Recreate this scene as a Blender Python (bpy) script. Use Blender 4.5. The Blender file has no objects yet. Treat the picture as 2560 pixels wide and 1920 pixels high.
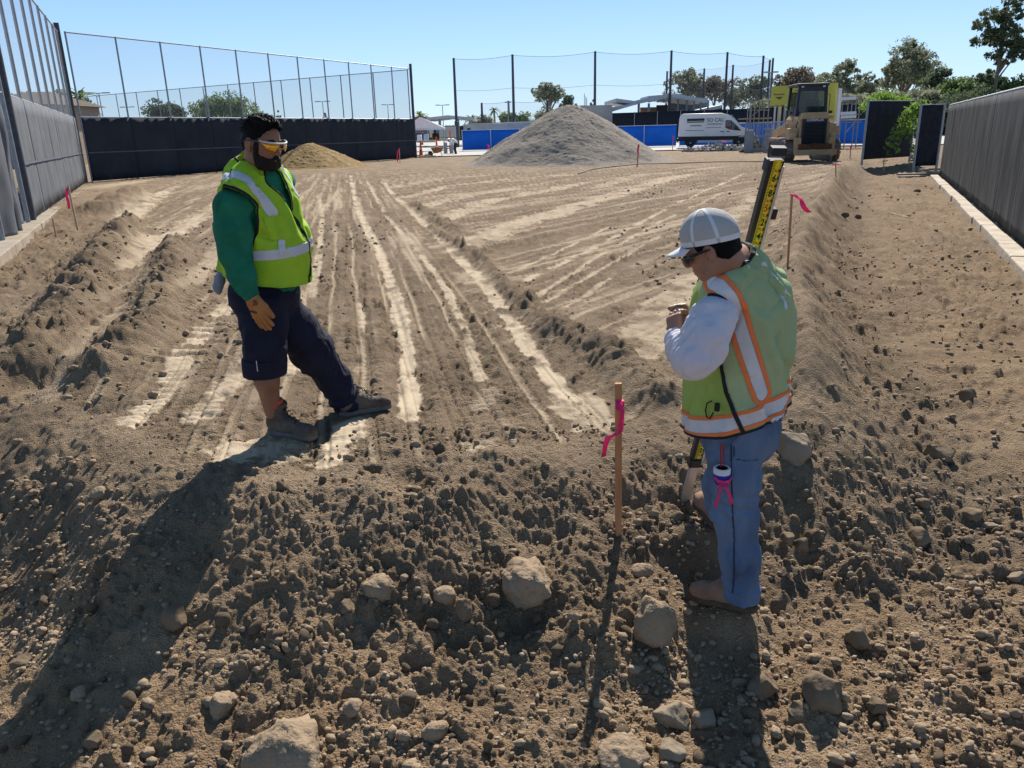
import bpy, math, random
import numpy as np
from mathutils import Vector, Matrix

# ------------------------------------------------------------------ camera
FPX = 1950.0; PITCH = math.radians(17.9); ROLL = math.radians(1.5); CAMH = 1.65
_R0 = np.array([1., 0, 0]); _U0 = np.array([0, math.sin(PITCH), math.cos(PITCH)])
FWD = np.array([0, math.cos(PITCH), -math.sin(PITCH)])
RGT = math.cos(ROLL) * _R0 - math.sin(ROLL) * _U0
UPV = math.sin(ROLL) * _R0 + math.cos(ROLL) * _U0
CAM = np.array([0, 0, CAMH])
scene = bpy.context.scene
cd = bpy.data.cameras.new('camera'); cam = bpy.data.objects.new('camera', cd)
scene.collection.objects.link(cam); scene.camera = cam
cd.sensor_width = 36; cd.lens = FPX / 2560 * 36; cd.clip_start = 0.05; cd.clip_end = 3000
cam.matrix_world = Matrix(((RGT[0], UPV[0], -FWD[0], 0), (RGT[1], UPV[1], -FWD[1], 0),
                           (RGT[2], UPV[2], -FWD[2], CAMH), (0, 0, 0, 1)))

# ------------------------------------------------------------------ sky, sun
SUN_EL = math.radians(41); SUN_AZ = math.radians(13)      # azimuth measured from +Y towards +X
world = bpy.data.worlds.new('World'); scene.world = world; world.use_nodes = True
wn = world.node_tree.nodes; wl = world.node_tree.links
for n in list(wn): wn.remove(n)
sky = wn.new('ShaderNodeTexSky'); sky.sky_type = 'NISHITA'; sky.sun_disc = False
sky.sun_elevation = SUN_EL; sky.sun_rotation = SUN_AZ
sky.air_density = 1.0; sky.dust_density = 0.3; sky.ozone_density = 2.2; sky.altitude = 50
# clear-day gradient by elevation laid over the physical sky, so the low sky is pale blue all round
wtc = wn.new('ShaderNodeTexCoord'); wsep = wn.new('ShaderNodeSeparateXYZ'); wl.new(wtc.outputs['Generated'], wsep.inputs[0])
wr = wn.new('ShaderNodeValToRGB'); wl.new(wsep.outputs['Z'], wr.inputs[0]); wre = wr.color_ramp
wre.elements[0].position = 0.0; wre.elements[0].color = (.42, .59, .74, 1); wre.elements[1].position = 1.0; wre.elements[1].color = (.035, .075, .15, 1)
for p_, c_ in ((.07, (.320, .510, .735, 1)), (.15, (.215, .405, .695, 1)), (.32, (.095, .180, .32, 1))):
    q_ = wre.elements.new(p_); q_.color = c_
wsc = wn.new('ShaderNodeVectorMath'); wsc.operation = 'SCALE'; wsc.inputs['Scale'].default_value = 1 / .115; wl.new(wr.outputs[0], wsc.inputs[0])
wmx = wn.new('ShaderNodeMix'); wmx.data_type = 'RGBA'; wmx.inputs['Factor'].default_value = .88
wl.new(sky.outputs[0], wmx.inputs['A']); wl.new(wsc.outputs[0], wmx.inputs['B'])
bg = wn.new('ShaderNodeBackground'); bg.inputs['Strength'].default_value = 0.115
wo = wn.new('ShaderNodeOutputWorld')
wl.new(wmx.outputs['Result'], bg.inputs[0]); wl.new(bg.outputs[0], wo.inputs[0])
sd = bpy.data.lights.new('sun', 'SUN'); sd.energy = 5.0; sd.angle = math.radians(0.53); sd.color = (1, 0.945, 0.86)
sun = bpy.data.objects.new('sun', sd); scene.collection.objects.link(sun)
sdir = Vector((math.sin(SUN_AZ) * math.cos(SUN_EL), math.cos(SUN_AZ) * math.cos(SUN_EL), math.sin(SUN_EL)))
sun.rotation_euler = sdir.to_track_quat('Z', 'Y').to_euler(); sun.location = sdir * 60
vs = scene.view_settings; vs.view_transform = 'Standard'; vs.look = 'None'; vs.gamma = 1; vs.exposure = 0.60
vs.use_curve_mapping = False
cy = scene.cycles
cy.max_bounces = 6; cy.diffuse_bounces = 3; cy.glossy_bounces = 2; cy.transmission_bounces = 4
cy.transparent_max_bounces = 24; cy.use_denoising = True; cy.caustics_reflective = False; cy.caustics_refractive = False
cy.sample_clamp_indirect = 6

# ------------------------------------------------------------------ pixel <-> place helpers (photograph pixels, 2560 wide)
def ray(x, y): return FWD + RGT * (x - 1280) / FPX + UPV * (960 - y) / FPX
def G(x, y, z=0.0):
    d = ray(x, y); t = (z - CAMH) / d[2]; return CAM + t * d
def AT(x, y, Y):
    d = ray(x, y); return CAM + d * Y / d[1]
def proj(P):
    v = np.asarray(P) - CAM; w = v @ FWD
    return 1280 + FPX * (v @ RGT) / w, 960 - FPX * (v @ UPV) / w

# ------------------------------------------------------------------ object helpers
COL = scene.collection
def tag(o, label=None, cat=None, group=None, kind=None):
    if label: o['label'] = label
    if cat: o['category'] = cat
    if group: o['group'] = group
    if kind: o['kind'] = kind
    return o
def empty(name, loc=(0, 0, 0), rz=0.0):
    o = bpy.data.objects.new(name, None); COL.objects.link(o); o.location = loc; o.rotation_euler = (0, 0, rz)
    o.empty_display_size = .1; return o
def link(name, me, mats=None, parent=None, loc=None):
    o = bpy.data.objects.new(name, me); COL.objects.link(o)
    if mats is not None:
        for m in (mats if isinstance(mats, (list, tuple)) else [mats]): me.materials.append(m)
    if parent is not None: o.parent = parent
    if loc is not None: o.location = loc
    return o
def dup(o, parent=None):
    c = o.copy(); COL.objects.link(c); c.parent = parent
    for ch in list(o.children): dup(ch, c)
    return c
def npmesh(name, V, F, smooth=False, attrs=None):
    V = np.asarray(V, dtype=np.float32); me = bpy.data.meshes.new(name)
    me.vertices.add(len(V)); me.vertices.foreach_set('co', V.ravel())
    if isinstance(F, np.ndarray):
        k = F.shape[1]; n = len(F)
        me.loops.add(n * k); me.loops.foreach_set('vertex_index', F.astype(np.int32).ravel())
        me.polygons.add(n); me.polygons.foreach_set('loop_start', np.arange(0, n * k, k, dtype=np.int32))
        try: me.polygons.foreach_set('loop_total', np.full(n, k, dtype=np.int32))
        except Exception: pass
    else:
        me = bpy.data.meshes.new(name); me.from_pydata([tuple(map(float, v)) for v in V], [], F); n = len(me.polygons)
    me.polygons.foreach_set('use_smooth', np.full(len(me.polygons), smooth, dtype=bool))
    for k_, a in (attrs or {}).items():
        at = me.attributes.new(k_, 'FLOAT', 'POINT'); at.data.foreach_set('value', np.asarray(a, dtype=np.float32))
    me.update(calc_edges=True); me.validate() if not isinstance(F, np.ndarray) else None
    return me

class MB:
    """collects simple solids, builds ONE mesh object"""
    def __init__(s): s.V = []; s.F = []
    def add(s, V, F):
        b = len(s.V); s.V += [tuple(v) for v in V]; s.F += [tuple(i + b for i in f) for f in F]; return s
    def box(s, c, size, rz=0.0, M=None, taper=1.0):
        hx, hy, hz = [q / 2 for q in size]; V = []
        for sz in (-1, 1):
            t = taper if sz > 0 else 1
            for sx, sy in ((-1, -1), (1, -1), (1, 1), (-1, 1)): V.append(Vector((sx * hx * t, sy * hy * t, sz * hz)))
        R = M if M is not None else Matrix.Rotation(rz, 3, 'Z')
        V = [R @ v + Vector(c) for v in V]
        return s.add(V, [(3, 2, 1, 0), (4, 5, 6, 7), (0, 1, 5, 4), (1, 2, 6, 5), (2, 3, 7, 6), (3, 0, 4, 7)])
    def bar(s, a, b, w, d=None, up=(0, 0, 1)):
        a = Vector(a); b = Vector(b); z = (b - a); L = z.length; z.normalize()
        u = Vector(up); x = u.cross(z)
        if x.length < 1e-3: x = Vector((1, 0, 0)).cross(z)
        if x.length < 1e-3: x = Vector((0, 1, 0)).cross(z)
        x.normalize(); y = z.cross(x); M = Matrix((x, y, z)).transposed()
        return s.box((a + b) / 2, (w, d or w, L), M=M)
    def tube(s, pts, r, n=8, caps=True):
        pts = [Vector(p) for p in pts]; rs = r if isinstance(r, (list, tuple)) else [r] * len(pts)
        b = len(s.V); px = None
        for i, p in enumerate(pts):
            t = (pts[min(i + 1, len(pts) - 1)] - pts[max(i - 1, 0)])
            t = t.normalized() if t.length > 1e-9 else Vector((0, 0, 1))
            if px is None:
                px = t.orthogonal().normalized()
            else:
                px = (px - t * px.dot(t)); px = px.normalized() if px.length > 1e-6 else t.orthogonal().normalized()
            py = t.cross(px)
            for k in range(n):
                a = 2 * math.pi * k / n; s.V.append(tuple(p + (px * math.cos(a) + py * math.sin(a)) * rs[i]))
        for i in range(len(pts) - 1):
            for k in range(n):
                k2 = (k + 1) % n; s.F.append((b + i * n + k, b + i * n + k2, b + (i + 1) * n + k2, b + (i + 1) * n + k))
        if caps:
            s.F.append(tuple(b + k for k in range(n))[::-1]); s.F.append(tuple(b + (len(pts) - 1) * n + k for k in range(n)))
        return s
    def lathe(s, c, prof, n=16, axis='Z'):
        b = len(s.V)
        for r, z in prof:
            for k in range(n):
                a = 2 * math.pi * k / n; x, y = r * math.cos(a), r * math.sin(a)
                v = {'Z': (x, y, z), 'Y': (x, z, y), 'X': (z, x, y)}[axis]; s.V.append((v[0] + c[0], v[1] + c[1], v[2] + c[2]))
        for i in range(len(prof) - 1):
            for k in range(n):
                k2 = (k + 1) % n; s.F.append((b + i * n + k, b + i * n + k2, b + (i + 1) * n + k2, b + (i + 1) * n + k))
        if prof[0][0] > 1e-6: s.F.append(tuple(b + k for k in range(n))[::-1])
        if prof[-1][0] > 1e-6: s.F.append(tuple(b + (len(prof) - 1) * n + k for k in range(n)))
        return s
    def prism(s, outline, y0, y1):
        """outline in (x,z), extruded along y"""
        n = len(outline); V = [(x, y0, z) for x, z in outline] + [(x, y1, z) for x, z in outline]
        F = [tuple(range(n)), tuple(range(2 * n - 1, n - 1, -1))] + [(i, i + n, (i + 1) % n + n, (i + 1) % n) for i in range(n)]
        return s.add(V, F)
    def build(s, name, m, parent=None, smooth=False, bevel=0.0):
        me = bpy.data.meshes.new(name); me.from_pydata([tuple(map(float, v)) for v in s.V], [], s.F)
        me.polygons.foreach_set('use_smooth', [smooth] * len(me.polygons)); me.update()
        o = link(name, me, m, parent)
        if smooth:
            try: me.set_sharp_from_angle(angle=math.radians(40))
            except Exception: pass
        if bevel:
            b = o.modifiers.new('bevel', 'BEVEL'); b.width = bevel; b.segments = 2; b.limit_method = 'ANGLE'
        return o

def text(name, body, size, m, parent=None, loc=(0, 0, 0), M=None, extrude=0.0, align='CENTER', bold=0.0, sx=1.0, space=1.0):
    c = bpy.data.curves.new(name, 'FONT'); c.body = body; c.size = size; c.align_x = align; c.align_y = 'CENTER'
    c.extrude = extrude; c.offset = bold; c.space_character = space; c.resolution_u = 3
    o = bpy.data.objects.new(name, c); COL.objects.link(o); c.materials.append(m)
    if parent is not None: o.parent = parent
    R = (M.to_4x4() if M is not None else Matrix.Identity(4))
    bpy.context.view_layer.update(); me = bpy.data.meshes.new_from_object(o); bpy.data.objects.remove(o)
    me.transform(Matrix.Diagonal((sx, 1, 1, 1))); me.name = name; me.materials.clear(); o = link(name, me, m, parent)
    o.matrix_basis = Matrix.Translation(loc) @ R
    return o

# ------------------------------------------------------------------ materials
def srgb(r, g, b):
    f = lambda c: (c / 255 / 12.92) if c / 255 <= .04045 else ((c / 255 + .055) / 1.055) ** 2.4
    return (f(r), f(g), f(b), 1)
def mat(name, c, rough=0.7, var=0.15, scale=6.0, bump=0.0, bscale=40.0, metal=0.0, spec=0.3, c2=None, alpha=None,
        transl=0.0, thresh=None, stretch=(1, 1, 1), coord='Object', detail=4.0):
    m = bpy.data.materials.new(name); m.use_nodes = True; t = m.node_tree; N = t.nodes; L = t.links
    p = N['Principled BSDF']; p.inputs['Roughness'].default_value = rough; p.inputs['Metallic'].default_value = metal
    p.inputs['Specular IOR Level'].default_value = spec
    c = tuple(c)[:3] + (1,)
    tc = N.new('ShaderNodeTexCoord'); mp = N.new('ShaderNodeMapping'); mp.inputs['Scale'].default_value = stretch
    L.new(tc.outputs[coord], mp.inputs[0])
    nz = N.new('ShaderNodeTexNoise'); nz.inputs['Scale'].default_value = scale; nz.inputs['Detail'].default_value = detail
    nz.inputs['Roughness'].default_value = .6; L.new(mp.outputs[0], nz.inputs['Vector'])
    mx = N.new('ShaderNodeMix'); mx.data_type = 'RGBA'
    if c2 is None:
        lo = tuple(max(0, q * (1 - var)) for q in c[:3]) + (1,); hi = tuple(min(1, q * (1 + var)) for q in c[:3]) + (1,)
    else: lo, hi = c, tuple(c2)[:3] + (1,)
    mr = N.new('ShaderNodeMapRange'); a, b = thresh or (.3, .7)
    mr.inputs['From Min'].default_value = a; mr.inputs['From Max'].default_value = b
    L.new(nz.outputs['Fac'], mr.inputs['Value']); L.new(mr.outputs[0], mx.inputs['Factor'])
    mx.inputs['A'].default_value = lo; mx.inputs['B'].default_value = hi
    L.new(mx.outputs['Result'], p.inputs['Base Color'])
    if bump:
        n2 = N.new('ShaderNodeTexNoise'); n2.inputs['Scale'].default_value = bscale; n2.inputs['Detail'].default_value = 5
        L.new(mp.outputs[0], n2.inputs['Vector'])
        bp = N.new('ShaderNodeBump'); bp.inputs['Strength'].default_value = min(1, bump); bp.inputs['Distance'].default_value = .02
        L.new(n2.outputs['Fac'], bp.inputs['Height']); L.new(bp.outputs[0], p.inputs['Normal'])
    out = N['Material Output']; last = p.outputs[0]
    if transl:
        tr = N.new('ShaderNodeBsdfTranslucent'); L.new(mx.outputs['Result'], tr.inputs['Color'])
        ms = N.new('ShaderNodeMixShader'); ms.inputs[0].default_value = transl
        L.new(last, ms.inputs[1]); L.new(tr.outputs[0], ms.inputs[2]); last = ms.outputs[0]
    if alpha is not None:
        tp = N.new('ShaderNodeBsdfTransparent'); ms = N.new('ShaderNodeMixShader'); ms.inputs[0].default_value = alpha
        L.new(tp.outputs[0], ms.inputs[1]); L.new(last, ms.inputs[2]); last = ms.outputs[0]
    L.new(last, out.inputs[0]); m['_c'] = 1
    return m

# ------------------------------------------------------------------ numpy noise
def h2(ix, iy, seed=0):
    n = (ix.astype(np.int64) * 374761393 + iy.astype(np.int64) * 668265263 + seed * 1442695041) & 0xffffffff
    n = ((n ^ (n >> 13)) * 1274126177) & 0xffffffff; n = n ^ (n >> 16)
    return (n & 0xffff).astype(np.float32) / 65535.0
def vn(x, y, seed=0):
    ix = np.floor(x); iy = np.floor(y); fx = (x - ix); fy = (y - iy)
    fx = fx * fx * (3 - 2 * fx); fy = fy * fy * (3 - 2 * fy); ix = ix.astype(np.int64); iy = iy.astype(np.int64)
    a = h2(ix, iy, seed); b = h2(ix + 1, iy, seed); c = h2(ix, iy + 1, seed); d = h2(ix + 1, iy + 1, seed)
    return (a + (b - a) * fx) * (1 - fy) + (c + (d - c) * fx) * fy
def fbm(x, y, o=4, seed=0, gain=.5):
    s = 0; a = 1; t = 0
    for i in range(o):
        s = s + a * (vn(x * 2 ** i + 17.3 * i, y * 2 ** i - 9.1 * i, seed + i) - .5); t += a; a *= gain
    return s / t * 2
def bumps(x, y, cell, seed, dens=.8, r0=.25, r1=.6):
    """rounded lumps on a jittered grid"""
    gx = np.floor(x / cell).astype(np.int64); gy = np.floor(y / cell).astype(np.int64); out = np.zeros_like(x)
    for dx in (-1, 0, 1):
        for dy in (-1, 0, 1):
            ix = gx + dx; iy = gy + dy
            cx = (ix + h2(ix, iy, seed)) * cell; cyy = (iy + h2(ix, iy, seed + 7)) * cell
            q = h2(ix, iy, seed + 13); r = cell * (r0 + (r1 - r0) * q * q)
            ex = (h2(ix, iy, seed + 29) < dens); asp = .75 + .5 * h2(ix, iy, seed + 31)
            d2 = ((x - cx) * asp) ** 2 + ((y - cyy) / asp) ** 2
            v = np.maximum(0, 1 - d2 / (r * r)) ** .72 * r * .85
            out = np.maximum(out, np.where(ex, v, 0))
    return out
def n3(P, s, seed=0):
    """cheap 3-D value-like noise from two 2-D lookups, P (n,3)"""
    x, y, z = P[:, 0] * s, P[:, 1] * s, P[:, 2] * s
    return (vn(x + .37 * z, y - .61 * z, seed) + vn(y + .53 * x + 7, z + .29 * x, seed + 5) + vn(z - .47 * y + 3, x + .31 * y, seed + 9)) / 1.5 - 1.0
def f3(P, s, o=3, seed=0):
    t = 0; a = 1; r = 0
    for i in range(o): r = r + a * n3(P, s * 2 ** i, seed + 11 * i); t += a; a *= .5
    return r / t
def sst(a, b, x):
    t = np.clip((x - a) / (b - a), 0, 1); return t * t * (3 - 2 * t)
def near_idx(x, y, pts, m):
    p = np.array(pts); return np.nonzero((x > p[:, 0].min() - m) & (x < p[:, 0].max() + m) & (y > p[:, 1].min() - m) & (y < p[:, 1].max() + m))[0]
def pdist(x, y, pts):
    """distance to polyline, signed side, arclength"""
    best = np.full(x.shape, 1e9); arc = np.zeros(x.shape); sg = np.zeros(x.shape); acc = 0.0
    for (x0, y0), (x1, y1) in zip(pts[:-1], pts[1:]):
        ex, ey = x1 - x0, y1 - y0; L = math.hypot(ex, ey)
        t = np.clip(((x - x0) * ex + (y - y0) * ey) / (L * L), 0, 1)
        dx = x - (x0 + t * ex); dy = y - (y0 + t * ey); d = np.hypot(dx, dy)
        m = d < best; best = np.where(m, d, best); arc = np.where(m, acc + t * L, arc)
        sg = np.where(m, np.sign(ex * dy - ey * dx), sg); acc += L
    return best, sg, arc
rng = np.random.RandomState(7); random.seed(7)
# ================================================================== GROUND
def C1(*pts): return [tuple(G(700 + x * .5877, 380 + y * .5877)[:2]) for x, y in pts]
def C3(*pts): return [tuple(G(200 + x * .4069, 620 + y * .4069)[:2]) for x, y in pts]
def PH(*pts): return [tuple(G(x, y)[:2]) for x, y in pts]
LIPX = np.array([-6, -4.8, -3.7, -2.7, -2.0, -1.6, -1.24, -1.03, -.6, -.19, .26, .5, .76, 1.14, 1.5])
LIPY = np.array([7.5, 6.2, 5.4, 4.8, 4.1, 3.9, 3.72, 3.70, 3.78, 3.88, 3.95, 4.1, 4.3, 4.5, 4.6])
RIDY = np.array([0, 3.9, 4.6, 6.07, 8.6, 11.8, 18.1, 26.5, 32.7, 36])
RIDX = np.array([1.3, 1.5, 1.8, 2.3, 3.1, 4.4, 7.2, 10.9, 13.7, 15.2])
TRACKS = [  # polyline, half width, strength
    (C1((560, 1125), (540, 830), (500, 640), (430, 440), (330, 250), (300, 100)), .065, 1.0),
    (C1((850, 960), (790, 760), (720, 600), (600, 440), (450, 270), (370, 120)), .045, .8),
    (C1((1215, 1040), (1060, 840), (900, 600), (760, 450), (620, 310), (520, 220), (440, 130)), .07, 1.0),
    (C1((1340, 1150), (1215, 1040)), .14, .7),
    (C1((850, 1250), (900, 1180), (1010, 1170)), .10, .8),
    (C1((860, 1080), (900, 1010)), .07, .5),
    (C1((330, 930), (350, 800), (350, 700), (335, 640)), .03, .8),
    (C1((130, 620), (160, 500), (180, 290), (165, 180)), .05, .8),
    (C1((95, 200), (160, 110)), .06, .7),
    (C1((200, 1320), (260, 1230), (320, 1150)), .09, 1.0),
    (C1((0, 1290), (60, 1240)), .12, .6),
    (C3((330, 1060), (430, 950), (560, 840), (640, 690), (720, 560), (870, 390), (1000, 250)), .10, .9),
    (C3((720, 1050), (800, 950), (960, 800), (1060, 680)), .10, .8),
    (C3((1290, 760), (1330, 640)), .08, .9),
    (C3((1000, 1230), (1200, 1180)), .16, .9),
    (PH((300, 680), (338, 639), (418, 587), (530, 520), (640, 460)), .30, .8),
    (PH((300, 560), (350, 515), (410, 480)), .35, .9),
    (PH((480, 720), (560, 600), (640, 520)), .12, .5),
    (PH((240, 470), (420, 440), (560, 425)), .5, .6),
    (PH((560, 450), (600, 425)), .3, .6),
    (C1((830, 390), (1000, 310), (1200, 250), (1500, 160), (1720, 100)), .33, .75),
    (C1((700, 290), (850, 225), (1050, 175), (1300, 130)), .26, .75),
    (C1((600, 240), (800, 185), (1000, 155)), .25, .7),
    (C1((520, 195), (700, 145), (1000, 112), (1300, 95)), .22, .7),
    (C1((470, 150), (700, 112), (860, 100)), .30, .6),
    (C1((1050, 545), (1300, 430), (1500, 320), (1800, 170), (1980, 90)), .05, 1.0),
    (C1((1020, 500), (1200, 420), (1400, 320)), .035, .8),
    (C1((1100, 605), (1300, 480), (1600, 310), (1880, 180)), .035, .8),
    (C1((1120, 640), (1400, 480), (1620, 360)), .035, .7),
    (C1((1200, 670), (1430, 520)), .03, .7),
    (C1((1530, 850), (1600, 700), (1750, 560), (1900, 300), (2020, 190)), .22, .6),
    (C1((1340, 150), (1550, 95), (1640, 92)), .3, .6),
]
RIDGES = [  # polyline, half width, height
    (C1((640, 330), (880, 480), (1000, 620), (1170, 760)), .10, .05),
    (C1((1170, 760), (1300, 850), (1450, 930), (1620, 1060)), .17, .12),
    (C1((560, 230), (760, 345)), .2, .04),
    ([(-4.0, 5.9), (-4.1, 6.9), (-5.2, 9.5), (-6.2, 12.2), (-7.3, 15.2)], .34, .32),
    ([(-3.1, 5.7), (-3.3, 7.0), (-4.3, 9.8), (-5.2, 12.3)], .26, .20),
    ([(-10.4, 20.5), (-11.4, 24.5)], .6, .3),
]
LUGS = [  # soft tread imprints across a wheel path: polyline, half width, spacing
    (C3((330, 760), (520, 480), (640, 330), (760, 200)), .22, .19),
    (PH((150, 790), (240, 700), (330, 610)), .25, .2),
    (PH((2210, 700), (2180, 600), (2150, 520), (2140, 440)), .45, .11),
    ([(2.0, 5.6), (2.75, 8.5), (3.9, 11.8), (6.4, 18)], .22, .10),
    (PH((440, 900), (560, 800)), .2, .2),
    (PH((520, 440), (300, 450)), .5, .25),
    (C1((1900, 500), (1950, 420), (2010, 330)), .3, .1),
]
DENTS = [  # x, y (pixels), assumed z, radius, depth
    (1047, 1275, -.2, .15, .12), (1375, 1390, -.3, .17, .12), (925, 1185, -.03, .035, .12), (520, 1040, 0, .045, .04),
    (1350, 1540, -.35, .10, .10), (1130, 1620, -.4, .12, .07), (100, 960, -.1, .25, .18), (250, 1060, -.15, .2, .15),
    (1690, 1400, -.3, .12, .06), (560, 990, 0, .04, .03), (860, 1620, -.4, .12, .05), (1780, 1640, -.42, .18, .08), (1560, 1250, -.15, .12, .07),
]
MOUNDS = [(1130, 1320, -.2, .16, .08), (1330, 1470, -.3, .14, .05), (1500, 1620, -.38, .15, .07), (1230, 1140, 0, .1, .04), (930, 1330, -.2, .2, .05),
          (1640, 1500, -.34, .13, .08), (1990, 1180, -.1, .2, .05), (700, 1380, -.28, .2, .04)]
FLATS = [(.93, 2.90, -.385, .17), (.90, 3.42, -.20, .12), (-1.35, 4.27, 0.0, .2), (-.98, 4.62, .0, .2)]
FLATS[0] = (float(G(1815, 1505, -.38)[0]), float(G(1815, 1505, -.38)[1]), -.385, .17)
# curbs: front-edge lines of the ledges that carry the side fences
LW = np.array([-.403, .915]); LWN = np.array([.915, .403])         # left wall direction / normal towards the field
LP0 = np.array([-10.95, 18.32])
RW = np.array([.4133, .9106]); RWN = np.array([-.9106, .4133])     # right fence
RP0 = np.array([8.06, 12.19])

def ground(x, y, fine=True, masks=False):
    x = np.asarray(x, dtype=np.float64); y = np.asarray(y, dtype=np.float64); r = np.hypot(x, y)
    wob = .10 * fbm(x * 1.7, y * 1.7, 3, 3) + .05 * fbm(x * 6, y * 6, 3, 5)
    near = sst(14, 5, r)
    dl = y - np.interp(x, LIPX, LIPY) + wob * near                       # + inside the pad
    dr = (np.interp(y, RIDY, RIDX) - x) * .93 + wob * .6
    out_f = sst(0, 1.55, -dl); out_r = sst(0, .95, -dr)
    h = -.50 * out_f - .36 * out_r * (1 - out_f * .55)
    h = np.maximum(h, -.52)
    inside = np.minimum(dl, dr)
    # far right of the corridor rises to the kerb a little, left trench beside the kerb
    dR = (x - RP0[0]) * RWN[0] + (y - RP0[1]) * RWN[1]
    dL = (x - LP0[0]) * LWN[0] + (y - LP0[1]) * LWN[1]
    far = sst(30, 40, y)
    h = h * (1 - far)
    h = h - .20 * sst(2.3, 1.0, dL) * sst(24, 14, y)
    h = h + .26 * np.exp(-np.abs((dr + .05) / .25) ** 1.6) * sst(4.2, 5.2, y) * sst(34, 28, y) * (1 + .4 * fbm(x * 2, y * 2, 2, 8))
    rough = np.ones_like(x); pale = np.zeros_like(x)
    slope = np.maximum(out_f, out_r)
    pad = sst(-.02, .12, inside)
    # long tractor grooves between strips (soft, follow the fan)
    wind = np.zeros_like(x)
    for pts, w, hh in RIDGES:
        I = near_idx(x, y, pts, 3 * w)
        if not len(I): continue
        X, Y_ = x[I], y[I]; d, s, a = pdist(X, Y_, pts); g = np.exp(-(d / w) ** 2); h[I] += hh * g * (1 + .5 * fbm(X * 3, Y_ * 3, 2, 21)); wind[I] = np.maximum(wind[I], g)
    trk = np.zeros_like(x)
    for i, (pts, w, st) in enumerate(TRACKS):
        I = near_idx(x, y, pts, 3 * w + .1)
        if not len(I): continue
        X, Y_ = x[I], y[I]; d, s, a = pdist(X, Y_, pts); k = w * (1 + .45 * fbm(X * 4, Y_ * 4, 3, 30 + i) + .5 * fbm(X * 16, Y_ * 16, 2, 31 + i))
        m = sst(k * 1.15, k * .85, d) * st * sst(-.02, .03, inside[I])
        m = m * sst(-.5, -.15, fbm(X * 2.3, Y_ * 2.3, 3, 60 + i)) * (.55 + .45 * sst(-.5, .1, fbm(X * 9, Y_ * 9, 3, 61 + i)))
        trk[I] = np.maximum(trk[I], m)
        h[I] -= .018 * np.exp(-((d - k * 1.5) / (k * .35 + .012)) ** 2) * pad[I] * st * near[I]
    # parallel wheel and blade streaks: two families either side of the windrow
    wx = np.interp(y, [3.9, 4.87, 6.2, 8.9, 13, 23.4, 36], [.75, .55, .0, -.6, -1.4, -3.3, -5.6])
    side = sst(-.15, .15, x - wx); 
    def streak(u, v, sd): return .55 * fbm(u * 3.2, v * .16, 3, sd) + .45 * fbm(u * 9, v * .3, 2, sd + 3) + .35 * fbm(u * 24, v * .7, 2, sd + 5)
    uL, vL = x * .981 + y * .194, y * .981 - x * .194; uR, vR = x * .80 - y * .60, x * .60 + y * .80
    sk = streak(uL, vL, 200) * (1 - side) + streak(uR, vR, 220) * side
    padm = pad * (1 - wind) * sst(46, 30, y) * sst(6.0, 4.6, -x - y * .33 + 2.0)
    pale = np.maximum(trk * (1 - wind), padm * (.25 + .30 * sst(5, 9, r)) * sst(.16, .46, sk + .15 * fbm(x * 7, y * 7, 3, 230)))
    tread = np.where(side > .5, vR, vL) / .10 + 1.2 * fbm(x * 2.2, y * 2.2, 2, 240); h = h + padm * (np.abs((tread % 1) - .5) * 2 - .5) * .016 * sst(-.05, .25, fbm(x * 2.6, y * .5, 2, 241) + .1) * near; h = h + padm * sk * (.030 + .06 * sst(5, 25, r))
    wq = .045 * fbm(uL * 2, vL * .5, 2, 250); bL = np.abs(((uL + wq) / .27) % 1 - .5) * 2; bR = np.abs(((uR + wq * 1.5) / .42) % 1 - .5) * 2
    band = (sst(.80, .93, bL) * (1 - side) + sst(.80, .92, bR) * side) * padm * sst(-.25, .15, fbm(np.where(side > .5, uR, uL) * 1.3, np.where(side > .5, vR, vL) * .35, 3, 252))
    band2 = (np.exp(-((bL - .72) / .07) ** 2) * (1 - side) + np.exp(-((bR - .74) / .06) ** 2) * side) * padm
    pale = np.maximum(pale, .55 * band); h = h - .010 * band - .016 * band2 * (.4 + .6 * near)
    moist = padm * sst(.0, -.35, sk)
    rough = (1 - .93 * pale) * (1 - .1 * padm + .7 * moist)
    lug = np.zeros_like(x)
    for pts, w, sp in LUGS:
        I = near_idx(x, y, pts, 1.2 * w)
        if not len(I): continue
        X, Y_ = x[I], y[I]; d, s, a = pdist(X, Y_, pts); m = sst(w * 1.1, w * .8, d)
        ph = (a + .25 * d * (1 if sp < .15 else 0) + .08 * fbm(X * 4, Y_ * 4, 3, 4)) / sp
        v = np.abs((ph % 1) - .5) * 2; amp = .034 if sp > .15 else .026
        h[I] += m * amp * (sst(.2, .6, v) - .6) * vn(X * 3, Y_ * 3, 77) * 1.6
        rough[I] *= (1 - .35 * m)
    for px, py, z, rad, dep in DENTS:
        c = G(px, py, z); w_ = fbm(x * 7, y * 7, 3, 300) * .7; h = h - dep * (.6 if rad > .06 else 1) * np.exp(-(((x - c[0]) / rad) ** 2 + ((y - c[1]) / (rad * .8)) ** 2) * (1 + w_))
    for px, py, z, rad, dep in MOUNDS:
        c = G(px, py, z); h = h + dep * np.exp(-(((x - c[0]) / rad) ** 2 + ((y - c[1]) / rad) ** 2))
    fl = np.zeros_like(x)
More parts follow.
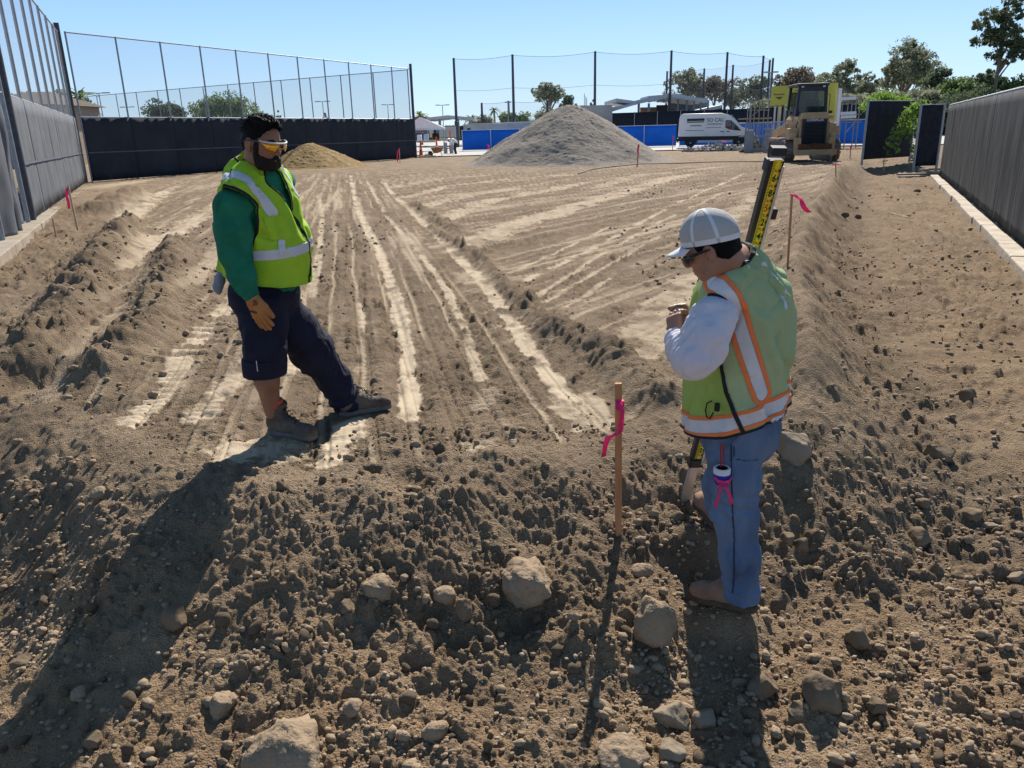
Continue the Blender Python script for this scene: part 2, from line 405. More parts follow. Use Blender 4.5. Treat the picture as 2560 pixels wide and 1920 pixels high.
    leftz = sst(0, .9, np.interp(y, [4, 6, 9, 13, 20, 30], [-2.7, -3.1, -4.1, -5.8, -9.6, -16]) - x + .5 * fbm(x * .8, y * .8, 3, 500)) * sst(26, 18, y); loose = np.clip(slope * 1.3 + wind + .75 * leftz, 0, 1); pale = pale * (1 - .7 * leftz); crr = sst(.5, 1.1, -dr) * sst(30, 22, y); loose = np.maximum(loose * (1 - .3 * crr), .75 * crr * sst(.35, .6, vn(x * 1.1, y * .7, 520)))
    h = h + (.055 * loose + .012) * fbm(x * 1.6, y * 1.6, 4, 12) * near + .05 * loose * np.abs(fbm(x * 3.1, y * 3.1, 3, 15)) * near
    h = h + .05 * fbm(x * .25, y * .25, 3, 2) * sst(8, 20, r) * sst(60, 45, y)
    bottom = sst(3.25, 2.4, y - .16 * np.abs(x) - .25 * fbm(x * 1.5, y * 1.5, 3, 310)) * sst(12, 8, np.abs(x))
    corr = sst(.9, 1.3, -dr) * (1 - sst(2.5, 0.8, dR) * .0)
    rough = rough * (1 - .35 * bottom) * (1 - .05 * corr)
    for fx, fy, fz, fr in FLATS:
        q = np.exp(-(((x - fx) ** 2 + (y - fy) ** 2) / fr ** 2) ** 1.5); h = h * (1 - q) + fz * q; rough = rough * (1 - .8 * q)
    if fine:
        lo = .5 + .7 * loose
        det = fbm(x * 9, y * 9, 4, 40) * .022 * lo
        clp = sst(.25, .6, vn(x * 2.2, y * 2.2, 91) * .6 + vn(x * 7, y * 7, 92) * .4)
        ridg = (.5 - np.abs(fbm(x * 14, y * 14, 3, 43))) * .012
        xo, yo = x, y; x = x + .022 * fbm(xo * 11, yo * 11, 3, 400) + .006 * fbm(xo * 45, yo * 45, 2, 402); y = y + .022 * fbm(xo * 11 + 9, yo * 11, 3, 404) + .006 * fbm(xo * 45, yo * 45 + 5, 2, 406)
        b1 = bumps(x, y, .16, 101, .5, .15, .42) * loose * .95
        b2 = bumps(x, y, .065, 103, .75, .2, .55) * (.70 + .5 * loose) * (.35 + .65 * clp)
        b3 = bumps(x, y, .028, 107, .85, .25, .6) * (.75 + .35 * clp)
        b4 = bumps(x + .3, y, .014, 109, .85, .3, .6)
        b5 = (bumps(x, y, .12, 117, .65, .2, .5) * (.7 + .5 * loose) + .3 * bumps(x, y, .25, 119, .5, .15, .4) * loose) * .65 * sst(4.0, 8, r) * (.35 + .65 * rough); x, y = xo, yo
        big = sst(.30, .62, vn(xo * .9, yo * .9, 501) * .5 + vn(xo * 2.7, yo * 2.7, 502) * .5); k = rough * (.42 + .72 * big) * (.45 + .75 * sst(45, 12, r))
        h = h + k * (det * 1.3 + ridg * 1.3 + b1 + b5 + b2 * (.95 - .2 * sst(3.2, 5, r)) + b3 * (1.0 - .75 * sst(2.9, 4.6, r)) + b4 * .6 * sst(3.2, 2.2, r))
        far_l = sst(7, 12, r); h = h + rough * far_l * ((.03 + .09 * loose) * np.abs(fbm(x * 4, y * 4, 3, 55)) + bumps(x, y, .22, 113, .5, .15, .4) * .35) * sst(60, 40, y)
        # thin drying cracks on the rolled strips
        ck = np.abs(fbm(x * 5, y * 38, 3, 70)); h = h - pale * .010 * sst(.05, .0, ck) * sst(-.1, .25, fbm(x * 3, y * 3, 2, 71))
    if masks:
        red = np.clip(bottom + .45 * corr * sst(.1, .5, vn(x * 1.3, y * 1.3, 5)), 0, 1)
        return h, pale, np.maximum(np.maximum(loose, moist), .62 * padm * (1 - pale)), red
    return h
def gz(x, y):
    return float(ground(np.array([x]), np.array([y]))[0])
def gsm(x, y): return float(ground(np.array([x]), np.array([y]), fine=False)[0])

def build_ground():
    NA = 860
    a = np.linspace(-46, 46, NA); wide = np.concatenate([np.arange(-180, -46, 3.0), a, np.arange(49, 181, 3.0)])
    th = np.radians(wide)
    # rings: dense near, spreading with distance
    NR = 900; u = np.linspace(1.42 ** -.62, 75.0 ** -.62, NR); rr = u ** (-1 / .62)
    rr = np.concatenate([[.02, .5, 1.0], rr, 75 * np.geomspace(1.08, 12, 14)])
    A, Rr = np.meshgrid(th, rr); x = Rr * np.sin(A); y = Rr * np.cos(A); sh = x.shape
    xf = x.ravel(); yf = y.ravel()
    res = [[], [], [], []]
    for s in range(0, len(xf), 200000):
        o = ground(xf[s:s + 200000], yf[s:s + 200000], True, True)
        for q in range(4): res[q].append(o[q])
    h, pale, loose, red = [np.concatenate(q) for q in res]
    V = np.stack([xf, yf, h], 1)
    nr, nc = sh; idx = np.arange(nr * nc).reshape(nr, nc)
    F = np.stack([idx[:-1, :-1], idx[:-1, 1:], idx[1:, 1:], idx[1:, :-1]], -1).reshape(-1, 4)[:, ::-1]
    me = npmesh('ground', V, F.copy(), True, dict(pale=pale, loose=loose, red=red))
    m = bpy.data.materials.new('soil'); m.use_nodes = True; t = m.node_tree; N = t.nodes; L = t.links; p = N['Principled BSDF']
    p.inputs['Roughness'].default_value = .95; p.inputs['Specular IOR Level'].default_value = .12
    tc = N.new('ShaderNodeTexCoord')
    def noise(sc, det=5, ro=.6):
        n = N.new('ShaderNodeTexNoise'); n.inputs['Scale'].default_value = sc; n.inputs['Detail'].default_value = det
        n.inputs['Roughness'].default_value = ro; L.new(tc.outputs['Object'], n.inputs['Vector']); return n.outputs['Fac']
    def mrange(v, a, b, c=0, d=1):
        n = N.new('ShaderNodeMapRange'); n.inputs[1].default_value = a; n.inputs[2].default_value = b; n.inputs[3].default_value = c; n.inputs[4].default_value = d
        L.new(v, n.inputs[0]); return n.outputs[0]
    def mix(f, a, b):
        n = N.new('ShaderNodeMix'); n.data_type = 'RGBA'; L.new(f, n.inputs['Factor'])
        for k, v in (('A', a), ('B', b)):
            if isinstance(v, tuple): n.inputs[k].default_value = v
            else: L.new(v, n.inputs[k])
        return n.outputs['Result']
    def att(nm):
        n = N.new('ShaderNodeAttribute'); n.attribute_name = nm; return n.outputs['Fac']
    def mul(a, b):
        n = N.new('ShaderNodeMath'); n.operation = 'MULTIPLY'; L.new(a, n.inputs[0])
        if isinstance(b, float): n.inputs[1].default_value = b
        else: L.new(b, n.inputs[1])
        return n.outputs[0]
    dry = (.368, .268, .176, 1); dark = (.225, .162, .106, 1); palec = (.50, .405, .290, 1); redc = (.40, .265, .155, 1)
    base = mix(mrange(noise(1.3, 6), .38, .66), dry, dark)
    base = mix(mul(mrange(noise(9, 5), .45, .7), .5), base, (.36, .275, .19, 1))
    base = mix(mul(att('loose'), mrange(noise(3.3, 5), .35, .65, .15, .7)), base, (.150, .105, .064, 1))
    base = mix(mul(att('red'), mrange(noise(2.2, 4), .3, .6, .15, .8)), base, redc)
    base = mix(mul(att('red'), mrange(noise(3.1, 5), .5, .68, .0, .6)), base, (.50, .37, .24, 1))
    base = mix(mul(att('pale'), mrange(noise(6, 6), .25, .55, .55, 1.0)), base, palec)
    base = mix(mul(mrange(noise(55, 3), .55, .75), .35), base, (.15, .10, .065, 1))
    base = mix(mul(mrange(noise(140, 2), .62, .72), .5), base, (.50, .42, .32, 1))
    L.new(base, p.inputs['Base Color'])
    v = N.new('ShaderNodeTexVoronoi'); v.inputs['Scale'].default_value = 110; L.new(tc.outputs['Object'], v.inputs['Vector'])
    s1 = N.new('ShaderNodeMath'); s1.operation = 'ADD'; L.new(noise(70, 6, .7), s1.inputs[0])
    L.new(mul(v.outputs['Distance'], -.45), s1.inputs[1])
    s2 = N.new('ShaderNodeMath'); s2.operation = 'ADD'; L.new(s1.outputs[0], s2.inputs[0]); L.new(mul(noise(20, 5), .8), s2.inputs[1])
    bp = N.new('ShaderNodeBump'); bp.inputs['Distance'].default_value = .030; L.new(s2.outputs[0], bp.inputs['Height'])
    L.new(mrange(att('pale'), 0, 1, 1.0, .25), bp.inputs['Strength']); L.new(bp.outputs[0], p.inputs['Normal'])
    o = link('ground', me, m); tag(o, kind='structure'); return o
build_ground()

# ---------------------------------------------------------------- stones and clods
def ico(sub):
    import bmesh
    bm = bmesh.new(); bmesh.ops.create_icosphere(bm, subdivisions=sub, radius=1); V = np.array([v.co[:] for v in bm.verts]); F = np.array([[v.index for v in f.verts] for f in bm.faces]); bm.free(); return V, F
ICO1, ICO2, ICO3, ICO4 = ico(1), ico(2), ico(3), ico(4)
def rockshape(src, seed, ang=.5, lump=.25):
    V, F = src; r = np.random.RandomState(seed); P = V.copy()
    P = P * (1 + lump * f3(V + seed * 3.1, 1.3, 3, seed))[:, None]
    for k in range(14):                                       # planar chips make it angular
        n = r.normal(size=3); n /= np.linalg.norm(n); o = r.uniform(.50, .85); d = P @ n
        P = P - np.maximum(0, d - o)[:, None] * n * ang * 1.4
    P = P * (1 + .05 * f3(V * 1.0 + seed, 6, 2, seed + 3))[:, None]
    return P, F
clod_m = mat('dry_clod_soil', (.23, .168, .112), .95, bump=.9, bscale=35, scale=3, c2=(.37, .275, .185), spec=.1, detail=6)
rock_m = mat('dusty_rock', (.13, .092, .06), .92, bump=.9, bscale=14, scale=2.5, c2=(.24, .18, .118), spec=.12, detail=8)
pale_rock_m = mat('pale_rock', (.19, .145, .10), .9, bump=.8, bscale=16, scale=3, c2=(.33, .26, .185), spec=.15, detail=8)
ROCKS = [  # px, py, width px, height px, kind, label
    (1314, 1431, 150, 150, 'c', 'large knobbly dirt clod in the middle of the loose slope below the stake'),
    (731, 1860, 230, 190, 'c', 'biggest clod of all, crumbly and pitted, at the bottom edge left of centre'),
    (2062, 1716, 115, 150, 'r', 'big smooth brown rock standing upright near the bottom right'),
    (1680, 1772, 90, 95, 'p', 'pale angular rock in the shadow right of the bottom stake shadow'),
    (1757, 1783, 62, 80, 'p', 'flat grey rock just right of the pale angular rock in the shadow'),
    (1674, 1866, 85, 80, 'p', 'flat rock at the bottom edge below the pale angular rock'),
    (1905, 1710, 82, 80, 'r', 'blocky rock on the shadow edge left of the big upright rock'),
    (2140, 1581, 75, 80, 'r', 'cleft brown rock half buried above the big upright rock'),
    (2298, 1335, 60, 78, 'r', 'tall rounded brown rock on the slope to the right of the stooping man'),
    (2346, 1120, 90, 55, 'r', 'long rounded rock casting a shadow at the foot of the right bank'),
    (2431, 1277, 62, 42, 'r', 'dark rock pair end below the long rounded rock at the right'),
    (2419, 987, 62, 55, 'r', 'humped rock on the right of the dirt corridor above the long rounded rock'),
    (445, 1530, 66, 82, 'r', 'wedge shaped rock lying inside the long shadow at the left'),
    (558, 1750, 78, 66, 'c', 'flat topped sunlit clod left of the biggest clod'),
    (208, 1725, 62, 44, 'c', 'brown clod on the left edge of the long shadow'),
    (237, 1846, 62, 46, 'r', 'smooth oval rock in the long shadow at the bottom left'),
    (62, 1646, 88, 48, 'r', 'broad tan rock near the left edge of the picture'),
    (943, 1464, 95, 85, 'c', 'sloping slab of packed dirt left of the large knobbly clod'),
    (864, 1511, 52, 50, 'r', 'round stone just left of the sloping dirt slab'),
    (1163, 1507, 55, 72, 'r', 'upright rock close to the left of the large knobbly clod'),
    (1111, 1483, 62, 55, 'c', 'squat clod leaning on the upright rock'),
    (1087, 1820, 68, 72, 'c', 'dark clod with a shaded hollow under it near the bottom centre'),
    (884, 1764, 68, 60, 'c', 'lumpy clod left of the dark bottom centre clod'),
    (1556, 1874, 160, 100, 'c', 'wide broken clod at the bottom edge beside the stake shadow'),
    (1635, 1532, 110, 150, 'c', 'tall broken clod standing left of the stooping man\'s near boot'),
    (1985, 1105, 120, 105, 'p', 'pale boulder behind the jeans of the stooping man'),
    (1693, 1290, 45, 40, 'r', 'small rock at the foot of the measuring rod'),
    (2189, 1757, 52, 60, 'r', 'dark rock right of the big upright rock'),
    (1986, 1767, 62, 50, 'r', 'low rock left of the base of the big upright rock'),
    (1966, 1338, 48, 42, 'r', 'dark stone just right of the stooping man\'s knee'),
    (2003, 1357, 52, 44, 'r', 'second dark stone right of the stooping man\'s knee'),
    (2397, 1436, 52, 34, 'r', 'dark flat stone alone on the lower right flat'),
    (2540, 1437, 42, 40, 'p', 'pale grey stone at the right edge of the picture'),
    (2477, 1310, 70, 22, 'p', 'flat pale chip of stone on the right side of the corridor'),
    (2307, 1250, 48, 34, 'r', 'small dark rock above the tall rounded brown rock'),
    (2293, 477, 22, 18, 'r', 'round rock far down the corridor near the gate'),
    (2160, 614, 24, 20, 'r', 'grey rock at the foot of the bank halfway down the corridor'),
    (2108, 536, 28, 22, 'r', 'dark cobble up against the bank beyond the grey rock'),
    (2143, 539, 20, 16, 'r', 'brown cobble right of the dark cobble at the bank'),
    (2419, 640, 28, 20, 'r', 'brown rock among the clods beside the right kerb'),
    (1087, 545, 22, 14, 'c', 'lone dark clod lying on the striped pad beyond the windrow'),
    (250, 1230, 46, 40, 'c', 'pointed clod on the upper left slope'),
    (1600, 1420, 60, 46, 'c', 'lump of dirt just right of the stake\'s foot'),
    (1500, 1760, 48, 46, 'c', 'clod beside the stake\'s shadow low on the slope'),
    (1760, 1930, 60, 50, 'c', 'clod cut by the bottom edge under the stooping man\'s shadow'),
]
def place_rock(i, px, py, wpx, hpx, kind, label):
    P = np.array(G(px, py + hpx * .3, -.3))
    for _ in range(14):
        z = gsm(P[0], P[1]); P = np.array(G(px, py + hpx * .3, z))
    dist = (P - CAM) @ FWD; w = wpx / FPX * dist / 2; hh = hpx / FPX * dist / 2
    V, F = rockshape(ICO4 if wpx > 70 else ICO3, 500 + i, .72 if kind != 'c' else .4, .35 if kind != 'c' else .5)
    V = V * (1 + (.10 if kind != 'c' else .16) * f3(V + i, 3.5, 4, i + 50) * 1.9 + (.11 if kind != 'c' else .2) * f3(V + i, 11, 3, i + 70))[:, None]
    V = V * np.array([w, (w + hh) * .5, hh * 1.0]); a = 0.15 * ((i * 37) % 7 - 3); c, s = math.cos(a), math.sin(a)
    if kind == 'c': V = V * (1 + .07 * f3(V * 1.0 + i, 40, 3, i))[:, None]
    V = V @ np.array([[c, s, 0], [-s, c, 0], [0, 0, 1]])
    o = link('rock' if kind != 'c' else 'dirt_clod', npmesh('rock', V, F, True), {'c': clod_m, 'r': rock_m, 'p': pale_rock_m}[kind])
    o.location = (P[0], P[1] , P[2] + hh * .32)
    tag(o, label, 'rock' if kind != 'c' else 'dirt clod')
for i, rk in enumerate(ROCKS): place_rock(i, *rk)
# medium clods: individuals in one group
shapes = [npmesh('clod', *rockshape(ICO2, 900 + k, .4, .35), True) for k in range(10)]
for s_ in shapes: s_.materials.append(clod_m)
nmed = 0; r_ = np.random.RandomState(3)
while nmed < 210:
    px = r_.uniform(-30, 2590); py = 1150 + 790 * r_.uniform() ** .8
    P = G(px, py, -.35); z = gsm(P[0], P[1]); P = G(px, py, z); z = gsm(P[0], P[1])
    if P[1] > 4.2 or (abs(P[0] - .93) < .22 and abs(P[1] - 3.0) < .4): continue
    s = .014 + .022 * r_.uniform() ** 2.2
    o = link('dirt_clod', shapes[nmed % 10]); o.location = (P[0], P[1], z + s * .35 + .008); o.scale = (s * r_.uniform(.8, 1.3), s * r_.uniform(.8, 1.3), s * r_.uniform(.65, 1))
    o.rotation_euler = (r_.uniform(0, 6), r_.uniform(0, 6), r_.uniform(0, 6))
    tag(o, 'fist sized brown dirt clod among its like on the loose slope below the pad', 'dirt clod', 'fist sized clods on the loose slope'); nmed += 1
# small crumbs: one mass
def crumbs():
    r = np.random.RandomState(5); VS = []; FS = []; off = 0
    base = [rockshape(ICO1, 40 + k, .3, .3) for k in range(12)]
    def scatter(n, xs, ys, cond, s0, s1, pw=3.0):
        x = r.uniform(*xs, n); y = ys[0] + (ys[1] - ys[0]) * r.uniform(0, 1, n) ** 1.25; h, pale, loose, red = ground(x, y, True, True)
        dens = cond(x, y, pale, loose, red) * (.25 + .75 * sst(.35, .6, fbm(x * 2.3, y * 2.3, 2, 66) * .5 + .5))
        k = r.uniform(0, 1, n) < dens; return x[k], y[k], h[k], s0 + (s1 - s0) * r.uniform(0, 1, k.sum()) ** pw
    sets = [scatter(34000, (-3.4, 3.4), (1.7, 4.3), lambda x, y, p, l, q: l * .9 + .1 * (1 - p), .004, .017),
            scatter(2600, (-3.4, 3.4), (1.7, 4.3), lambda x, y, p, l, q: l, .014, .034, 2.0),
            scatter(9000, (-6, 6), (4.0, 10), lambda x, y, p, l, q: (.05 + .25 * l) * (1 - .8 * p), .006, .022),
            scatter(9000, (-9, -2), (4.5, 16), lambda x, y, p, l, q: .6 * l, .008, .040, 3.0),
            scatter(9000, (1.6, 9), (4.0, 14), lambda x, y, p, l, q: .5 * l + .08, .008, .032, 3.0),
            scatter(3500, (2.5, 14), (8, 26), lambda x, y, p, l, q: .5 * l, .012, .05)]
    for x, y, h, s in sets:
        for q in range(12):
            k = np.arange(q, len(x), 12)
            if not len(k): continue
            V, F = base[q]; m = len(k); a = r.uniform(0, 6.28, m)[:, None]; c, sn = np.cos(a), np.sin(a); b = r.uniform(.7, 1.35, (m, 1))
            X = V[None, :, 0] * b; Y_ = V[None, :, 1] / b; Zz = V[None, :, 2] * r.uniform(.6, .95, (m, 1)); S3 = s[k][:, None]
            W = np.stack([(X * c - Y_ * sn) * S3 + x[k][:, None], (X * sn + Y_ * c) * S3 + y[k][:, None], Zz * S3 + (h[k] + s[k] * .28)[:, None]], -1)
            VS.append(W.reshape(-1, 3)); FS.append((F[None] + (off + np.arange(m) * len(V))[:, None, None]).reshape(-1, 3)); off += m * len(V)
    o = link('soil_crumbs', npmesh('soil_crumbs', np.concatenate(VS), np.concatenate(FS), True), clod_m)
    tag(o, 'loose brown crumbs and pebbles strewn over the disturbed soil', 'soil crumbs', kind='stuff')
crumbs()
def pale_pebbles():
    r = np.random.RandomState(15); VS = []; FS = []; off = 0; base = [rockshape(ICO1, 140 + k, .6, .4) for k in range(8)]; n = 0
    while n < 190:
        px = r.uniform(1000, 2600) if r.uniform() < .8 else r.uniform(0, 1000); py = r.uniform(900, 1930) if px > 2000 else r.uniform(1600, 1930)
        P = G(px, py, -.42); z = gsm(P[0], P[1]); P = G(px, py, z)
        V, F = base[n % 8]; s = r.uniform(.003, .010) * (1 + .12 * P[1]); VS.append(V * s * r.uniform(.6, 1.4, 3) * (1, 1, .6) + (P[0], P[1], gz(P[0], P[1]) + s * .3) if n < 0 else V * s * r.uniform(.6, 1.4, 3) * (1, 1, .6) + (P[0], P[1], z + .016)); FS.append(F + off); off += len(V); n += 1
    o = link('pale_pebbles', npmesh('pale_pebbles', np.concatenate(VS), np.concatenate(FS), True), mat('pale_pebble', (.22, .18, .135), .9, c2=(.42, .36, .29), scale=4)); tag(o, 'small pale stone chips scattered over the lower ground', 'pebbles', kind='stuff')
pale_pebbles()
# ================================================================== FENCES
steel = mat('galvanised_steel', (.30, .32, .35), .5, metal=.6, var=.15, scale=12)
dark_steel = mat('dark_painted_steel', (.055, .06, .075), .5, var=.3, scale=8)
conc = mat('old_concrete', (.25, .20, .15), .9, bump=.5, bscale=18, scale=2.2, c2=(.38, .32, .25), detail=8)
white_conc = mat('weathered_white_block', (.36, .29, .215), .9, bump=.5, bscale=14, scale=3, c2=(.56, .49, .40), detail=8)
screen_navy = mat('navy_windscreen', (.024, .029, .040), .85, bump=.25, bscale=3, scale=.8, c2=(.040, .047, .060), transl=.15, detail=8)
screen_grey = mat('grey_windscreen', (.12, .13, .15), .8, bump=.2, bscale=4, scale=1.2, c2=(.19, .20, .22), transl=.25, detail=8)
screen_black = mat('black_windscreen', (.018, .021, .026), .8, bump=.3, bscale=5, scale=1.1, c2=(.085, .09, .098), transl=.3, thresh=(.36, .72), stretch=(1, 1, .6), detail=9)
seam_m = mat('seam_tape', (.10, .115, .145), .8)
net_m = mat('chain_link_net', (.20, .22, .25), .6, alpha=.16)
net_near = mat('close_chain_link_net', (.20, .22, .25), .6, alpha=.30)
net_far = mat('fine_net', (.12, .14, .17), .6, alpha=.10)
Z = np.array([0, 0, 1.0])
def P3(p2, z=0.0): return (float(p2[0]), float(p2[1]), z)
def panel(name, a, b, z0, z1, m, parent, amp=0.0, nx=2, nz=2, seed=0, thick=0.0, sag=0.0, fold=9.0):
    a = np.array(a[:2], float); b = np.array(b[:2], float); d = b - a; L = np.linalg.norm(d); n = np.array([d[1], -d[0]]) / L
    u = np.linspace(0, 1, nx + 1); w = np.linspace(0, 1, nz + 1); U_, W_ = np.meshgrid(u, w)
    pin = np.sin(np.pi * np.clip(U_, 0, 1)) ** .5
    off = amp * pin * (np.sin(U_ * L * fold + 2.5 * vn(U_ * 3 + seed, W_ * 1.5, seed) * 3) * .6 + 1.4 * fbm(U_ * L * 1.2 + seed, W_ * 1.3, 3, seed + 2))
    x = a[0] + d[0] * U_ + n[0] * off; y = a[1] + d[1] * U_ + n[1] * off; z = z0 + (z1 - z0) * W_ - sag * np.sin(np.pi * U_) * (W_ if sag > 0 else 0)
    V = np.stack([x, y, z], -1).reshape(-1, 3); idx = np.arange(len(V)).reshape(nz + 1, nx + 1)
    F = np.stack([idx[:-1, :-1], idx[:-1, 1:], idx[1:, 1:], idx[1:, :-1]], -1).reshape(-1, 4)
    o = link(name, npmesh(name, V, F.copy(), True), m, parent)
    if thick:
        s = o.modifiers.new('solid', 'SOLIDIFY'); s.thickness = thick
    return o
def tall_fence(label, A, B, n, zs, zt, screen, parent_name='fence', post_r=.045, net=net_m, seam=True, amp=.02, base=0.0, end=None, skip=()):
    A = np.array(A[:2], float); B = np.array(B[:2], float); f = empty(parent_name); tag(f, label, 'fence')
    for i in range(n + 1):
        p = A + (B - A) * i / n; r = post_r * (2.4 if (end and i in end) else 1); top = zt + (.35 if (end and i in end) else .03)
        MB().tube([P3(p, base - .3), P3(p, top)], r, 10).build('post', steel if not (end and i in end) else dark_steel, f, True)
    for z in (zs, zt):
        MB().tube([P3(A, z), P3(B, z)], .028, 8).build('rail', steel, f, True)
    MB().tube([P3(A, base + .10), P3(B, base + .10)], .012, 6).build('bottom_wire', steel, f, True)
    dn = (B - A) / np.linalg.norm(B - A); nn = np.array([dn[1], -dn[0]])
    if nn @ (-A) < 0: nn = -nn
    for i in range(n):
        p = A + (B - A) * i / n + nn * (post_r + .01); q = A + (B - A) * (i + 1) / n + nn * (post_r + .01)
        if screen is not None and i not in skip:
            panel('screen_panel', p, q, base + .04, zs - .02, screen, f, amp, 14, 8, i * 5 + 1, .004)
            if seam: panel('seam', p + nn * (amp + .02), q + nn * (amp + .02), base + 1.22, base + 1.27, seam_m, f, 0, 1, 1)
        if zt > zs + .3: panel('net_panel', p - nn * post_r, q - nn * post_r, zs, zt, net, f, 0, 1, 1)
    return f
WE = LP0 + LW * 19.0
tall_fence('tall grey screened backstop fence along the left side standing on the concrete ledge', LP0, WE, 8, 2.72, 6.1, screen_grey, 'fence', .045, end=(0, 8), seam=True, amp=.02, net=net_near)
FE = np.array([-6.65, 59.95])
tall_fence('long tall navy screened fence crossing behind the left worker with net above', WE + np.array([.25, .1]), FE, 11, 2.72, 6.1, screen_navy, 'fence', .04, end=(11,), amp=.03)
b2 = G(195, 243, 6.1)
tall_fence('second tall net fence running away behind the navy screened fence', FE + np.array([-.3, .6]), b2[:2], 13, 2.72, 6.1, screen_navy, 'fence', .04, amp=.0, seam=False)
# torn cloth section nearest the camera at the left
f = tag(empty('fence'), 'grey fence section with torn loose cloth at the far left edge', 'fence')
q0 = LP0 - LW * .55; q1 = LP0 - LW * 4.2
MB().tube([P3(q0, -.2), P3(q0, 6.2)], .05, 10).build('post', steel, f, True)
MB().tube([P3(q1, -.2), P3(q1, 6.2)], .05, 10).build('post', steel, f, True)
MB().tube([P3(q0, 2.72), P3(q1, 2.72)], .028, 8).build('rail', steel, f, True)
panel('torn_cloth', q0 - LWN * .05 - LW * .3, q1, -.05, 2.7, screen_grey, f, .16, 40, 24, 44, .004, fold=5)
panel('net_panel', q0, q1, 2.72, 6.1, net_near, f, 0, 1, 1)
# concrete ledge under the left wall
def ledge(name, A, B, n_in, n_out, w0, w1, ztop, zbot, nseg, m, label, cat, jit=.0, blk='concrete_block'):
    e = tag(empty(name), label, cat); r = np.random.RandomState(int(abs(A[0]) * 10))
    A = np.array(A); B = np.array(B); d = (B - A) / nseg
    for i in range(nseg):
        p = A + d * i + d * .004; q = A + d * (i + .996); j = r.uniform(-jit, jit); k = r.uniform(-jit, jit)
        mb = MB(); o4 = [p + n_in * w0, p + n_in * (w1 + j), q + n_in * (w1 + j), q + n_in * w0]
        V = [P3(v, zbot) for v in o4] + [P3(v, ztop + k * .4) for v in o4]
        mb.add(V, [(0, 1, 2, 3), (7, 6, 5, 4), (0, 4, 5, 1), (1, 5, 6, 2), (2, 6, 7, 3), (3, 7, 4, 0)])
        mb.build(blk, m, e, bevel=.02)
    return e
ledge('concrete_ledge', LP0 - LW * 9, WE, LWN, None, -.6, .30, .0, -.6, 14, conc, 'long concrete ledge at the foot of the left fence', 'ledge', .01)
# ---------------- right fence
f = tag(empty('fence'), 'long black screened fence along the right side with sagging cloth folds', 'fence')
RB = -.16; t0, t1, sp = -7.2, 18.6, 2.15
nb = 12
for i in range(nb + 1):
    t = t1 - i * sp; p = RP0 + RW * t
    MB().tube([P3(p - RWN * .02, RB - .3), P3(p - RWN * .02, RB + 2.34)], .032 if i else .06, 8).build('post', steel, f, True)
MB().tube([P3(RP0 + RW * t1, RB + 2.33), P3(RP0 + RW * (t1 - nb * sp), RB + 2.33)], .03, 8).build('rail', steel, f, True)
for i in range(nb):
    a = RP0 + RW * (t1 - i * sp) + RWN * .05; b = RP0 + RW * (t1 - (i + 1) * sp) + RWN * .05
    panel('screen_panel', a, b, RB - .05, RB + 2.30, screen_black, f, .014, 30, 12, 90 + i * 3, .004, fold=1.6)
ledge('kerb', RP0 + RW * (t1 - .2), RP0 - RW * 8, RWN, None, .10, .36, -.20, -.7, 20, white_conc, 'pale broken concrete kerb along the foot of the right fence', 'kerb', .03)
# ---------------- gate screens at the end of the corridor
def board_screen(label, a, b, h, base, posts=True, m=screen_black, planks=0):
    e = tag(empty('gate_screen'), label, 'gate')
    MB().tube([P3(a, base - .1), P3(a, base + h + .05)], .05, 8).build('post', steel, e, True)
    MB().tube([P3(b, base - .1), P3(b, base + h + .05)], .05, 8).build('post', steel, e, True)
    MB().tube([P3(a, base + h), P3(b, base + h)], .02, 8).build('rail', steel, e, True)
    panel('screen_panel', a, b, base + .12, base + h, m, e, .03, 16, 10, 3, .004)
    return e
scr2 = mat('black_gate_cloth', (.012, .014, .022), .85, c2=(.03, .032, .04), bump=.3, bscale=4, transl=.1)
ga = G(2154, 410, 0)[:2]; gb = G(2273, 404, -.05)[:2]
board_screen('wide black cloth gate panel right of the loader', ga, gb, 2.45, .05, m=scr2)
gc = G(2283, 421, -.12)[:2]; gd = G(2340, 425, -.2)[:2]
board_screen('narrow black cloth gate panel between the wide panel and the right fence', gc, gd, 2.4, -.15, m=scr2)
e = tag(empty('plank_stack'), 'low stack of grey planks at the end of the right kerb', 'planks')
wood_grey = mat('weathered_plank', (.26, .22, .18), .85, c2=(.38, .34, .28), bump=.4, stretch=(1, 8, 8))
pa = G(2265, 436, -.2)
for k, (dx, dy, dz, L, a) in enumerate([(0.9, 0, .05, 2.3, .05), (.8, .25, .12, 1.9, -.08), (1.6, -.1, .20, 1.4, .2), (1.1, .1, .28, 1.1, .02)]):
    MB().box((pa[0] + dx, pa[1] + dy, gsm(pa[0] + dx, pa[1]) + dz), (L, .24, .06), rz=a).build('plank', wood_grey, e)

